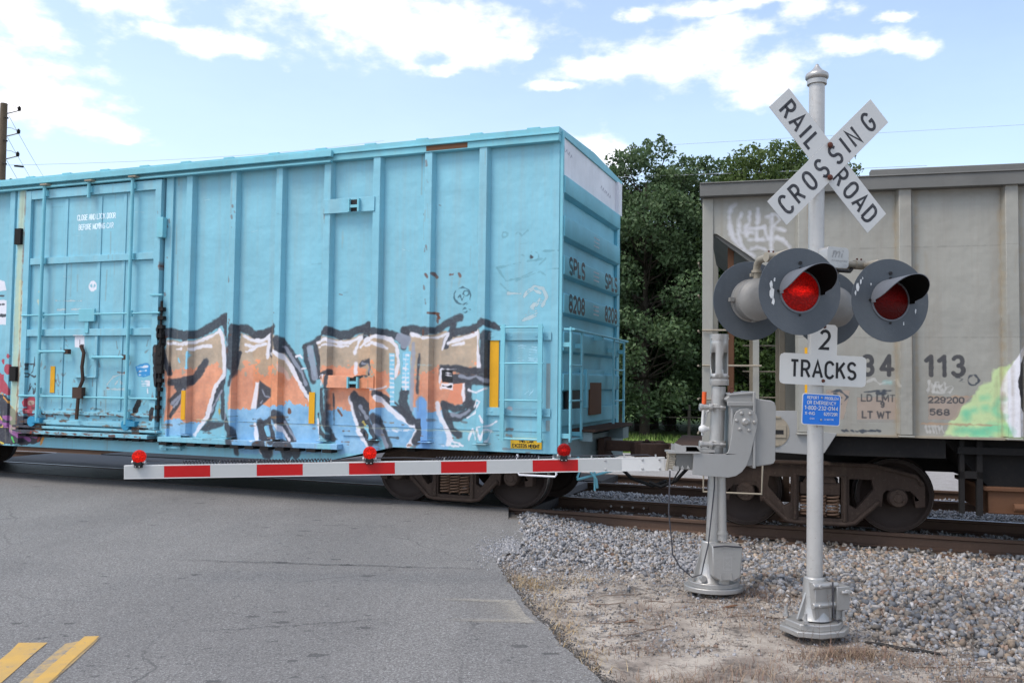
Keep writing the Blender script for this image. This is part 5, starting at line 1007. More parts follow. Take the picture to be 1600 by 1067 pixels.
# rubber panels between the rails (one object each), asphalt between the tracks
cross = thing('crossing_surface', 'black rubber and asphalt crossing surface between the rails under the blue boxcar', 'crossing')
xx = -12.4
while xx < .5:
    x1 = min(xx + 1.8, .55)
    p = strip('rubber_panel', M['rubber'], xx, x1 - .012, -.62, .62, -.004, .12, 8); p.parent = cross
    if xx > -11.6: p = strip('rubber_panel', M['rubber'], xx, x1 - .012, SIDING - .62, SIDING + .62, -.012, .12, 8); p.parent = cross
    xx += 1.8
p = strip('asphalt_infill', M['asphalt_dark'], -11.6, .35, .83, SIDING - .83, -.008, .12); p.parent = cross
fr_a, fr_b = trk(-11.4, SIDING + .83), trk(-1.2, SIDING + .83)
b = MB(); b.add([(fr_a.x, fr_a.y, -.006), (fr_b.x, fr_b.y, -.006), (fr_b.x - 14, fr_b.y + 75, -.006), (fr_a.x - 14, fr_a.y + 75, -.006)], [(0, 1, 2, 3)]); far_road = b.build('far_road', M['asphalt_dark'], fixn=False); far_road['kind'] = 'structure'
# centre line: two stripes, the right one repainted over an older faded one
def quad(name, mat, pts, z, parent=None):
    b = MB(); n = 24; l = [Vector(pts[0]).lerp(Vector(pts[3]), i / n) for i in range(n + 1)]; r = [Vector(pts[1]).lerp(Vector(pts[2]), i / n) for i in range(n + 1)]
    vs = []
    for a, c in zip(l, r): vs += [(a.x + gg.normal(0, .003), a.y, z), (c.x + gg.normal(0, .003), c.y, z)]
    b.add(vs, [(2 * i, 2 * i + 1, 2 * i + 3, 2 * i + 2) for i in range(n)]); o = b.build(name, mat, parent, fixn=False); return o
cl = [quad('centre_line', M['marking'], [(-3.155 + .17 * 4.5, 1.5), (-3.03 + .17 * 4.2, 1.5), (-3.13, 6.05), (-3.31, 6.04)], .0085),
      quad('centre_line', M['marking_old'], [(-2.86 + .15 * 3.8, 1.5), (-2.69 + .15 * 3.8, 1.5), (-2.835, 6.2), (-3.0, 6.19 - .16)], .0085),
      quad('centre_line', M['marking'], [(-2.80 + .15 * 3.8, 1.5), (-2.72 + .15 * 3.8, 1.5), (-2.845, 6.2), (-2.945, 6.19)], .0125)]
for o in cl: o['kind'] = 'structure'
nu_, nv_ = 40, 30; sy = np.linspace(6.6, 7.5, nv_); V_ = []; A_ = []
for y in sy:
    xr = float(np.interp(y, [p[1] for p in right_edge], [p[0] for p in right_edge])) - .015
    for t in np.linspace(0, 1, nu_):
        x = xr - (1 - t) * .75; V_.append((x, y, .0085)); e = np.exp(-((y - 7.32 - .05 * (1 - t)) / .035) ** 2) + np.exp(-((y - 6.72 - .02 * (1 - t)) / .035) ** 2) * .9 + .75 * smooth(.72, 1.0, t) * (6.68 < y < 7.36) + .35 * smooth(.35, .9, t) * (6.70 < y < 7.34); A_.append(float(np.clip(e * smooth(0., .55, t), 0, 1)))
I_ = np.arange(nu_ * nv_).reshape(nv_, nu_); me = bpy.data.meshes.new('faded_stop_line'); fastmesh(me, np.array(V_), np.stack([I_[:-1, :-1], I_[:-1, 1:], I_[1:, 1:], I_[1:, :-1]], -1).reshape(-1, 4), 4); at = me.attributes.new('tone', 'FLOAT', 'POINT'); at.data.foreach_set('value', np.array(A_, np.float32)); me.materials.append(M['sandline']); o = bpy.data.objects.new('faded_stop_line', me); COL.objects.link(o); o['kind'] = 'structure'

V_ = []; A_ = []; nu_ = 60
for (xa_, ya_, xb_, yb_, wd) in ((-3.4, 8.80, -.1, 8.52, .022), (-2.2, 6.35, -.9, 6.75, .012)):
    V_ = []; A_ = []
    for i in range(nu_):
        t = i / (nu_ - 1); x = xa_ + (xb_ - xa_) * t; y = ya_ + (yb_ - ya_) * t + .012 * math.sin(t * 23) + .008 * math.sin(t * 61)
        for q, a in ((-2, 0.), (-1, 1.), (1, 1.), (2, 0.)): V_.append((x, y + q * wd, .0085)); A_.append(a * math.sin(PI * t) ** .5)
    I_ = np.arange(nu_ * 4).reshape(nu_, 4); me = bpy.data.meshes.new('tar_seam'); fastmesh(me, np.array(V_), np.stack([I_[:-1, :-1], I_[:-1, 1:], I_[1:, 1:], I_[1:, :-1]], -1).reshape(-1, 4), 4); at = me.attributes.new('tone', 'FLOAT', 'POINT'); at.data.foreach_set('value', np.array(A_, np.float32)); me.materials.append(M['seam']); o = bpy.data.objects.new('tar_seam', me); COL.objects.link(o); o['kind'] = 'structure'
# ------------------------------------------------------------------ tracks
def rail_obj(parent, d, x0, x1, z=0., top=None):
    prof = [(-.036, -.004), (-.030, 0), (.030, 0), (.036, -.004), (.036, -.036), (.009, -.05), (.009, -.145), (.07, -.16), (.07, -.172), (-.07, -.172), (-.07, -.16), (-.009, -.145), (-.009, -.05), (-.036, -.036)]
    b = MB(); X = np.arange(x0, x1 + .01, .6); n = len(prof); vs = []
    for x in X:
        for a, h in prof: p = trk(x, d + a, z + h); vs.append(p)
    fs = []; mi = []
    for i in range(len(X) - 1):
        for j in range(n):
            k = (j + 1) % n; fs.append((i * n + j, i * n + k, (i + 1) * n + k, (i + 1) * n + j)); mi.append(1 if j == 1 else 0)
    b.add(vs, fs); b.mi = mi; return b.build('rail', [M['rail_side'], top or M['rail_top']], parent)
def track(label, off, x0, x1, z, tops, seed):
    t = thing('railway_track', label, 'railway track', trk(0, off), 0, 'railway tracks'); t.location = (0, 0, 0)
    for sd, tp in zip((-1, 1), tops): rail_obj(t, off + sd * .755, x0, x1, z, tp)
    tb = MB().box((-1.28, -.115, -.17), (1.28, .115, 0)); m0 = None; g = np.random.default_rng(seed); X = x0; 
    while X < x1:
        if not (-12.6 < X < .35):
            p = trk(X, off); a = math.atan(slope(X))
            if m0 is None: o = tb.build('tie', M['tie'], t, bevel=.006); m0 = o.data
            else: o = bpy.data.objects.new('tie', m0); COL.objects.link(o); o.parent = t
            o.location = (p.x, p.y, z - .170 + g.normal(0, .003)); o.rotation_euler = (0, 0, a + PI / 2 + g.normal(0, .012))
        X += .53
    pl = MB().box((-.18, -.09, 0), (.18, .09, .012)); m1 = None
    X = .7
    while X < 9.5:
        for sd in (-1, 1):
            p = trk(X, off + sd * .755); a = math.atan(slope(X))
            if m1 is None: o = pl.build('tie_plate', M['rust_dark'], t); m1 = o.data
            else: o = bpy.data.objects.new('tie_plate', m1); COL.objects.link(o); o.parent = t
            o.location = (p.x, p.y, z - .178); o.rotation_euler = (0, 0, a + PI / 2)
        X += .53
    return t
t1 = track('near railway track carrying the two freight cars', 0., -30, 30, 0., (M['rail_top_dull'], M['rail_top']), 1)
t2 = track('empty second railway track behind the freight cars', SIDING, -34, 34, -.02, (M['rail_top'], M['rail_top_dull']), 2)
# joint bar with bolts on the far rail of the near track
for X in (1.55, 4.9):
    a = trk(X - .3, .755 - .012, -.10); b = trk(X + .3, .755 - .012, -.10); jb = MB(); jb.tube([a, b], .03, 6)
    for k in range(4):
        p = trk(X - .24 + k * .16, .755 - .045, -.10); q = trk(X - .24 + k * .16, .755 - .07, -.10); jb.rod(p, q, .016, 6, mi=1)
    jb.build('joint_bar', [M['rail_side'], M['bolt']], t1)
# ------------------------------------------------------------------ freight car running gear
def wheel_mesh():
    b = MB(); r = .457
    # axis along +v, outer (field) face first at 0
    prof = [(.03, .001), (.0, .07), (.0, .115), (.045, .15), (.055, .33), (.02, .385), (.0, .40), (.0, r - .012), (.006, r - .004), (.1, r), (.112, r + .012), (.122, r + .026), (.136, r + .026), (.142, r + .01), (.142, .39), (.10, .35), (.08, .15), (.12, .11), (.12, .001)]
    mis = [0] * 7 + [1, 1] + [0] * 9
    b.lathe(prof, (0, 0, 0), (0, 1, 0), 48, mis=mis); return b
def side_frame_mesh(s):
    outer = [(-1.20, .60), (-1.12, .74), (-.62, .86), (.62, .86), (1.12, .74), (1.20, .60), (1.20, .36), (1.09, .34), (1.07, .50), (1.0, .58), (.80, .58), (.73, .50), (.71, .34), (.62, .36), (.40, .12), (.34, .09), (-.34, .09), (-.40, .12), (-.62, .36), (-.71, .34), (-.73, .50), (-.80, .58), (-1.0, .58), (-1.07, .50), (-1.09, .34), (-1.20, .36)]
    holes = [[(-.25, .17), (.25, .17), (.25, .68), (-.25, .68)], [(.34, .66), (.60, .66), (.62, .54), (.42, .30), (.34, .34)], [(-.34, .66), (-.34, .34), (-.42, .30), (-.62, .54), (-.60, .66)]]
    b = MB(); b.prism(outer, holes, lambda a, h, d: Vector((a, s * d, h)), .13)
    rim = [(-1.17, .62), (-1.1, .72), (-.62, .835), (.62, .835), (1.1, .72), (1.17, .62)]
    b.tube([(a, s * -.012, h) for a, h in rim], .028, 6); b.tube([(a, s * -.012, h) for a, h in [(-.68, .40), (-.40, .13), (-.3, .11), (.3, .11), (.40, .13), (.68, .40)]], .03, 6)
    for q in (-.29, .29): b.tube([(q, s * -.01, .14), (q, s * -.01, .7)], .026, 6)
    return b
def spring_mesh(seed=0):
    b = MB(); pts = []
    for i in range(6 * 12 + 1): t = i / 12 * 2 * PI; pts.append((.068 * math.cos(t), .068 * math.sin(t), .19 + .25 * i / 72))
    b.tube(pts, .013, 6); return b
def make_truck(root, uc, proto=None):
    fr = []
    for s, v in ((1, .53), (-1, 2.67)):
        f = side_frame_mesh(s).build('side_frame', M['truck'], root, bevel=.008); f.location = (uc, v, 0)
        m0 = None
        for q in (-.155, 0, .155):
            if m0 is None: o = spring_mesh().build('spring', M['spring'], f); m0 = o.data
            else: o = bpy.data.objects.new('spring', m0); COL.objects.link(o); o.parent = f
            o.location = (q, s * .05, 0)
        bo = MB().box((-.24, s * .03, .45), (.24, s * .13, .60)); bo.prism([(-.2, .60), (.2, .60), (.16, .68), (-.16, .68)], (), lambda a, h, d: Vector((a, s * (.02 + d), h)), .1)
        bo.build('bolster_end', M['truck'], f, bevel=.01)
        m1 = None
        for q in (-.89, .89):
            if m1 is None:
                c = MB(); c.lathe([(-.07, .001), (-.07, .05), (-.06, .055), (-.055, .10), (-.02, .115), (.12, .115), (.12, .001)], (0, 0, 0), (0, s, 0), 24)
                for k in range(3): a = R(90 + 120 * k); c.rod((.07 * math.cos(a), -s * .075, .07 * math.sin(a)), (.07 * math.cos(a), -s * .05, .07 * math.sin(a)), .015, 6)
                c.box((-.14, -s * .0, .085), (.14, s * .12, .135)); o = c.build('bearing_cap', M['truck'], f); m1 = o.data
            else: o = bpy.data.objects.new('bearing_cap', m1); COL.objects.link(o); o.parent = f
            o.location = (q, 0, .457)
    for q in (-.89, .89):
        a = MB().rod((0, .8, 0), (0, 2.4, 0), .085, 16).build('axle', M['rust_dark'], root); a.location = (uc + q, 0, .457)
        w = wheel_mesh().build('wheel', [M['wheel'], M['tread']], a); w.location = (0, .775, 0)
        w2 = bpy.data.objects.new('wheel', w.data); COL.objects.link(w2); w2.parent = a; w2.location = (0, 2.425, 0); w2.rotation_euler = (0, 0, PI)
    b = MB().box((-.22, .6, .42), (.22, 2.6, .66)); b.box((-.16, 1.3, .66), (.16, 1.9, .78)); b.box((-.7, 1.0, .30), (-.62, 2.2, .42)); b.box((.62, 1.0, .30), (.7, 2.2, .42))
    o = b.build('bolster', M['under'], root, bevel=.01); o.location = (uc, 0, 0)
def coupler(root, u0, sgn, z=.88):
    b = MB(); X = lambda a: u0 + sgn * a
    b.box((min(X(-.3), X(.62)), 1.53, z - .07), (max(X(-.3), X(.62)), 1.67, z + .08))
    b.box((min(X(.05), X(.14)), 1.38, z - .16), (max(X(.05), X(.14)), 1.82, z + .12))
    hd = [(.5, 1.50), (.62, 1.40), (.86, 1.36), (.93, 1.46), (.82, 1.52), (.80, 1.60), (.92, 1.66), (.95, 1.78), (.8, 1.84), (.6, 1.78), (.5, 1.70)]
    b.prism([(X(a), v) for a, v in hd], (), lambda a, v, d: Vector((a, v, z - .13 + d)), .21)
    b.box((min(X(.86), X(.97)), 1.5, z - .14), (max(X(.86), X(.97)), 1.62, z + .10))
    b.rod((X(.72), 1.6, z - .24), (X(.72), 1.6, z + .11), .035, 8)
    return b.build('coupler', M['rust_dark'], root, bevel=.012)

M['greyink'] = paint('faded_stencil_grey', (0.33, 0.32, 0.38, 1), amt=.2, streak=0)
# ------------------------------------------------------------------ the blue boxcar
A1, A2 = R(21.036), R(14.363)
box = thing('boxcar', 'light blue graffiti covered boxcar with ribbed side and sliding door, behind the lowered gate arm', 'boxcar', (.61, 11.562, 0), -A1)
L1 = -15.6; Wd = 3.2
UVB = (BOXR[0], BOXR[1], BOXR[2], BOXR[3])
def part(b, name, mat='box', uv=True, bevel=0., root=box): return b.build(name, M[mat] if isinstance(mat, str) else mat, root, uv=(UVB if root is box else HOPR) if uv else False, bevel=bevel)
# side skin with the deep sill between the trucks
sk = [(L1, 5.06), (L1, .86), (L1 + 2.4, .86), (L1 + 3.6, .60), (-3.6, .60), (-2.42, .86), (0, .86), (0, 5.06)]
b = MB(); b.prism(sk, (), XZ(0), .03); part(b, 'side_panel')
b = MB(); b.prism(sk, (), XZ(Wd - .03), .03); part(b, 'side_panel', 'boxroof', False)
# corner flange, lower weld flange
b = MB().box((-.10, -.012, .87), (-.002, -.002, 4.99)); part(b, 'corner_plate')
b = MB().box((-6.4, -.008, 1.145), (-.1, -.001, 1.155)); part(b, 'weld_seam', 'box')
# hat section ribs
ribs = [-1.07, -1.90, -2.72, -3.54, -4.38, -5.22, -6.06, -9.86, -10.7, -11.54, -12.38, -13.2, -14.0, -14.8]
for u in ribs:
    b = MB(); lo = .97 if u > -3 else .93
    if u < -9: lo = .93
    p = [(-.085, 0), (-.055, -.095), (.055, -.095), (.085, 0)]
    vs = [(u + a, v - .001, lo) for a, v in p] + [(u + a, v - .001, 4.995) for a, v in p]
    b.add(vs, [(0, 1, 5, 4), (1, 2, 6, 5), (2, 3, 7, 6), (3, 2, 1, 0), (4, 5, 6, 7)]); b.box((u - .1, -.115, lo - .022), (u + .1, -.002, lo - .006))
    part(b, 'rib', bevel=.006)
# top chord, eave and upper door track
b = MB().box((L1, -.135, 5.075), (.02, 0, 5.10)); b.box((L1, -.11, 4.985), (.015, -.001, 5.075)); part(b, 'top_chord', 'boxroof', False, .006)
b = MB(); b.prism([(0, 5.10), (0, 5.17), (Wd / 2, 5.24), (Wd, 5.17), (Wd, 5.10)], (), lambda v, h, d: Vector((L1 + d, v - .0 + (-.115 if v == 0 else (.115 if v == Wd else 0)), h)), -L1 + .02); part(b, 'roof', 'boxroof', False)
for k in range(19):
    u = -.35 - k * .83; b = MB().box((u - .09, -.10, 5.17), (u + .09, .5, 5.195)); part(b, 'roof_batten', 'boxroof', False, .004)
b = MB().box((-12.6, -.20, 5.03), (-3.42, -.136, 5.125)); b.box((-12.6, -.17, 4.955), (-3.45, -.09, 4.984)); part(b, 'door_track', 'boxroof', False, .006)
# rusty burn on the chord
b = MB().box((-1.93, -.1125, 5.0), (-1.3, -.1095, 5.07)); part(b, 'rust_patch', 'hopper_brown', False)
# plates with latch pockets
for (u0, u1, w0, w1) in ((-3.6, -2.74, 4.21, 4.42), (-3.56, -2.7, 1.68, 1.86)):
    b = MB().box((u0, -.112, w0), (u1, -.097, w1)); o = part(b, 'latch_plate', bevel=.004)
    um = -3.06 if w0 > 3 else -3.02
    b = MB().box((um - .09, -.16, w0 - .0), (um - .065, -.112, w1 - .02)); b.box((um + .065, -.16, w0), (um + .09, -.112, w1 - .02)); b.box((um - .065, -.15, w0 + .06), (um + .065, -.125, w0 + .10)); b.box((um - .06, -.118, w0 + .01), (um + .06, -.113, w1 - .03), 1)
    l = b.build('latch', [M['boxroof'], M['black']], o)
# sliding door
D0, D1 = -9.50, -6.58
b = MB().box((D0, -.075, .98), (D1, -.001, 4.95)); door = part(b, 'door', bevel=.004)
def dp(name, a, c, mat='box', bev=.004): return MB().box(a, c).build(name, M[mat], door, uv=UVB, bevel=bev)
dp('door_stile', (D0, -.135, .98), (D0 + .12, -.076, 4.93)); dp('door_stile', (D1 - .12, -.135, .98), (D1, -.076, 4.93))
for w0, w1, dpth in ((4.78, 4.93, .13), (3.67, 3.78, .12), (2.46, 2.575, .13), (1.17, 1.225, .12), (1.0, 1.07, .13)): dp('door_rail', (D0 + .12, -dpth, w0), (D1 - .12, -.076, w1))
for u in (-8.62, -7.88, -7.36): dp('door_corrugation', (u - .035, -.09, 1.25), (u + .035, -.076, 4.76), bev=.008)
dp('centre_post', (-7.89, -.115, 1.80), (-7.83, -.0765, 2.46)); dp('centre_post', (-8.34, -.095, 1.80), (-7.9, -.0765, 2.45))
dp('centre_shelf', (-8.3, -.13, 1.775), (-7.83, -.0765, 1.80))
for u, w0, w1 in ((-9.03, 1.05, 4.99), (-7.13, 1.05, 4.99), (-8.05, 4.72, 4.99)):
    b = MB().rod((u, -.175, w0), (u, -.175, w1), .028, 10); 
    for w in (4.86, 3.72, 2.81, 2.52, 1.55, 1.2):
        if w0 < w < w1: b.box((u - .045, -.17, w - .05), (u + .045, -.13, w + .05))
    b.box((u - .03, -.25, w1 - .01), (u + .12, -.15, w1 + .012), 1); b.build('lock_rod', [M['boxroof'], M['hopper_tan']], door)
for w in (2.81, 1.46): MB().rod((D0 + .02, -.15, w), (D1 + .05, -.15, w), .016, 8).build('cross_rod', M['boxroof'], door)
for u0, u1, w in ((-9.0, -8.42, 2.20), (-7.85, -7.18, 2.11)):
    b = MB().rod((u0, -.19, w), (u1, -.19, w), .022, 8); b.box((u1 - .03, -.2, w - .04), (u1 + .05, -.13, w + .04), 1); b.box((u0 - .05, -.2, w - .03), (u0 + .02, -.13, w + .03)); b.build('lock_handle', [M['boxroof'], M['rust_dark']], door)
b = MB().box((-8.20, -.165, 2.69), (-7.86, -.13, 2.90)); b.box((-8.08, -.15, 2.50), (-8.0, -.13, 2.70)); b.build('lock_keeper', M['boxroof'], door, bevel=.006)
b = MB(); b.tube([(-8.14, -.15, 2.3), (-8.06, -.16, 2.18), (-8.08, -.17, 1.95), (-8.05, -.17, 1.74), (-8.12, -.17, 1.6), (-8.14, -.17, 1.42), (-8.16, -.17, 1.1)], .03, 6); b.box((-8.24, -.2, 1.44), (-8.04, -.12, 1.62)); b.build('lock_lever', M['rust_dark'], door)
for u in (-9.14, -7.12):
    b = MB().rod((u, -.19, 1.04), (u, -.08, 1.04), .085, 14); b.box((u + .02, -.2, 1.02), (u + .2, -.1, 1.10)); b.build('door_roller', M['boxteal'], door)
for u in (-9.12, -7.05): MB().box((u + .05, -.17, .86), (u + .2, -.09, 1.0)).build('roller_shoe', M['rust_dark'], door)
# door frame posts either side
b = MB().box((-9.74, -.10, .66), (-9.53, -.001, 4.98)); part(b, 'door_post', bevel=.004)
b = MB().box((-6.54, -.07, .66), (-6.40, -.001, 4.98)); b.box((-6.40, -.03, .66), (-6.15, -.001, 4.98)); part(b, 'door_post', bevel=.004)
b = MB().box((-6.62, -.17, 4.0), (-6.50, -.08, 4.32)); b.box((-6.74, -.15, 3.08), (-6.5, -.12, 3.11)); part(b, 'door_stop', 'boxroof', False, .004)
b = MB()
for w in np.arange(1.3, 2.95, .14): b.box((-6.56 + .02 * math.sin(w * 9), -.15, w), (-6.48 + .02 * math.cos(w * 7), -.08, w + .06))
b.rod((-6.53, -.12, 1.1), (-6.52, -.12, 3.0), .022, 6); b.box((-6.60, -.14, 1.9), (-6.47, -.09, 2.3)); part(b, 'door_latch_gear', 'under', False, .004)
b = MB().box((-9.72, -.15, 4.03), (-9.58, -.1, 4.3)); b.box((-9.72, -.15, 1.7), (-9.58, -.1, 1.95)); part(b, 'door_stop', 'under', False)
# lower track with its little brackets
b = MB().box((-9.55, -.20, .835), (-6.66, -.0, .895)); b.box((-9.6, -.17, .93), (-6.5, -.002, .97)); part(b, 'lower_track', 'box', bevel=.004)
b = MB().box((-6.5, -.15, .80), (-3.25, -.0, .875)); part(b, 'lower_track', bevel=.004)
tb = MB().box((-.075, -.17, -.045), (.075, -.01, 0)); m0 = None
for k in range(23):
    u = -9.35 + k * .27
    if m0 is None: o = tb.build('track_bracket', M['under'], box); m0 = o.data
    else: o = bpy.data.objects.new('track_bracket', m0); COL.objects.link(o); o.parent = box
    o.location = (u, 0, (.83 if u < -6.6 else .795))
part(MB().box((-6.5, -.1, .70), (-6.1, -.005, .73)), 'sill_step'); part(MB().box((-3.25, -.02, 1.0), (-2.9, -.012, 1.08)), 'sill_plate')
# yellow reflectors and plates
for (u0, u1, w0, w1, v) in ((-.965, -.835, 1.43, 2.37, -.012), (-3.83, -3.73, 1.15, 1.61, -.012), (-6.10, -6.02, 1.15, 1.60, -.1), (-8.86, -8.76, 1.52, 1.96, -.083)):
    MB().box((u0, v - .004, w0), (u1, v, w1)).build('reflector', M['yellow'], box)
b = MB().box((-.65, -.018, .915), (-.21, -.004, 1.055)); plt = part(b, 'warning_plate', 'plateyellow', False, .003)
b = MB(); F_ = XZ(-.0195); lettering(b, 'THIS CAR', .042, .009, -.43, 1.018, F_); b.build('lettering', M['ink'], plt, fixn=False); b = MB(); lettering(b, 'EXCEEDS HEIGHT', .042, .009, -.43, .955, F_, fit=.38); b.build('lettering', M['ink'], plt, fixn=False)
# side ladder
def ladder(root, a, c, depth, ws, mat, name='ladder', off=(0, 0), along='u', base=0.):
    t = None
    f = (lambda s_, w, d: (s_, base + d, w)) if along == 'u' else (lambda s_, w, d: (base + d, s_, w))
    b = MB(); w0, w1 = min(ws), max(ws)
    for q in (a, c):
        p0 = f(q - .03, w0 - .03, -.012 * (1 if along == 'u' else -1)); p1 = f(q + .03, w1 + .04, .012 * (1 if along == 'u' else -1))
        b.box(tuple(min(x, y) for x, y in zip(p0, p1)), tuple(max(x, y) for x, y in zip(p0, p1)))
    t = b.build(name, M[mat], root)
    for w in ws: MB().rod(f(a - .04, w, 0), f(c + .04, w, 0), .013, 8).build('rung', M[mat], t)
    return t
ld = ladder(box, -.745, -.215, 0, (1.045, 1.555, 2.045, 2.525), 'boxroof', base=-.10)
for w in (2.41, 1.40):
    b = MB().box((-1.02, -.03, w - .055), (-.09, -.018, w + .055)); b.box((-.77, -.1, w - .04), (-.72, -.03, w + .04)); b.box((-.24, -.1, w - .04), (-.19, -.03, w + .04))
    for u in (-.93, -.66, -.3, -.15): b.rod((u, -.036, w), (u, -.03, w), .018, 6)
    part(b, 'ladder_bracket', 'box', bevel=.003)
b = MB().box((-.16, -.006, 1.45), (-.10, -.003, 2.05)); b.box((-.16, -.006, 1.16), (-.10, -.003, 1.3)); part(b, 'grime_patch', 'boxgrey', False)
# end wall with horizontal corrugations
b = MB().box((-.06, .02, .95), (-.03, Wd - .02, 5.16)); part(b, 'end_wall', 'boxend', False)
b = MB().box((-.03, .0, 4.58), (-.004, Wd, 5.15)); part(b, 'end_top_panel', 'boxwhite', False, .004)
b = MB().box((-.03, Wd - .22, 4.56), (.05, Wd + .005, 5.10)); part(b, 'end_corner_cap', 'boxwhite', False, .006)
bots = [4.32, 3.74, 3.23, 2.725, 2.22, 1.70]
hs = [.26, .30, .28, .28, .28, .24]
for w, h in zip(bots, hs):
    y0, y1 = .04, Wd - .17; b = MB()
    pr = [(-.03, w - .03), (.06, w), (.0665, w + .01), (.0665, w + h - .03), (-.0, w + h), (-.03, w + h)]
    vs = [(a, y0, z) for a, z in pr] + [(a, y1, z) for a, z in pr]; n = len(pr)
    b.add(vs, [(i, (i + 1) % n, (i + 1) % n + n, i + n) for i in range(n)] + [tuple(range(n)), tuple(reversed(range(n, 2 * n)))]); o = part(b, 'end_rib', 'boxend', False, .006)
    fr = lambda a, c, d: Vector((.0665 - d, a, c))
    if w in (3.23, 2.725):
        t = 'SPLS' if w == 3.23 else '8208'
        for cx, off in ((.62, .03), (2.48, .03)):
            b = MB(); lettering(b, t, .20, .055, cx, w + .14, fr, fit=.72); b.build('lettering', M['ink'], o, fixn=False)
    if w in (3.74, 3.23, 2.725):
        b = MB(); fr3 = lambda a, c, d: Vector((.0665 - d, a, c))
        for q in range(3): ribbon(b, [(1.45, w + .08 + q * .06), (1.75, w + .08 + q * .06)], .02, fr3)
        b.build('stencil', M['boxwhite'], o, fixn=False)
b = MB(); fr4 = lambda a, c, d: Vector((-.0025 - d, a, c)); 
for v0, w0_, n_ in ((.14, 4.93, 4), (2.05, 4.80, 3), (2.36, 4.78, 3)):
    for q in range(n_): ribbon(b, [(v0 + q * .11, w0_ - q * .012), (v0 + .06 + q * .11, w0_ + .05 - q * .012), (v0 + .08 + q * .11, w0_ - .02)], .016, fr4)
b.build('faded_stencil', M['greyink'], box, fixn=False)
b = MB().box((-.03, 0, .95), (.045, .055, 5.14)); part(b, 'corner_post', 'boxroof', False, .006)
b = MB().box((-.03, Wd - .17, .95), (.02, Wd, 4.56)); part(b, 'corner_post', 'boxend', False, .006)
# lower end: window frame, brake panel, sill
b = MB().box((-.02, .05, 1.22), (.04, Wd - .2, 1.44)); part(b, 'end_sill_panel', 'boxend', False, .005)
b = MB().box((-.0, 1.06, 1.44), (.09, 1.14, 1.99)); b.box((-.0, 1.14, 1.30), (.03, 2.2, 1.99)); part(b, 'brake_housing', 'boxend', False, .006)
b = MB().box((.03, 1.30, 1.33), (.07, 1.92, 1.80)); part(b, 'brake_panel', 'hopper_brown', False)
b = MB().box((.0, .3, 1.44), (.03, 1.05, 1.69)); part(b, 'end_opening_shade', 'black', False)  # solid black plate, paints the shade inside an opening
b = MB().box((-.1, .1, .62), (.12, Wd - .1, 1.06)); part(b, 'end_sill', 'boxgrey', False, .01)
b = MB().box((.0, .55, 1.13), (.36, 2.75, 1.165)); 
for k in range(9): b.box((.06 + k * .034, .56, 1.166), (.068 + k * .034, 2.74, 1.172))
part(b, 'crossover_platform', 'rust_dark', False)
part(MB().box((.12, 2.2, .95), (.34, 2.55, 1.12)), 'platform_bracket', 'boxgrey', False); part(MB().box((.12, .6, 1.0), (.3, .65, 1.12)), 'platform_bracket', 'boxgrey', False)
ladder(box, .05, .56, 0, (1.05, 1.56, 2.03, 2.49), 'boxroof', along='v', base=.16)
ladder(box, 2.30, 2.96, 0, (1.0, 1.52, 2.0, 2.44), 'boxroof', along='v', base=.16)
b = MB().tube([(.07, .02, 2.50), (.2, .04, 2.50), (.2, 3.05, 2.47), (.07, 3.07, 2.47)], .015, 8); b.box((.05, 1.5, 2.42), (.2, 1.54, 2.5)); part(b, 'handrail', 'boxroof', False)
for v in (.05, .56, 2.3, 2.96):
    for w in (1.1, 2.3): part(MB().box((.0, v - .02, w - .03), (.16, v + .02, w + .03)), 'ladder_standoff', 'boxroof', False)
# underframe
b = MB().box((L1, 1.35, .72), (.1, 1.85, 1.0)); b.box((L1 + 3.4, .25, .62), (-3.5, 2.95, .95)); b.box((L1, .05, .90), (-.1, Wd - .05, 1.0)); 
for u in (-3.0, -2.2, -1.1, -.4, -4.3): b.box((u - .06, .1, .80), (u + .06, 3.1, .9))
part(b, 'underframe', 'under', False)
b = MB(); b.tube([(-.05, -.02, .84), (.0, -.02, .60), (-.02, -.02, .57), (-.52, -.02, .57), (-.55, -.02, .62), (-.55, -.02, .84)], .014, 6); part(b, 'sill_stirrup', 'boxwhite', False)
coupler(box, .12, 1)
b = MB(); b.tube([(.12, .5, .80), (.3, .5, .62), (.38, .55, .50), (.38, .6, .38)], .018, 6); b.tube([(.15, .42, .52), (.16, .5, .60), (.26, .55, .64), (.34, .6, .60), (.34, .62, .34)], .016, 6); b.tube([(.15, .42, .50), (1.0, 1.3, .72)], .018, 6); part(b, 'uncoupling_lever', 'boxroof', False)
b = MB(); b.tube([(.2, 1.9, .78), (.35, 1.8, .6), (.62, 1.6, .42), (.95, 1.5, .34), (1.15, 1.5, .42)], .026, 8); part(b, 'air_hose', 'black', False)
make_truck(box, -1.724); make_truck(box, L1 + 1.724)

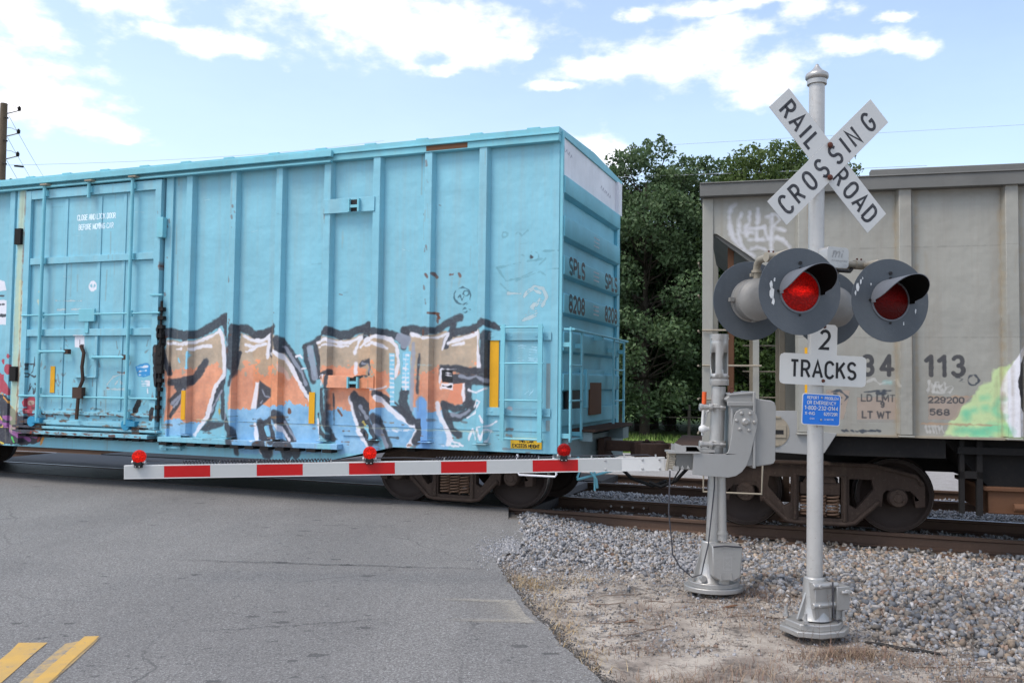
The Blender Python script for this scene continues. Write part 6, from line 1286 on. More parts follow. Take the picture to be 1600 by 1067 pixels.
# ------------------------------------------------------------------ the grey hopper car
hop = thing('hopper_car', 'weathered grey covered hopper car with white tag and green graffiti, behind the railroad crossing sign', 'hopper car', (2.334, 10.769, 0), -A2)
def hp(b, name, mat='hop', uv=True, bevel=0.): return part(b, name, mat, uv, bevel, hop)
L2 = 15.0; HW = 3.15
side = [(0.005, 4.10), (.14, 4.10), (L2, 4.10), (L2, 1.24), (1.12, 1.24), (1.12, 2.62), (1.0, 2.84), (.85, 3.08), (.72, 3.24), (.55, 3.38), (.17, 3.65), (.005, 3.66)]
b = MB(); b.prism(side, (), XZ(.02), .03); hp(b, 'side_panel')
b = MB(); b.prism(side, (), XZ(HW - .05), .03); hp(b, 'side_panel', 'hopper', False)
hp(MB().box((0, -.0, 1.06), (.13, .1, 4.09)), 'corner_post', 'hopper', False, .008); hp(MB().box((0, HW - .1, 1.06), (.13, HW, 4.09)), 'corner_post', 'hopper', False, .008)
k = 0
while 1.12 + k * 1.118 < L2:
    u = 1.12 + k * 1.118; b = MB(); vs = [(u - .03, .02, 1.25), (u, -.075, 1.25), (u + .13, -.075, 1.25), (u + .16, .02, 1.25), (u - .03, .02, 4.10), (u, -.075, 4.10), (u + .13, -.075, 4.10), (u + .16, .02, 4.10)]
    b.add(vs, [(0, 1, 5, 4), (1, 2, 6, 5), (2, 3, 7, 6), (3, 2, 1, 0), (4, 5, 6, 7)]); b.box((u - .02, -.09, 1.222), (u + .15, .018, 1.244)); hp(b, 'side_post', bevel=.006); k += 1
b = MB().box((-.03, -.115, 4.095), (L2 + .03, .06, 4.245)); b.box((-.03, -.13, 4.245), (L2 + .03, .06, 4.262)); hp(b, 'top_chord', 'hopper_dk', False, .006)
b = MB().box((1.93, -.10, 4.262), (L2 - 1.9, .04, 4.335)); hp(b, 'roof_flange', 'hopper_dk', False, .006)
b = MB(); b.prism([(.05, 4.25), (HW / 2, 4.42), (HW - .05, 4.25), (HW - .05, 4.15), (.05, 4.15)], (), lambda v, h, d: Vector((d, v, h)), L2); hp(b, 'roof', 'hopper_dk', False)
b = MB().box((-.03, .06, 4.09), (.06, HW, 4.26)); hp(b, 'end_chord', 'hopper_dk', False, .006)
b = MB().box((.9, -.02, 1.215), (L2, .06, 1.24)); hp(b, 'side_sill', 'hopper_tan', False)
# slope sheet
b = MB(); b.prism([(.1, 4.1), (.14, 4.1), (.14, 3.75), (.9, 3.2), (2.5, 1.26), (2.36, 1.26), (.85, 3.08), (.1, 3.66)], (), lambda a, h, d: Vector((a, .06 + d, h)), HW - .12); hp(b, 'slope_sheet', 'hopper_dk', False)
for u, v, m, w1 in ((.30, .18, 'hopper_brown', 3.5), (.60, .06, 'hopper', 3.28), (.60, HW - .12, 'hopper_tan', 3.28), (.30, HW - .25, 'hopper_brown', 3.5), (.95, 1.0, 'hopper_tan', 2.9), (.95, 2.1, 'hopper_tan', 2.9)):
    b = MB().box((u, v, 1.3), (u + .075, v + .07, w1)); hp(b, 'end_stanchion', m, False, .004)
for w in (2.46, 2.03, 1.62): MB().rod((.0, -.03, w), (.70, -.03, w), .012, 8).build('grab_iron', M['hopper_tan'], hop)
for w in (2.0, 2.4, 1.6): MB().rod((.5, HW, w), (1.05, HW, w), .012, 8).build('grab_iron', M['hopper_tan'], hop)
b = MB(); b.prism([(.45, 1.49), (1.12, 1.50), (1.12, 1.30), (1.55, 1.24), (1.42, 1.02), (1.36, .98), (.45, 1.02)], (), XZ(-.03), .06); bp = hp(b, 'bolster_plate', 'alu2', False, .005)
b = MB().rod((.83, -.036, 1.25), (.83, -.03, 1.25), .19, 28); b.build('plate_recess', M['hopper_tan'], bp)
b = MB().box((.80, -.05, 1.18), (.98, -.036, 1.33)); b.box((.72, -.05, 1.41), (.92, -.036, 1.43)); b.box((.72, -.05, 1.08), (.9, -.036, 1.10)); b.box((.85, -.054, 1.22), (.95, -.05, 1.27), 1); b.build('key_slot', [M['hopper_tan'], M['black']], bp)
MB().box((1.19, .0135, 1.65), (1.235, .019, 2.25)).build('reflector', M['yellow'], hop).location = (0, -.0955, 0)
# end platform, sill, ladder and coupler
b = MB().box((-.40, .35, .98), (.0, 2.8, 1.01)); b.box((-.42, .3, .93), (.02, .42, 1.0)); b.box((-.3, 1.1, .86), (.0, 2.0, .94)); hp(b, 'end_platform', 'rust_dark', False, .006)
b = MB().box((-.02, .1, .78), (.14, HW - .1, 1.1)); b.box((.14, 1.3, .72), (L2, 1.85, 1.1)); hp(b, 'centre_sill', 'under', False)
for w in (1.2, 1.62, 2.03, 2.46, 2.9, 3.3):
    MB().rod((-.05, .06, w), (-.05, .5, w), .012, 8).build('grab_iron', M['hopper_tan'], hop)
    MB().rod((-.05, 2.6, w), (-.05, 3.05, w), .012, 8).build('grab_iron', M['hopper_tan'], hop)
b = MB().tube([(.02, -.03, 1.06), (.02, -.03, .5), (.7, -.03, .5), (.72, -.03, 1.02)], .014, 6); hp(b, 'sill_stirrup', 'hopper_tan', False)
coupler(hop, -.02, -1)
b = MB(); b.tube([(-.1, 1.9, .78), (-.25, 1.75, .62), (-.42, 1.6, .44), (-.62, 1.5, .36), (-.78, 1.5, .42)], .026, 8); b.tube([(-.1, 1.25, .95), (-.3, 1.2, .7), (-.45, 1.2, .45)], .012, 6); hp(b, 'air_hose', 'black', False)
# hopper bays and gates
for k, u in enumerate((2.85, 6.4, 9.8)):
    b = MB(); b.prism([(u - .15, 1.24), (u + .38, .66), (u + 1.35, .66), (u + 1.95, 1.24)], (), lambda a, h, d: Vector((a, .25 + d, h)), HW - .5); hp(b, 'hopper_bay', 'under', False)
    b = MB().box((u + .36, .2, .36), (u + 1.38, 1.5, .66)); b.box((u + .30, .16, .62), (u + 1.44, 1.54, .67)); b.rod((u + .6, .1, .45), (u + 1.2, .1, .45), .05, 8); hp(b, 'outlet_gate', 'hopper_brown', False, .01)
b = MB().box((2.90, .12, .36), (2.95, .2, 1.2)); b.box((3.08, .12, .34), (3.14, .2, 1.2)); b.box((2.90, .12, .76), (3.14, .2, .84)); b.box((2.88, .1, 1.04), (6.0, .2, 1.12)); hp(b, 'gate_bracket', 'under', False)
b = MB().box((1.45, .1, .98), (2.75, HW - .1, 1.24)); hp(b, 'underframe', 'under', False)
make_truck(hop, 1.41); make_truck(hop, L2 - 1.41)
# ------------------------------------------------------------------ crossbuck signal
YW = R(21)
sig = thing('crossing_signal', 'silver mast with railroad crossing crossbuck, two tracks sign and four round flashing lights', 'railroad crossing signal', (2.262, 6.585, 0), YW)
sig.rotation_euler = (0, R(.55), YW); sig.location.z = .012
b = MB(); b.rod((0, 0, .36), (0, 0, 4.10), .058, 28); b.build('mast', M['mast'], sig)
b = MB(); b.lathe([(4.085, .060), (4.085, .072), (4.118, .073), (4.122, .068), (4.126, .078), (4.135, .085), (4.152, .087), (4.166, .082), (4.178, .066), (4.192, .046), (4.208, .030), (4.226, .018), (4.243, .010), (4.248, .001)], (0, 0, 0), (0, 0, 1), 28); b.build('mast_cap', M['alu'], sig)
def blade(ang, y, name, txt, pos, hh=.125):
    ca, sa = math.cos(R(ang)), math.sin(R(ang)); cx, cz = .040, 3.482; kc, ks = math.cos(R(-6)), math.sin(R(-6))
    def fr(a, h, d): X_ = a * ca - h * sa; Y_ = y + .085 + d; return Vector((cx + X_ * kc - Y_ * ks, -.088 + X_ * ks + Y_ * kc, cz + a * sa + h * ca))
    L, W = .612, .1145; r = .008; pos = [(c_, p_ * .99) for c_, p_ in pos]; hh = .136
    b = MB(); b.prism([(-L, -W), (L, -W), (L, W), (-L, W)], (), fr, .004); o = b.build(name, M['sign'], sig, bevel=.0015)
    b = MB(); frt = lambda a, h, d: fr(a, h, -.0012 + d)
    for ch, p in pos:
        ls, w = text_lines(ch, hh, .2, .92)
        for l in ls: ribbon(b, [(q[0] - w / 2 + p, q[1] - hh / 2) for q in l], .0235, frt)
    b.build('lettering', M['ink2'], o, fixn=False); return o, fr
M['housing'] = paint('lamp_housing_grey', (0.23, 0.225, 0.215, 1), (0.14, 0.12, 0.1, 1), .3, .03, .5, .2, .1)
M['ink2'] = paint('weathered_black_letters', (0.035, 0.036, 0.042, 1), (0.26, 0.26, 0.27, 1), .75, 0, .5, 0, 0)
rr, fr1 = blade(-46.2, -.082, 'crossbuck_blade', 'RAILROAD', (('R', -.505), ('A', -.385), ('I', -.29), ('L', -.20), ('R', .155), ('O', .285), ('A', .405), ('D', .525)))
cr, fr2 = blade(44.2, -.0905, 'crossbuck_blade', 'CROSSING', (('C', -.515), ('R', -.385), ('O', -.235), ('S', -.09), ('S', .075), ('I', .19), ('N', .295), ('G', .475)))
for z in (3.60, 3.355):
    b = MB(); b.lathe([(-.022, .001), (-.02, .014), (-.012, .021), (0, .022)], (.036, -.102, z), (0, 1, 0), 10); b.rod((.036, -.10, z), (.01, .0, z), .008, 6); b.build('bolt', M['rustbolt'], sig)
b = MB().box((-.05, -.072, 3.33), (.12, -.058, 3.36)); b.box((-.05, -.072, 3.58), (.12, -.058, 3.61)); b.build('sign_bracket', M['mast'], sig)
# signs below
def rrect(w, h, r, n=5):
    p = []
    for cx, cy, a in ((w / 2 - r, h / 2 - r, 0), (-w / 2 + r, h / 2 - r, 90), (-w / 2 + r, -h / 2 + r, 180), (w / 2 - r, -h / 2 + r, 270)):
        p += [(cx + r * math.cos(R(a + 90 * i / n)), cy + r * math.sin(R(a + 90 * i / n))) for i in range(n + 1)]
    return p
def panel(cx, cz, y, tilt, w, h, r, mat, name, poly=None):
    ca, sa = math.cos(tilt), math.sin(tilt); kc, ks = math.cos(R(-12)), math.sin(R(-12))
    def fr(a, q, d): X_ = a * ca + q * sa; return Vector((cx + X_ * kc - d * ks, y + X_ * ks + d * kc, cz - a * sa + q * ca))
    b = MB(); b.prism(poly or rrect(w, h, r), (), fr, .003); o = b.build(name, M[mat], sig); return o, fr
T = R(1.3)
hgt, tw = .114, .105
inv = [(-.105, .114), (-.105, .318), (-.085, .338), (.085, .338), (.105, .318), (.105, .114), (.31, .114), (.335, .103), (.343, .085), (.343, -.085), (.335, -.105), (.31, -.114), (-.31, -.114), (-.335, -.105), (-.343, -.085), (-.343, .085), (-.335, .103), (-.31, .114)]
tr, frT = panel(-.003, 1.915, -.088, T, 0, 0, 0, 'sign', 'tracks_sign', inv)
b = MB(); fT = lambda a, h, d: frT(a, h, -.0012 + d); lettering(b, 'TRACKS', .118, .0195, 0, .002, fT, .26, 1., fit=.51); b.build('lettering', M['ink'], tr, fixn=False); b = MB(); lettering(b, '2', .13, .022, 0.008, .225, fT, sx=1.05); b.build('lettering', M['ink'], tr, fixn=False)
for a, h in ((.0, .322), (.0, -.08)):
    p = frT(a, h, 0); b = MB(); b.lathe([(-.014, .001), (-.012, .01), (0, .014)], p, (0, 1, 0), 10); b.build('bolt', M['rustbolt'], tr)
bs, frB = panel(-.018, 1.622, -.085, R(2.), .305, .232, .02, 'platewhite', 'emergency_sign')
b = MB(); b.prism(rrect(.292, .219, .016), (), lambda a, h, d: frB(a, h, -.0012 + d * .2), .001); b.build('blue_face', M['blue_sign'], bs)
b = MB(); fB = lambda a, h, d: frB(a, h, -.0026 + d)
for t, h, z, f, sw in (('REPORT', .020, .086, .082, .0032), ('OR EMERGENCY', .0235, .050, .225, .0038), ('1-800-232-0144', .026, .011, .262, .0042)):
    if t == 'REPORT': lettering(b, 'REPORT', h, sw, -.068, z, fB, fit=.09); lettering(b, 'PROBLEM', h, sw, .078, z, fB, fit=.105)
    else: lettering(b, t, h, sw, 0, z, fB, fit=f)
lettering(b, 'X-ING', .021, .0035, -.09, -.030, fB, fit=.075); lettering(b, '620729R', .021, .0035, .075, -.030, fB, fit=.105); lettering(b, 'CSX', .011, .002, -.07, -.068, fB, fit=.035); lettering(b, 'A-907.79', .010, .002, .062, -.070, fB, fit=.07)
b.build('lettering', M['armwhite'], bs, fixn=False)
for a, h in ((.0, .088), (.0, -.075)):
    p = frB(a, h, -.003); b = MB(); b.lathe([(-.006, .001), (-.005, .007), (0, .009)], p, (0, 1, 0), 8); b.build('bolt', M['alu2'], bs)
# crossarm, junction box, lamps
b = MB().rod((-.40, 0, 2.735), (.47, 0, 2.735), .026, 14)
for q in (-.41, .41):
    b.rod((q - .045, 0, 2.735), (q + .045, 0, 2.735), .036, 14)
    for e in (-.02, .02): b.rod((q + e, 0, 2.76), (q + e, 0, 2.785), .007, 6, mi=1)
b.tube([(.05, -.08, 2.68), (.12, -.07, 2.665), (.3, -.02, 2.675), (.34, 0, 2.70)], .014, 6, mi=2); b.build('crossarm', [M['pipe'], M['rustbolt'], M['black']], sig)
b = MB(); p = rrect(.20, .155, .03); b.prism(p, (), lambda a, h, d: Vector((.075 + a, -.15 + d, 2.75 + h)), .12); jb = b.build('junction_box', M['alu'], sig, bevel=.008)
b = MB(); fj = lambda a, h, d: Vector((.075 + a, -.1525 + d, 2.75 + h)); 
for l in ([(-.05, -.0), (-.035, .05)], [(-.045, .02), (-.02, .048), (-.012, .04), (-.024, 0)], [(-.016, .025), (.01, .048), (.018, .04), (.006, 0)], [(.03, 0), (.042, .034)], [(.046, .045), (.05, .055)]): ribbon(b, l, .007, fj)
for k in range(8): ribbon(b, [(-.06 + k * .019, -.028), (-.048 + k * .019, -.020)], .007, fj)
b.build('raised_mark', M['alu2'], jb, fixn=False)
def light(x, sgn, mat, chips, zc=2.435):
    """sgn -1 faces the road user in front, +1 faces away"""
    yd = sgn * .345; A = Vector((0, sgn, 0))
    o = bpy.data.objects.new('flashing_light', None); 
    b = MB(); b.lathe([(.002, .140), (.004, .305), (-.0, .3055), (-.004, .304), (-.006, .14)], (0, 0, 0), (0, sgn, 0), 56); d = b.build('flashing_light', M['target'], sig); d.location = (x, yd, zc); d.rotation_euler = (0, 0, R(-12))
    b = MB(); b.lathe([(.0, .165), (-.02, .168), (-.025, .155), (-.115, .152), (-.118, .162), (-.138, .162), (-.142, .150), (-.168, .132), (-.185, .08), (-.190, .001)], (0, 0, 0), (0, sgn, 0), 36)
    b.box((-.16, min(0, -sgn * .07), -.015), (-.195, max(-sgn * .03, -sgn * .07), .015)); b.box((.16, min(0, -sgn * .07), -.015), (.19, max(-sgn * .03, -sgn * .07), .015))
    b.rod((0, -sgn * .05, -.17), (0, -sgn * .05, -.145), .014, 8); b.build('lamp_housing', M['housing'], d)
    b = MB(); b.lathe([(.004, .142), (.016, .12), (.026, .08), (.030, .001)], (0, 0, 0), (0, sgn, 0), 32); b.build('lens', M[mat], d)
    b = MB(); b.lathe([(.0, .152), (.012, .152), (.012, .140), (.0, .140)], (0, 0, 0), (0, sgn, 0), 36); b.build('lens_ring', M['hood'], d)
    # hood: upper arc, long on top
    b = MB(); n = 32; vs = []; th = []
    for i in range(n + 1):
        a = R(-8 + 196 * i / n); Lh = .06 + .27 * (max(0, math.sin(a + .02)) ** .5)
        for rr_ in (.154, .149):
            for q in (0, 1): vs.append(((rr_ + .006 * q) * math.cos(a), sgn * (.008 + q * Lh), (rr_ + .006 * q) * math.sin(a)))
    fs = []; mi = []
    for i in range(n):
        k = 4 * i; fs += [(k, k + 1, k + 5, k + 4), (k + 2, k + 6, k + 7, k + 3), (k + 1, k + 3, k + 7, k + 5)]; mi += [0, 1, 0]
    o_ = len(b.v); b.add(vs, fs, 0, True); b.mi = mi; b.build('hood', [M['hood'], M['hoodin']], d)
    b = MB()
    for a_, r_ in ((90, .20), (90, .165), (270, .165), (180, .163), (0, .163)): a = R(a_); b.rod((r_ * math.cos(a), sgn * .0, r_ * math.sin(a)), (r_ * math.cos(a), sgn * .012, r_ * math.sin(a)), .008 if r_ < .19 else .013, 8)
    b.build('screw', M['black'], d)
    if chips:
        b = MB(); g = np.random.default_rng(chips)
        for cx, cz, s_ in ([(-.215, .04, .035), (-.21, -.02, .05), (-.20, -.075, .03), (-.19, .075, .018)] if chips == 1 else [(-.235, .13, .022), (-.26, .09, .035), (-.22, .155, .012), (-.275, .045, .02), (.2, -.07, .02), (.105, -.165, .015), (-.155, .115, .012)]):
            n = 11; pts = [(cx + s_ * g.uniform(.35, .8) * math.cos(2 * PI * i / n) * .55, cz + s_ * g.uniform(.6, 1.2) * math.sin(2 * PI * i / n)) for i in range(n)]
            b.add([(p, sgn * .0062, q) for p, q in pts], [tuple(range(n))])
        b.build('chipped_paint', M['target_chip'], d, fixn=False)
    # elbow pipe up to the arm
    b = MB(); ye = -sgn * .10; b.tube([(0, ye, .145), (0, ye, .225), (0, ye - sgn * .02, .275), (0, ye - sgn * .07, .298), (0, -sgn * .345, .30)], .028, 12); b.rod((0, ye, .205), (0, ye, .225), .038, 12); b.box((-.05, ye - .012, .175), (.05, ye + .012, .20)); b.build('elbow_pipe', M['pipe'], d)
    return d
light(-.43, -1, 'lens_on', 1, 2.45); light(.38, -1, 'lens_off', 2, 2.43)
light(-.335, 1, 'lens_off', 0, 2.445); light(.40, 1, 'lens_off', 0, 2.425)
# base casting
b = MB(); oct_ = [(.235, .10), (.10, .20), (-.10, .20), (-.235, .10), (-.235, -.10), (-.10, -.20), (.10, -.20), (.235, -.10)]
b.prism(oct_, (), lambda a, h, d: Vector((a, h, -.012 + d)), .040); b.prism([(x * .84, y * .84) for x, y in oct_], (), lambda a, h, d: Vector((a, h, .028 + d)), .045)
bp = b.build('base_plate', M['alu'], sig, bevel=.006)
b = MB(); b.lathe([(.085, .125), (.12, .105), (.2, .09), (.38, .078), (.39, .066)], (0, 0, 0), (0, 0, 1), 24); b.box((-.075, -.10, .10), (.075, -.02, .36)); 
for z in (.20, .34): b.rod((-.10, -.10, z), (.12, -.10, z), .022, 10); b.rod((-.05, -.13, z), (-.05, -.08, z), .015, 8)
b.prism([(-.16, .085), (-.09, .085), (-.075, .3)], (), XZ(-.01), .02); b.prism([(.16, .085), (.09, .085), (.075, .3)], (), XZ(-.01), .02); b.build('base_casting', M['alu'], sig, bevel=.004)
b = MB().box((.095, -.13, .16), (.215, .02, .33)); b.box((.12, -.10, .085), (.19, 0, .16)); b.rod((.13, -.14, .29), (.215, -.14, .29), .014, 8); b.tube([(.16, -.14, .30), (.19, -.145, .30), (.19, -.145, .27)], .012, 6); b.build('terminal_box', M['alu'], sig, bevel=.01)
for x, y in ((.17, -.11), (-.17, -.11), (.17, .11), (-.17, .11)): MB().rod((x, y, .085), (x, y, .155), .012, 8).rod((x, y, .085), (x, y, .105), .022, 6).build('anchor_bolt', M['bolt'], sig)
b = MB(); b.tube([(.055, -.13, .37), (.055, -.135, .2), (.06, -.14, .11), (.085, -.155, .09), (.085, -.162, .088)], .006, 6); b.build('ground_wire', M['wire'], sig)

# ------------------------------------------------------------------ gate mechanism
gm = thing('crossing_gate', 'lowered red and white striped gate arm with grey drive mechanism on a silver mast', 'crossing gate', (1.82, 7.86, 0))
b = MB(); b.rod((-.03, .0, .1), (.032, 0, 1.79), .062, 24); b.build('mast', M['alu'], gm)
b = MB()
# slotted tube on top: four windows
nseg = 48; r_ = .079; zz = [1.855, 1.905, 1.94, 2.0, 2.055, 2.09, 2.175, 2.256]
def win(a): return min(abs(((math.degrees(a) - c + 180) % 360) - 180) for c in (-57, 80, 213))
for k in range(7):
    for i in range(nseg):
        a0, a1 = 2 * PI * i / nseg, 2 * PI * (i + 1) / nseg; am = (a0 + a1) / 2; w = win(am)
        if k in (2, 3) and w < 23: continue
        if k in (1, 4) and w < 16: continue
        b.add([(r_ * math.cos(a0), r_ * math.sin(a0), zz[k]), (r_ * math.cos(a1), r_ * math.sin(a1), zz[k]), (r_ * math.cos(a1), r_ * math.sin(a1), zz[k + 1]), (r_ * math.cos(a0), r_ * math.sin(a0), zz[k + 1])], [(0, 1, 2, 3)], 0, True)
b.v = [(x_ + .036, y_, z_) for x_, y_, z_ in b.v]; o = b.build('slotted_mast_top', M['alu'], gm); so_ = o.modifiers.new('thick', 'SOLIDIFY'); so_.thickness = .006
b = MB(); b.lathe([(0, .083), (.006, .085), (.05, .085), (.055, .08)], (0, 0, 1.80), (0, 0, 1), 28); b.v = [(x_ + .036, y_, z_) for x_, y_, z_ in b.v]; b.build('mast_collar', M['alu'], gm); b = MB(); b.lathe([(0, .0805), (.06, .0825), (.065, .001)], (0, 0, 2.195), (0, 0, 1), 28); 
for a in (-100, -30, 200): b.rod((.082 * math.cos(R(a)), .082 * math.sin(R(a)), 1.88), (.088 * math.cos(R(a)), .088 * math.sin(R(a)), 1.88), .007, 6); b.rod((.080 * math.cos(R(a)), .080 * math.sin(R(a)), 2.215), (.088 * math.cos(R(a)), .088 * math.sin(R(a)), 2.215), .006, 6)
b.v = [(x_ + .036, y_, z_) for x_, y_, z_ in b.v]; b.build('mast_top_rim', M['alu'], gm)
b = MB(); b.rod((.055, -.05, .50), (.045, -.05, 1.05), .038, 16); b.rod((.055, -.05, .44), (.055, -.05, .52), .045, 16); b.rod((.055, -.05, .49), (.055, -.05, .505), .052, 16); b.build('conduit', M['alu'], gm)
J = [(0.126, 1.485), (0.133, 1.54), (0.153, 1.574), (0.187, 1.595), (0.242, 1.605), (0.297, 1.583), (0.327, 1.549), (0.338, 1.502), (0.331, 1.433), (0.304, 1.324), (0.276, 1.201), (0.242, 1.106), (0.201, 1.051), (0.147, 1.013), (0.079, 0.998), (-0.085, 1.007), (-0.232, 1.022), (-0.219, 1.223), (-0.181, 1.21), (-0.031, 1.2), (0.051, 1.201), (0.076, 1.215), (0.088, 1.247), (0.106, 1.335)]
for yy in (-.155, .30):
    b = MB(); b.prism(J, (), XZ(yy), .018); arm_ = b.build('arm_bracket', M['alu2'], gm, bevel=.003)
    if yy < 0:
        b = MB()
        for x, z in [(0.196, 1.559), (0.271, 1.556), (0.308, 1.482), (0.26, 1.413), (0.182, 1.422), (0.151, 1.496)]: b.lathe([(-.014, .001), (-.012, .010), (-.006, .015), (0, .017)], (x, -.155, z), (0, 1, 0), 8)
        b.lathe([(-.02, .001), (-.02, .02), (-.014, .024), (-.01, .036), (0, .038)], (.231, -.155, 1.488), (0, 1, 0), 20); b.build('bolt', M['alu'], arm_)
b = MB(); b.prism([(.062, 1.68), (.10, 1.715), (.315, 1.735), (.325, 1.70), (.325, 1.10), (.11, 1.10), (.11, 1.62)], (), XZ(-.13), .40); b.prism([(.09, 1.725), (.30, 1.745), (.30, 1.725), (.09, 1.71)], (), XZ(-.14), .42); b.box((.075, -.15, 1.62), (.30, -.13, 1.66)); b.box((.298, -.15, 1.08), (.322, .28, 1.75)); b.box((.11, -.14, 1.33), (.13, -.13, 1.6)); b.build('drive_housing', M['alu2'], gm, bevel=.008)
b = MB(); b.prism([(.325, 1.69), (.47, 1.672), (.50, 1.655), (.512, 1.62), (.505, 1.15), (.492, 1.125), (.46, 1.11), (.325, 1.09)], (), XZ(-.11), .36); b.build('housing_cover', M['alu2'], gm, bevel=.02)
b = MB(); b.tube([(.125 + .02 * math.cos(t), -.08, 1.76 + .022 * math.sin(t)) for t in np.linspace(0, 2 * PI, 12)], .006, 6); b.build('lifting_eye', M['rustbolt'], gm)
for z, d in ((1.605, 0), (1.28, 0)):
    b = MB(); b.lathe([(-.028, .075), (.028, .075), (.028, .064), (-.028, .064), (-.028, .075)], (.02, 0, z), (0, 0, 1), 24)
    for y in (-.07, ): b.rod((-.15, y, z), (-.06, y, z), .024, 10); b.rod((-.155, y - .0, z), (-.13, y, z), .034, 10); b.rod((-.06, y - .01, z), (.075, y - .01, z), .012, 8); b.rod((.03, y - .01, z), (.055, y - .01, z), .019, 6); b.rod((-.07, y - .01, z), (-.045, y - .01, z), .034, 10)
    b.build('mast_clamp', M['alu'], gm, bevel=.002)
b = MB(); b.rod((-.088, .05, 1.63), (-.084, .05, 1.74), .020, 10, mi=1); b.rod((-.105, .05, 1.40), (-.088, .05, 1.63), .014, 8); b.lathe([(-.04, .001), (-.035, .02), (-.015, .035), (.01, .036), (.035, .02), (.05, .02), (.05, .001)], (-.10, .03, 1.41), (1, 0, 0), 16); b.tube([(-.10, .06, 1.35), (-.09, .06, 1.45), (-.06, .06, 1.56), (-.03, .04, 1.58)], .012, 8); b.build('release_rod', [M['platewhite'], M['orange']], gm)
# adapter
b = MB(); b.box((-.445, -.17, 1.205), (-.165, .02, 1.222)); b.prism([(-.39, 1.222), (-.39, 1.295), (-.29, 1.262), (-.20, 1.262), (-.165, 1.222)], (), XZ(-.165), .012); b.prism([(-.39, 1.222), (-.39, 1.28), (-.29, 1.255), (-.20, 1.255), (-.165, 1.222)], (), XZ(.0), .012)
b.box((-.29, -.165, 1.222), (-.165, -.0, 1.262)); b.box((-.235, -.14, 1.215), (-.03, .25, 1.235)); b.build('arm_adapter', M['alu'], gm, bevel=.003)
b = MB(); b.box((-.37, -.13, 1.065), (-.225, .0, 1.205)); b.box((-.40, -.15, 1.05), (-.35, -.05, 1.09), 1); b.prism([(-.33, 1.068), (-.30, 1.068), (-.318, 1.10)], (), XZ(-.137), .004, 1); b.prism([(-.28, 1.068), (-.25, 1.068), (-.268, 1.10)], (), XZ(-.137), .004, 1); b.build('adapter_box', [M['hopper_dk'], M['alu']], gm, bevel=.003)
b = MB(); g_ = np.random.default_rng(2)
for k in range(9): z = 1.075 + k * .016; b.rod((-.46 + g_.uniform(0, .02), -.12, z), (-.39 + g_.uniform(0, .02), -.12, z + g_.uniform(-.006, .006)), .012, 8)
b.rod((-.45, -.12, 1.05), (-.43, -.12, 1.21), .014, 8); b.rod((-.40, -.12, 1.06), (-.385, -.12, 1.2), .012, 8); b.build('shear_pin_assembly', M['pipe'], gm)
# arm, local frame along -x from its root; slightly rising towards the mast
AR = Vector((-.452, -.03, 1.10)); AT = Vector((-5.205, -.11, .977))
ad = (AT - AR); AL = ad.length; ad.normalize(); aup = Vector((0, 0, 1)); aup = (aup - ad * aup.dot(ad)).normalized(); an = ad.cross(aup); 
if an.y > 0: an = -an
def AF(s_, h, d=0.): return AR + ad * s_ + aup * h + an * d       # d>0 towards the viewer
h2 = .060
b = MB()
def abox(bb, s0, s1, h0, h1, d0, d1, mi=0):
    vs = [AF(s_, h, d) for d in (d0, d1) for h in (h0, h1) for s_ in (s0, s1)]
    bb.add(vs, [(0, 1, 3, 2), (4, 6, 7, 5), (0, 4, 5, 1), (2, 3, 7, 6), (0, 2, 6, 4), (1, 5, 7, 3)], mi)
abox(b, 0, AL, -h2, h2, -.02, .012); arm = b.build('gate_arm', M['armwhite'], gm, bevel=.003)
abox_ = MB(); abox(abox_, 0, AL, h2 - .008, h2 - .001, .0122, .0135); abox(abox_, 0, AL, -h2 + .001, -h2 + .008, .0122, .0135); abox_.build('edge_lip', M['armwhite'], arm)
s0 = .385; k = 0
stripes = [(s0, s0 + .385, 0)]; p = s0 + .385
while p < AL - .02:
    stripes.append((p, min(p + .404, AL - .004), 1 if k % 2 == 0 else 0)); p += .404; k += 1
for a, c, r in stripes:
    b = MB(); abox(b, a + .001, c - .001, -h2 + .010, h2 - .010, .0121, .0133); b.build('red_stripe' if r else 'white_stripe', M['redsheet' if r else 'whitesheet'], arm)
b = MB()
for s_, h in ((.05, .04), (.05, -.04), (.20, .04), (.20, -.04), (.53, .04), (.53, -.04)): p = AF(s_, h, .012); b.lathe([(-.010, .001), (-.008, .008), (0, .012)], p, tuple(-an), 8)
for s_ in (.08, .36, .65, 1.12, 1.55, 1.95, 2.95, 3.3, 3.6, 3.92): p = AF(s_, h2 + .012, 0); b.box((p.x - .006, p.y - .01, p.z - .03), (p.x + .006, p.y + .01, p.z + .012))
b.build('arm_bolt', M['bolt'], arm)
b = MB(); 
def coil(s0, s1):
    n = int((s1 - s0) / .028); pts = []
    for i in range(n * 8 + 1): t = i / 8 * 2 * PI; pts.append(AF(s0 + (s1 - s0) * i / (n * 8), h2 + .017 + .013 * math.cos(t), .0 + .013 * math.sin(t)))
    b.tube(pts, .0055, 4)
coil(1.12, 2.02); coil(2.95, 4.25)
b.tube([AF(.0, .02, -.02), AF(.15, h2 + .02, -.02), AF(.9, h2 + .02, 0), AF(1.12, h2 + .015, 0)], .005, 5); b.tube([AF(2.02, h2 + .015, 0), AF(2.3, h2 + .03, 0), AF(2.63, h2 + .03, 0), AF(2.95, h2 + .015, 0)], .005, 5); b.tube([AF(4.25, h2 + .015, 0), AF(4.5, h2 + .035, 0), AF(4.7, h2 + .035, 0)], .005, 5)
b.build('coiled_cable', M['wire'], arm)
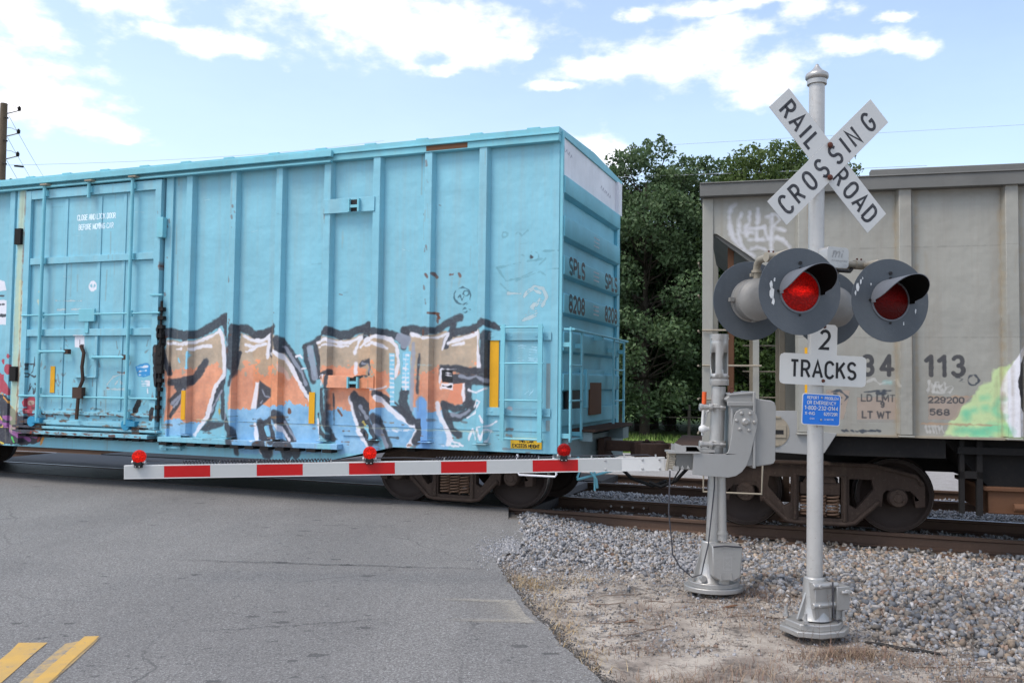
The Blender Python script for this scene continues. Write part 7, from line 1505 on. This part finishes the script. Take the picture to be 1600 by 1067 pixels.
for s_, m in ((.895, 'armlamp2'), (2.605, 'armlamp'), (4.62, 'armlamp')):
    c = AF(s_, h2 + .075, .02); b = MB(); b.rod(tuple(c + Vector((0, .03, 0))), tuple(c + Vector((0, -.035, 0))), .034, 16); base = MB()
    base.box((c.x - .032, c.y - .03, c.z - .095), (c.x + .032, c.y + .03, c.z - .028)); base.rod((c.x - .05, c.y, c.z - .05), (c.x + .05, c.y, c.z - .05), .008, 8, mi=1); base.rod((c.x - .062, c.y, c.z - .05), (c.x - .045, c.y, c.z - .05), .018, 8, mi=1); base.rod((c.x + .045, c.y, c.z - .05), (c.x + .062, c.y, c.z - .05), .018, 8, mi=1)
    for q in (-.018, .018): base.rod((c.x + q, c.y - .036, c.z - .085), (c.x + q, c.y - .03, c.z - .085), .006, 6, mi=1)
    lamp = base.build('arm_lamp', [M['black'], M['bolt']], arm, bevel=.003)
    b = MB(); b.lathe([(-.034, .001), (-.034, .04), (-.028, .053), (-.006, .058), (0, .060), (.006, .058), (.028, .053), (.034, .04), (.034, .001)], (0, 0, 0), (0, 1, 0), 24); l = b.build('lamp_lens', M[m], lamp); l.location = c
b = MB(); b.tube([(-.42, -.11, 1.048), (-.43, -.11, .686), (-.40, -.11, .40), (-.395, -.11, .325), (-.33, -.12, .215), (-.23, -.15, .135), (-.15, -.15, .16), (-.13, -.14, .245), (-.085, -.12, .412), (-.05, -.10, .69), (-.025, -.09, .913), (-.03, -.09, 1.2)], .0065, 6); b.build('arm_cable', M['wire'], gm)
# base
b = MB(); ell = [(.26 * math.cos(t) - .01, .22 * math.sin(t)) for t in np.linspace(0, 2 * PI, 29)[:-1]]
b.prism(ell, (), lambda a, h, d: Vector((a, h, d)), .04); b.prism([(x * .86, y * .86) for x, y in ell], (), lambda a, h, d: Vector((a, h, .04 + d)), .04); b.build('base_plate', M['alu'], gm, bevel=.006)
b = MB(); b.lathe([(.08, .155), (.13, .11), (.25, .09), (.42, .08), (.43, .065)], (-.04, 0, 0), (0, 0, 1), 24); b.prism([(-.20, .08), (-.09, .08), (-.09, .40), (-.115, .40)], (), XZ(-.02), .025)
b.rod((-.13, -.15, .12), (-.13, -.10, .12), .03, 10); b.rod((.05, -.13, .08), (.05, -.13, .16), .05, 12); b.rod((.14, -.14, .12), (.14, -.1, .12), .025, 10); b.rod((.18, -.05, .08), (.18, -.05, .15), .016, 8); b.rod((-.2, -.05, .08), (-.2, -.05, .14), .016, 8); b.build('base_casting', M['alu'], gm, bevel=.004)
b = MB(); b.prism([(-.078, .42), (.178, .42), (.186, .40), (.17, .155), (.13, .13), (-.03, .13), (-.07, .155)], (), XZ(-.235), .19); tb_ = b.build('terminal_box', M['alu'], gm, bevel=.012)
b = MB(); fr = lambda a, h, d: Vector((a, -.2375 + d, h)); 
for l in ([(.02, .22), (.02, .33), (.09, .33), (.09, .22), (.02, .22)], [(.03, .25), (.08, .30)], [(.03, .30), (.08, .25)], [(.03, .32), (.07, .32)], [(.04, .23), (.08, .23)]): ribbon(b, l, .006, fr)
for k in range(6): ribbon(b, [(-.01 + k * .02, .36), (.0 + k * .02, .365)], .006, fr)
for k in range(4): ribbon(b, [(.02 + k * .02, .195), (.03 + k * .02, .2)], .006, fr)
b.build('raised_mark', M['mast'], tb_, fixn=False)
b = MB()
for x in (.0, .09): b.prism([(x - .008, .13), (x + .008, .13), (x, .19)], (), XZ(-.245), .012)
b.tube([(-.07, -.24, .415), (.03, -.245, .425), (.18, -.24, .415)], .007, 6, mi=1); b.build('box_rib', [M['alu'], M['wire']], tb_)

# ------------------------------------------------------------------ ballast and loose stones
def ico():
    bm = bmesh.new(); bmesh.ops.create_icosphere(bm, subdivisions=1, radius=1); v = np.array([x.co[:] for x in bm.verts]); f = np.array([[q.index for q in x.verts] for x in bm.faces]); bm.free(); return v, f
def block():
    v = np.array([(x, y, z) for z in (-.62, .62) for y in (-.62, .62) for x in (-.62, .62)], float); return v, np.array([(0, 2, 3), (0, 3, 1), (4, 5, 7), (4, 7, 6), (0, 1, 5), (0, 5, 4), (1, 3, 7), (1, 7, 5), (3, 2, 6), (3, 6, 7), (2, 0, 4), (2, 4, 6)])
def octa(): return np.array([(1, 0, 0), (-1, 0, 0), (0, 1, 0), (0, -1, 0), (0, 0, 1), (0, 0, -1.)]), np.array([(0, 2, 4), (2, 1, 4), (1, 3, 4), (3, 0, 4), (2, 0, 5), (1, 2, 5), (3, 1, 5), (0, 3, 5)])
def euler(a):
    c, s_ = np.cos(a), np.sin(a); n = len(a); X = np.zeros((n, 3, 3)); Y = X.copy(); Z = X.copy()
    X[:, 0, 0] = 1; X[:, 1, 1] = c[:, 0]; X[:, 1, 2] = -s_[:, 0]; X[:, 2, 1] = s_[:, 0]; X[:, 2, 2] = c[:, 0]
    Y[:, 1, 1] = 1; Y[:, 0, 0] = c[:, 1]; Y[:, 0, 2] = s_[:, 1]; Y[:, 2, 0] = -s_[:, 1]; Y[:, 2, 2] = c[:, 1]
    Z[:, 2, 2] = 1; Z[:, 0, 0] = c[:, 2]; Z[:, 0, 1] = -s_[:, 2]; Z[:, 1, 0] = s_[:, 2]; Z[:, 1, 1] = c[:, 2]
    return Z @ Y @ X
def scatter(name, P, size, base, cols, seed, label, lift=.25, cat='ballast', varc=.15):
    g = np.random.default_rng(seed); n = len(P); v, f = base; k = len(v)
    vv = v[None] + g.uniform(-.30, .30, (n, k, 3)); vv = vv * (size[:, None, None] * g.uniform(.45, 1.25, (n, 1, 3)) * np.array([1, 1, .75])); vv = np.einsum('nij,nkj->nki', euler(g.uniform(0, 2 * PI, (n, 3))), vv)
    vv = vv + P[:, None, :]; vv[..., 2] += (size * lift)[:, None]
    ff = (f[None] + (np.arange(n) * k)[:, None, None]).reshape(-1, 3); c = cols[g.integers(0, len(cols), n)] * (1 + g.uniform(-varc, varc, (n, 1)))
    me = bpy.data.meshes.new(name); fastmesh(me, vv.reshape(-1, 3), ff, 3); vcol(me, 'tint', np.repeat(c, k, 0)); me.materials.append(M['stone']); o = bpy.data.objects.new(name, me); COL.objects.link(o); o['kind'] = 'stuff'; o['label'] = label; o['category'] = cat; return o
g = np.random.default_rng(21)
greys = np.array([(.42, .42, .44), (.34, .35, .38), (.48, .47, .47), (.28, .30, .34), (.52, .51, .52), (.40, .39, .40), (.36, .36, .38)])
warm = np.array([(.33, .30, .27), (.20, .21, .225), (.40, .37, .34), (.31, .22, .17), (.36, .28, .21), (.15, .16, .18), (.46, .43, .41), (.25, .22, .19), (.30, .25, .21), (.24, .245, .26), (.27, .235, .20), (.18, .17, .165)])
N_ = 60000; x = g.uniform(-.4, 9.5, N_); y = g.uniform(5.2, 13.2, N_); d = dist(x, y); low = np.interp(x, [-2, -.24, .68, 1.65, 2.47, 2.75, 3.09, 3.52, 5, 9], [9.4, 9.31, 9.15, 8.75, 8.07, 7.14, 6.57, 6.08, 5.2, 4])
edge = y - low + .35 * fbm(x, y, .7, 4, 9)
left_ok = x > np.where(y > 9.3, .14, road_x(y) + .04) + .05 * fbm(x, y, 1.2, 3, 4)
tiez = (x > 2.6) & (d > -1.32); keep = (d < -.83) & (~tiez | (g.random(N_) < .22)) & left_ok & (g.random(N_) < np.where(edge > .35, 1, np.where(edge > 0, .35 + edge * 1.8, np.exp(np.minimum(edge, 0) / .3) * .30))) & (np.abs(x / y) < .66)
x, y, d = x[keep], y[keep], d[keep]
sz = g.uniform(.017, .034, len(x)) * (1 + .22 * (x > 2.2)); P = np.stack([x, y, gz(x, y) + g.uniform(-.012, .014, len(x))], 1)
fr_ = (x < 2.2 + .5 * fbm(x, y, .5, 3, 8)) & (y > 8.6)
scatter('ballast', P[fr_], sz[fr_], block(), greys * .84, 1, 'fresh pale grey ballast heaped between the road edge and the gate mast', varc=.28)
scatter('ballast', P[~fr_], sz[~fr_] * 1.0, block(), warm * 1.05, 2, 'mixed brown and grey ballast beside the near track on the right', varc=.38)
# second sparser layer on top
m = g.random(len(x)) < .28; P2 = P[m].copy(); P2[:, 2] += .018
scatter('ballast', P2, sz[m] * .95, block(), np.concatenate([greys, warm]) * .85, 3, 'loose top stones lying over the trackside ballast')
# between the rails and between the tracks
N_ = 26000; x = g.uniform(.4, 12, N_); d = g.uniform(-.7, 5.2, N_); m = slope(4); pp = np.array([tuple(trk(a, q)) for a, q in zip(x, d)]); keep = (np.abs(np.abs(d) - .755) > .09) & (np.abs(np.abs(d - SIDING) - .755) > .09) & (g.random(N_) < np.where((d > .85) & (d < 2.9), 1, .6))
pp = pp[keep]; pp[:, 2] = gz(pp[:, 0], pp[:, 1]) + g.uniform(-.01, .02, len(pp)); hump = (d[keep] > .9) & (d[keep] < 2.9); pp[hump, 2] += .045 * np.sin((d[keep][hump] - .9) / 2 * PI)
scatter('ballast', pp, g.uniform(.02, .035, len(pp)), octa(), greys, 4, 'grey ballast between the rails and between the two tracks')
# spilled gravel on the road edge and fine grit on the dirt
N_ = 3800; x = g.normal(-.05, .28, N_); y = g.normal(9.5, .38, N_); keep = (g.random(N_) < np.exp(-((x - .1) / .35) ** 2)) & (x > -.85); x, y = x[keep], y[keep]
zz_ = np.where((x < road_x(y)) | ((y > 9.3) & (x < .12)), .006, gz(x, y)); scatter('spilled_gravel', np.stack([x, y, zz_], 1), g.uniform(.004, .013, len(x)), octa(), greys, 5, 'fine pale gravel spilled over the edge of the road', cat='gravel')
N_ = 75000; y = g.uniform(4.6, 9.6, N_); x = g.uniform(-.3, 4.6, N_); low = np.interp(x, [-2, -.24, .68, 1.65, 2.47, 2.75, 3.09, 3.52, 5, 9], [9.4, 9.31, 9.15, 8.75, 8.07, 7.14, 6.57, 6.08, 5.2, 4])
dn = .42 + .55 * fbm(x, y, .55, 4, 31) + np.exp(-((y - low + .3) / .55) ** 2) * .9 - .5 * (y < 6.1) * (x < 1.9); keep = (x > road_x(y) + .04) & (y < low + .4) & (g.random(N_) < dn * .75) & (x / y < .66); x, y = x[keep], y[keep]
fine = np.concatenate([warm, greys, np.array([(.12, .11, .1), (.16, .14, .13), (.5, .45, .4)])])
scatter('fine_gravel', np.stack([x, y, gz(x, y)], 1), g.uniform(.004, .010, len(x)) * g.choice([1, 1, 1, 2.2], len(x)), octa(), fine * .85, 6, 'fine gravel and grit scattered over the sandy verge', .15, cat='gravel')

# ------------------------------------------------------------------ dry grass, roots and green grass
def blades(name, P, h, lean, width, cols, seed, label, matn, cat, seg=3):
    g = np.random.default_rng(seed); n = len(P); az_ = g.uniform(0, 2 * PI, n); dirv = np.stack([np.cos(az_), np.sin(az_)], 1); pw = np.stack([-dirv[:, 1], dirv[:, 0]], 1); V = []
    t = np.linspace(0, 1, seg + 1)
    for k, q in enumerate(t):
        c = P[:, :2] + dirv * (lean * q ** 1.6)[:, None]; z = P[:, 2] + h * q * (1 - .25 * q); w = (width * (1 - q * .9))[:, None]
        V += [np.concatenate([c - pw * w, z[:, None]], 1), np.concatenate([c + pw * w, z[:, None]], 1)]
    V = np.stack(V, 1); m = 2 * (seg + 1); f = np.array([(2 * i, 2 * i + 1, 2 * i + 3, 2 * i + 2) for i in range(seg)]); ff = (f[None] + (np.arange(n) * m)[:, None, None]).reshape(-1, 4)
    c = cols[g.integers(0, len(cols), n)] * (1 + g.uniform(-.2, .2, (n, 1))); me = bpy.data.meshes.new(name); fastmesh(me, V.reshape(-1, 3), ff, 4); vcol(me, 'tint', np.repeat(c, m, 0)); me.materials.append(M[matn]); o = bpy.data.objects.new(name, me); COL.objects.link(o); o['kind'] = 'stuff'; o['label'] = label; o['category'] = cat; return o
brown = np.array([(.25, .17, .12), (.32, .22, .15), (.18, .11, .08), (.40, .30, .2), (.22, .13, .10)])
gold = np.array([(.50, .36, .18), (.42, .30, .15), (.55, .43, .25), (.33, .22, .12)])
def clump(cx, cy, sx, sy, n): return np.stack([g.normal(cx, sx, n), g.normal(cy, sy, n)], 1)
Q = np.concatenate([clump(2.38, 6.17, .15, .07, 700), clump(2.1, 6.05, .2, .08, 300), clump(2.7, 6.0, .2, .07, 200), clump(2.2, 7.75, .16, .12, 600), clump(1.55, 5.78, .22, .08, 240), clump(3.1, 5.7, .35, .2, 160), clump(2.0, 5.55, .25, .08, 200), clump(2.75, 5.45, .3, .1, 200), clump(1.15, 5.6, .25, .07, 260), clump(1.3, 7.2, .4, .3, 380), clump(1.9, 6.9, .3, .3, 320), clump(.95, 6.2, .2, .08, 160), clump(1.75, 5.3, .3, .06, 140)])
Q = Q[Q[:, 0] > road_x(Q[:, 1]) + .05]; n = len(Q); P = np.concatenate([Q, gz(Q[:, 0], Q[:, 1])[:, None]], 1)
blades('dry_grass', P, g.uniform(.01, .11, n), g.uniform(.02, .13, n), g.uniform(.0012, .0028, n), brown, 3, 'brown dead grass and weed stems around the sign base', 'straw', 'dry grass')
Q = np.concatenate([clump(.12, 8.1, .10, .18, 260), clump(.30, 8.0, .12, .14, 260), clump(.55, 8.35, .22, .06, 160), clump(.30, 7.3, .12, .2, 140), clump(.42, 6.6, .08, .3, 160), clump(.55, 5.9, .08, .25, 120)]); Q = Q[Q[:, 0] > road_x(Q[:, 1]) + .01]; n = len(Q); P = np.concatenate([Q, gz(Q[:, 0], Q[:, 1])[:, None]], 1)
blades('dry_grass', P, g.uniform(.01, .08, n), g.uniform(.02, .12, n), g.uniform(.0014, .003, n), gold, 4, 'straw coloured dry grass along the road edge', 'straw', 'dry grass')
# thin tall weeds
b = MB()
for k in range(26):
    x0, y0 = ((g.normal(2.35, .25), g.uniform(5.9, 6.3)) if k < 12 else (g.normal(3.05, .25), g.uniform(5.5, 6.1))); z0 = float(gz(x0, y0)); h = g.uniform(.12, .42); lx, ly = g.normal(0, .05, 2)
    b.tube([(x0, y0, z0), (x0 + lx * .4, y0 + ly * .4, z0 + h * .5), (x0 + lx, y0 + ly, z0 + h)], [.0016, .0013, .0008], 3)
    for q in range(3): t = g.uniform(.4, .95); b.tube([(x0 + lx * t, y0 + ly * t, z0 + h * t), (x0 + lx * t + g.normal(0, .025), y0 + ly * t, z0 + h * t + .03)], [.001, .0006], 3)
M['stem'] = paint('dead_stem', (0.16, 0.11, 0.08, 1)); o = b.build('weed_stems', M['stem'], fixn=False); o['kind'] = 'stuff'; o['label'] = 'thin dead weed stems standing before the signal base'; o['category'] = 'weeds'
# creeping roots / runners on the sand
b = MB()
for k in range(60):
    x0, y0 = g.uniform(.3, 3.6), g.uniform(5.2, 7.8)
    if x0 < road_x(y0) + .1 or x0 > y0 * .6: continue
    a = g.normal(-.15, .6); pts = []; L = g.uniform(.15, .7)
    for q in np.linspace(0, 1, 9): xx_, yy_ = x0 + L * q * math.cos(a) + .02 * math.sin(q * 7 + k), y0 + L * q * math.sin(a) * .5 + .02 * math.sin(q * 5 + k * 2); pts.append((xx_, yy_, float(gz(xx_, yy_)) + .004 + .006 * abs(math.sin(q * 9))))
    b.tube(pts, g.uniform(.0016, .0036), 4)
o = b.build('creeping_runners', M['stem'], fixn=False); o['kind'] = 'stuff'; o['label'] = 'brown creeping plant runners lying across the sandy ground'; o['category'] = 'runners'
# individual oddments
b = MB(); b.tube([(1.06, 9.86, -.09), (1.13, 9.66, -.085), (1.2, 9.5, -.11), (1.26, 9.38, -.13)], [.035, .045, .04, .03], 8); o = b.build('wood_chunk', M['tie']); tag(o, 'dark broken piece of wood lying on the pale ballast left of the gate mast', 'wood')
b = MB(); pts = [(2.60 + .42 * t + .02 * math.sin(t * 9), 6.50 - .26 * t, float(gz(2.60 + .42 * t, 6.50 - .26 * t)) + .012) for t in np.linspace(0, 1.0, 12)]; b.tube(pts, [.008, .01, .013, .014, .015, .015, .014, .015, .014, .012, .01, .006], 7); o = b.build('rubber_strip', M['black']); tag(o, 'black strip of rubber lying on the dirt right of the signal base', 'rubber')
for (x0, y0, s_, mtl, lb, ct) in ((1.83, 7.35, .06, 'hopper_brown', 'small flat rusty brown scrap lying in front of the gate base', 'scrap'), (.95, 6.95, .04, 'hopper_brown', 'tiny reddish brown leaf on the sandy ground near the road edge', 'leaf')):
    b = MB(); b.prism([(-s_, 0), (-s_ * .3, -s_ * .35), (s_, -s_ * .1), (s_ * .7, s_ * .4), (-s_ * .4, s_ * .35)], (), lambda a, h, d: Vector((x0 + a, y0 + h, float(gz(x0, y0)) + .008 + d + .15 * a)), .006); o = b.build('scrap', M[mtl]); tag(o, lb, ct)
# crumbled dark asphalt along the road edge
N_ = 9000; y = g.uniform(4.6, 9.0, N_); x = road_x(y) + np.abs(g.normal(0, 1, N_)) * np.interp(y, [4.6, 6, 9], [.13, .07, .06]) + .005
scatter('asphalt_crumbs', np.stack([x, y, gz(x, y)], 1), g.uniform(.003, .011, N_), octa(), np.array([(.05, .05, .052), (.09, .088, .085), (.13, .12, .115), (.035, .035, .036), (.2, .19, .18)]), 12, 'dark crumbled asphalt along the broken road edge', .1, cat='gravel')
# green grass band
N_ = 34000; x = g.uniform(-3, 20, N_); y = g.uniform(22, 36, N_); d = dist(x, y); keep = (d > 11.9) & (d < 18); x, y = x[keep], y[keep]; n = len(x)
blades('green_grass', np.stack([x, y, gz(x, y) - .01], 1), g.uniform(.08, .26, n), g.uniform(.02, .12, n), g.uniform(.006, .012, n), np.array([(.26, .42, .07), (.32, .48, .09), (.18, .32, .05), (.33, .42, .12)]), 8, 'bright green grass strip between the tracks and the trees', 'grass', 'grass', 2)

# ------------------------------------------------------------------ trees
def leafcloud(centres, radii, per, size, g, droop=.2):
    P = []; T = []
    for c, r in zip(centres, radii):
        n = int(per * (r / .8) ** 2); q = g.normal(0, 1, (n, 3)); q /= np.linalg.norm(q, axis=1)[:, None]; rr = r * g.random(n) ** .42; p = c + q * rr[:, None] * np.array([1, 1, .72]); P.append(p); T.append(np.clip(.5 + .4 * q[:, 2] * (rr / r) + g.normal(0, .18, n) , 0, 1))  # shading put into leaf tone: clump tops lighter, undersides darker
    P = np.concatenate(P); T = np.concatenate(T); n = len(P); s_ = size * g.uniform(.6, 1.35, n)
    a = g.normal(0, 1, (n, 3)); a /= np.linalg.norm(a, axis=1)[:, None]; bb = np.cross(a, g.normal(0, 1, (n, 3))); bb /= np.linalg.norm(bb, axis=1)[:, None]
    V = np.stack([P - a * s_[:, None], P + bb * (s_ * .55)[:, None], P + a * s_[:, None], P - bb * (s_ * .55)[:, None]], 1).reshape(-1, 3); return V, np.arange(4 * n).reshape(-1, 4), np.repeat(T, 4)
def tree(name, label, x, y, H, rad, seed, zlow=.8, n=70, per=170, size=.075, mat='leaf', trunk=.22, group=None, lean=0.):
    g = np.random.default_rng(seed); z0 = float(gz(x, y)); t = thing(name, label, 'tree', (x, y, z0), 0, group)
    b = MB(); fork = H * .32; top = Vector((lean, 0, H * .86)); tr = [(0, 0, -.1), (.05, 0, fork * .5), (lean * .3, .05, fork), (lean * .6, -.05, H * .55), tuple(top)]; b.tube(tr, [trunk * 1.25, trunk, trunk * .85, trunk * .5, trunk * .15], 9)
    C = []; Rr = []
    for k in range(n):
        zf = g.random() ** .8; z = zlow + (H - zlow - .4) * zf; prof = math.sin(min(1, (z - zlow * .3) / H * 1.0) ** .75 * PI) ** .55 if z < H * .97 else .3
        r = rad * max(.18, prof if z > H * .4 else max(prof, .8)) * g.uniform(.35, 1.05) ** .6; a = g.uniform(0, 2 * PI); c = np.array([lean * z / H + r * math.cos(a), r * math.sin(a), z]); C.append(c); Rr.append(g.uniform(.40, .9) * (1 if z < H * .85 else .7))
    for k in range(0, n, 2):
        c = C[k]; zb_ = max(fork * .6, c[2] - g.uniform(.6, 2.0)); s0_ = Vector((lean * zb_ / H, 0, zb_)); e = Vector(c); md = s0_.lerp(e, .5) + Vector((0, 0, -.15)); b.tube([s0_, md, e], [trunk * .28, trunk * .16, .012], 5)
    b.build('trunk', M['bark'], t, fixn=False)
    # twigs sticking out of the top
    for k in range(14): a = g.uniform(0, 2 * PI); r = g.uniform(0, rad * .6); C.append(np.array([lean + r * math.cos(a), r * math.sin(a), H - g.uniform(-.25, .9) - r * .35])); Rr.append(g.uniform(.16, .34))
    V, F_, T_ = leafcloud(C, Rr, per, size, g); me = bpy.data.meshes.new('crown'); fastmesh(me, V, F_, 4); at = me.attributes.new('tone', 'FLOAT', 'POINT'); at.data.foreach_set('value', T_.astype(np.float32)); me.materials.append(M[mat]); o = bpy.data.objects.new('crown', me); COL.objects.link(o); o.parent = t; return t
def ctree(src, label, x, y, sc_, rz, group=None):
    c = src.copy(); COL.objects.link(c); c.location = (x, y, float(gz(x, y))); c.scale = (sc_[0], sc_[0], sc_[1]); c.rotation_euler = (0, 0, rz); c['label'] = label
    if group: c['group'] = group
    for ch in src.children: k = ch.copy(); COL.objects.link(k); k.parent = c
    return c
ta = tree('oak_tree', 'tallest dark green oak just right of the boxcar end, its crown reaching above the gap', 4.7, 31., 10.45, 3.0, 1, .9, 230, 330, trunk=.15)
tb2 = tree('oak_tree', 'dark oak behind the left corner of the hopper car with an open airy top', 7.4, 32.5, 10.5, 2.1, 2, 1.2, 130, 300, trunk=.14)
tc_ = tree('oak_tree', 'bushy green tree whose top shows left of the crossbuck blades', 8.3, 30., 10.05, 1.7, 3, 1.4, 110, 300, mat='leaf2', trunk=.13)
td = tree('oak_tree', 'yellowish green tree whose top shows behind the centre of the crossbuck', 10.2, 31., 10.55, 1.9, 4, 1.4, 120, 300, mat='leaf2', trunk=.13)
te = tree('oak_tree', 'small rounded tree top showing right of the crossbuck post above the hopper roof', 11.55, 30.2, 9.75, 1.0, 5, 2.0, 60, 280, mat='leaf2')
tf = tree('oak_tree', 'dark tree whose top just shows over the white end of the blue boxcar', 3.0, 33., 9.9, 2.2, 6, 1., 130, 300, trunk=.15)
spots = [(1.2, 35, .9, .95), (-1.5, 34, .95, .9), (-4.5, 36, 1.05, .95), (-7.5, 35, 1., .9), (-11, 37, 1.05, .95), (-14.5, 36, 1., .9), (5.9, 36.5, 1., .86), (8.6, 36.5, 1.05, .84), (11., 36., 1., .80), (13.5, 36, .95, .74), (15.5, 35.5, .9, .66), (18, 36, 1., .62), (21, 36, 1., .6), (3.4, 38.5, 1.2, .9), (7., 39.5, 1.2, .85), (10.5, 39.5, 1.2, .8), (5., 34.5, 1., .8), (9.5, 34, 1., .75), (6.3, 34.8, 1., .75)]
for i, (x_, y_, s1_, s2_) in enumerate(spots):
    ctree((tf, ta, tb2)[i % 3], 'dark woodland tree standing deeper in the wood behind the railway', x_, y_, (s1_ * (1.25 if i % 3 != 1 else 1.), s2_), i * 1.7, 'woodland trees behind the railway')
def bush(x, y, w, h, seed, mat='leaf', per=130):
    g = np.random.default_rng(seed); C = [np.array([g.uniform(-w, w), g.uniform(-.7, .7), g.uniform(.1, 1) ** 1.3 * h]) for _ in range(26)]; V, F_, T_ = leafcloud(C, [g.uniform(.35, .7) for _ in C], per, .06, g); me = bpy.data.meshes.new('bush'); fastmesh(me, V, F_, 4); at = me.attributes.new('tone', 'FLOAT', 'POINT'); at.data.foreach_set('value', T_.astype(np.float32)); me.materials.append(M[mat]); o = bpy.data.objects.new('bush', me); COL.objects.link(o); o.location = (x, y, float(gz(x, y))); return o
bsh = bush(3.4, 33.4, 1.8, 2.2, 31); tag(bsh, 'dark undergrowth bush in the shade below the woodland trees', 'bush', 'undergrowth bushes below the trees')
for i, (x_, y_) in enumerate(((6.4, 34), (9.4, 33.6), (12.4, 33.4), (0, 34.5), (5, 36.5), (8.2, 37), (11.5, 37), (2, 37), (15.5, 33.5), (-3.5, 35), (18.5, 34))):
    c = bsh.copy(); COL.objects.link(c); c.location = (x_, y_, float(gz(x_, y_))); c.rotation_euler = (0, 0, i * PI * .93); c.scale = (1, 1, 1 + .25 * (i % 3))
# tips over the hopper roof and beside the pole
tg = tree('pine_tree', 'spindly treetop poking just above the hopper roof right of the crossbuck', 15.6, 36.5, 10.35, .35, 9, 5, 14, 110, .05, 'leaf', .07)
th_ = tree('oak_tree', 'dark treetop peeking over the boxcar roof beside the wooden utility pole', -21.0, 36., 9.75, 1.9, 10, 3, 46, 160)
# fence in front of the wood
fn = thing('wire_fence', 'low dark wire fence with wooden posts along the foot of the trees', 'fence', (6, 30.2, 0))
pst = MB().box((-.045, -.045, 0), (.045, .045, 1.15)); m0 = None
for k in range(13):
    if m0 is None: o = pst.build('post', M['fence'], fn); m0 = o.data
    else: o = bpy.data.objects.new('post', m0); COL.objects.link(o); o.parent = fn
    xx_ = -14 + k * 2.35; o.location = (xx_, -.32 * xx_ * .0, -.1)
for z in (.35, .62, .88): MB().rod((-14, -.05, z), (14.2, -.05, z), .006, 5).build('wire', M['wire'], fn)
MB().box((-.6, -.08, .60), (.95, -.05, .64)).build('rail', M['fence'], fn)

# ------------------------------------------------------------------ utility pole and overhead wires
up_ = thing('utility_pole', 'tall wooden utility pole with side brackets and insulators at the far left', 'utility pole', (-20.02, 34, 0))
b = MB().rod((.04, 0, -.1), (-.0, 0, 12.39), .20, 14, .13); b.build('pole', M['wood_pole'], up_)
for z in (12.1, 11.2, 10.3):
    b = MB(); b.tube([(.08, 0, z - .12), (.35, 0, z - .05), (.60, 0, z + .02)], .025, 6); b.tube([(.08, 0, z + .25), (.35, 0, z + .22), (.55, 0, z + .12)], .012, 5); b.build('bracket', M['alu2'], up_)
    b = MB(); b.lathe([(0, .03), (.03, .07), (.05, .05), (.08, .075), (.1, .05), (.13, .075), (.16, .04), (.19, .03), (.19, .001)], (.61, 0, z), (0, 0, 1), 12); b.build('insulator', M['under'], up_)
    b = MB(); b.rod((.12, -.1, z - .28), (.32, -.25, z - .36), .035, 6); b.build('clamp', M['under'], up_)
b = MB().rod((.5, 0, 9.93), (.85, 0, 9.9), .04, 6); b.build('splice', M['under'], up_)
def sag(a, c, s_, r, label):
    b = MB(); a = Vector(a); c = Vector(c); pts = []
    for t in np.linspace(0, 1, 24): p = a.lerp(c, t); p.z -= s_ * 4 * t * (1 - t); pts.append(p)
    b.tube(pts, r, 4); o = b.build('overhead_wire', M['steelwire']); tag(o, label, 'wire', 'overhead wires'); return o
for z, e, l in ((12.0, (-47, 92, 19.2), 'topmost wire running down from the utility pole at far left'), (11.1, (-48, 92, 18.6), 'middle wire running down from the utility pole at far left'), (10.2, (-49, 92, 18.), 'lowest wire slanting down from the utility pole at far left')):
    sag((-19.95, 34.2, z), e, .4, .010, l)
sag((-19.9, 34, 9.95), (-9, 60, 18.2), .3, .007, 'thin wire crossing the sky above the boxcar door from the pole')
sag((-14, 34.5, 9.8), (30, 31.5, 12.1), .0, .006, 'upper thin wire crossing the sky behind the crossbuck')
sag((-10, 29.6, 8.3), (14, 29.5, 9.25), .1, .008, 'lower wire crossing in front of the treetops behind the crossbuck')
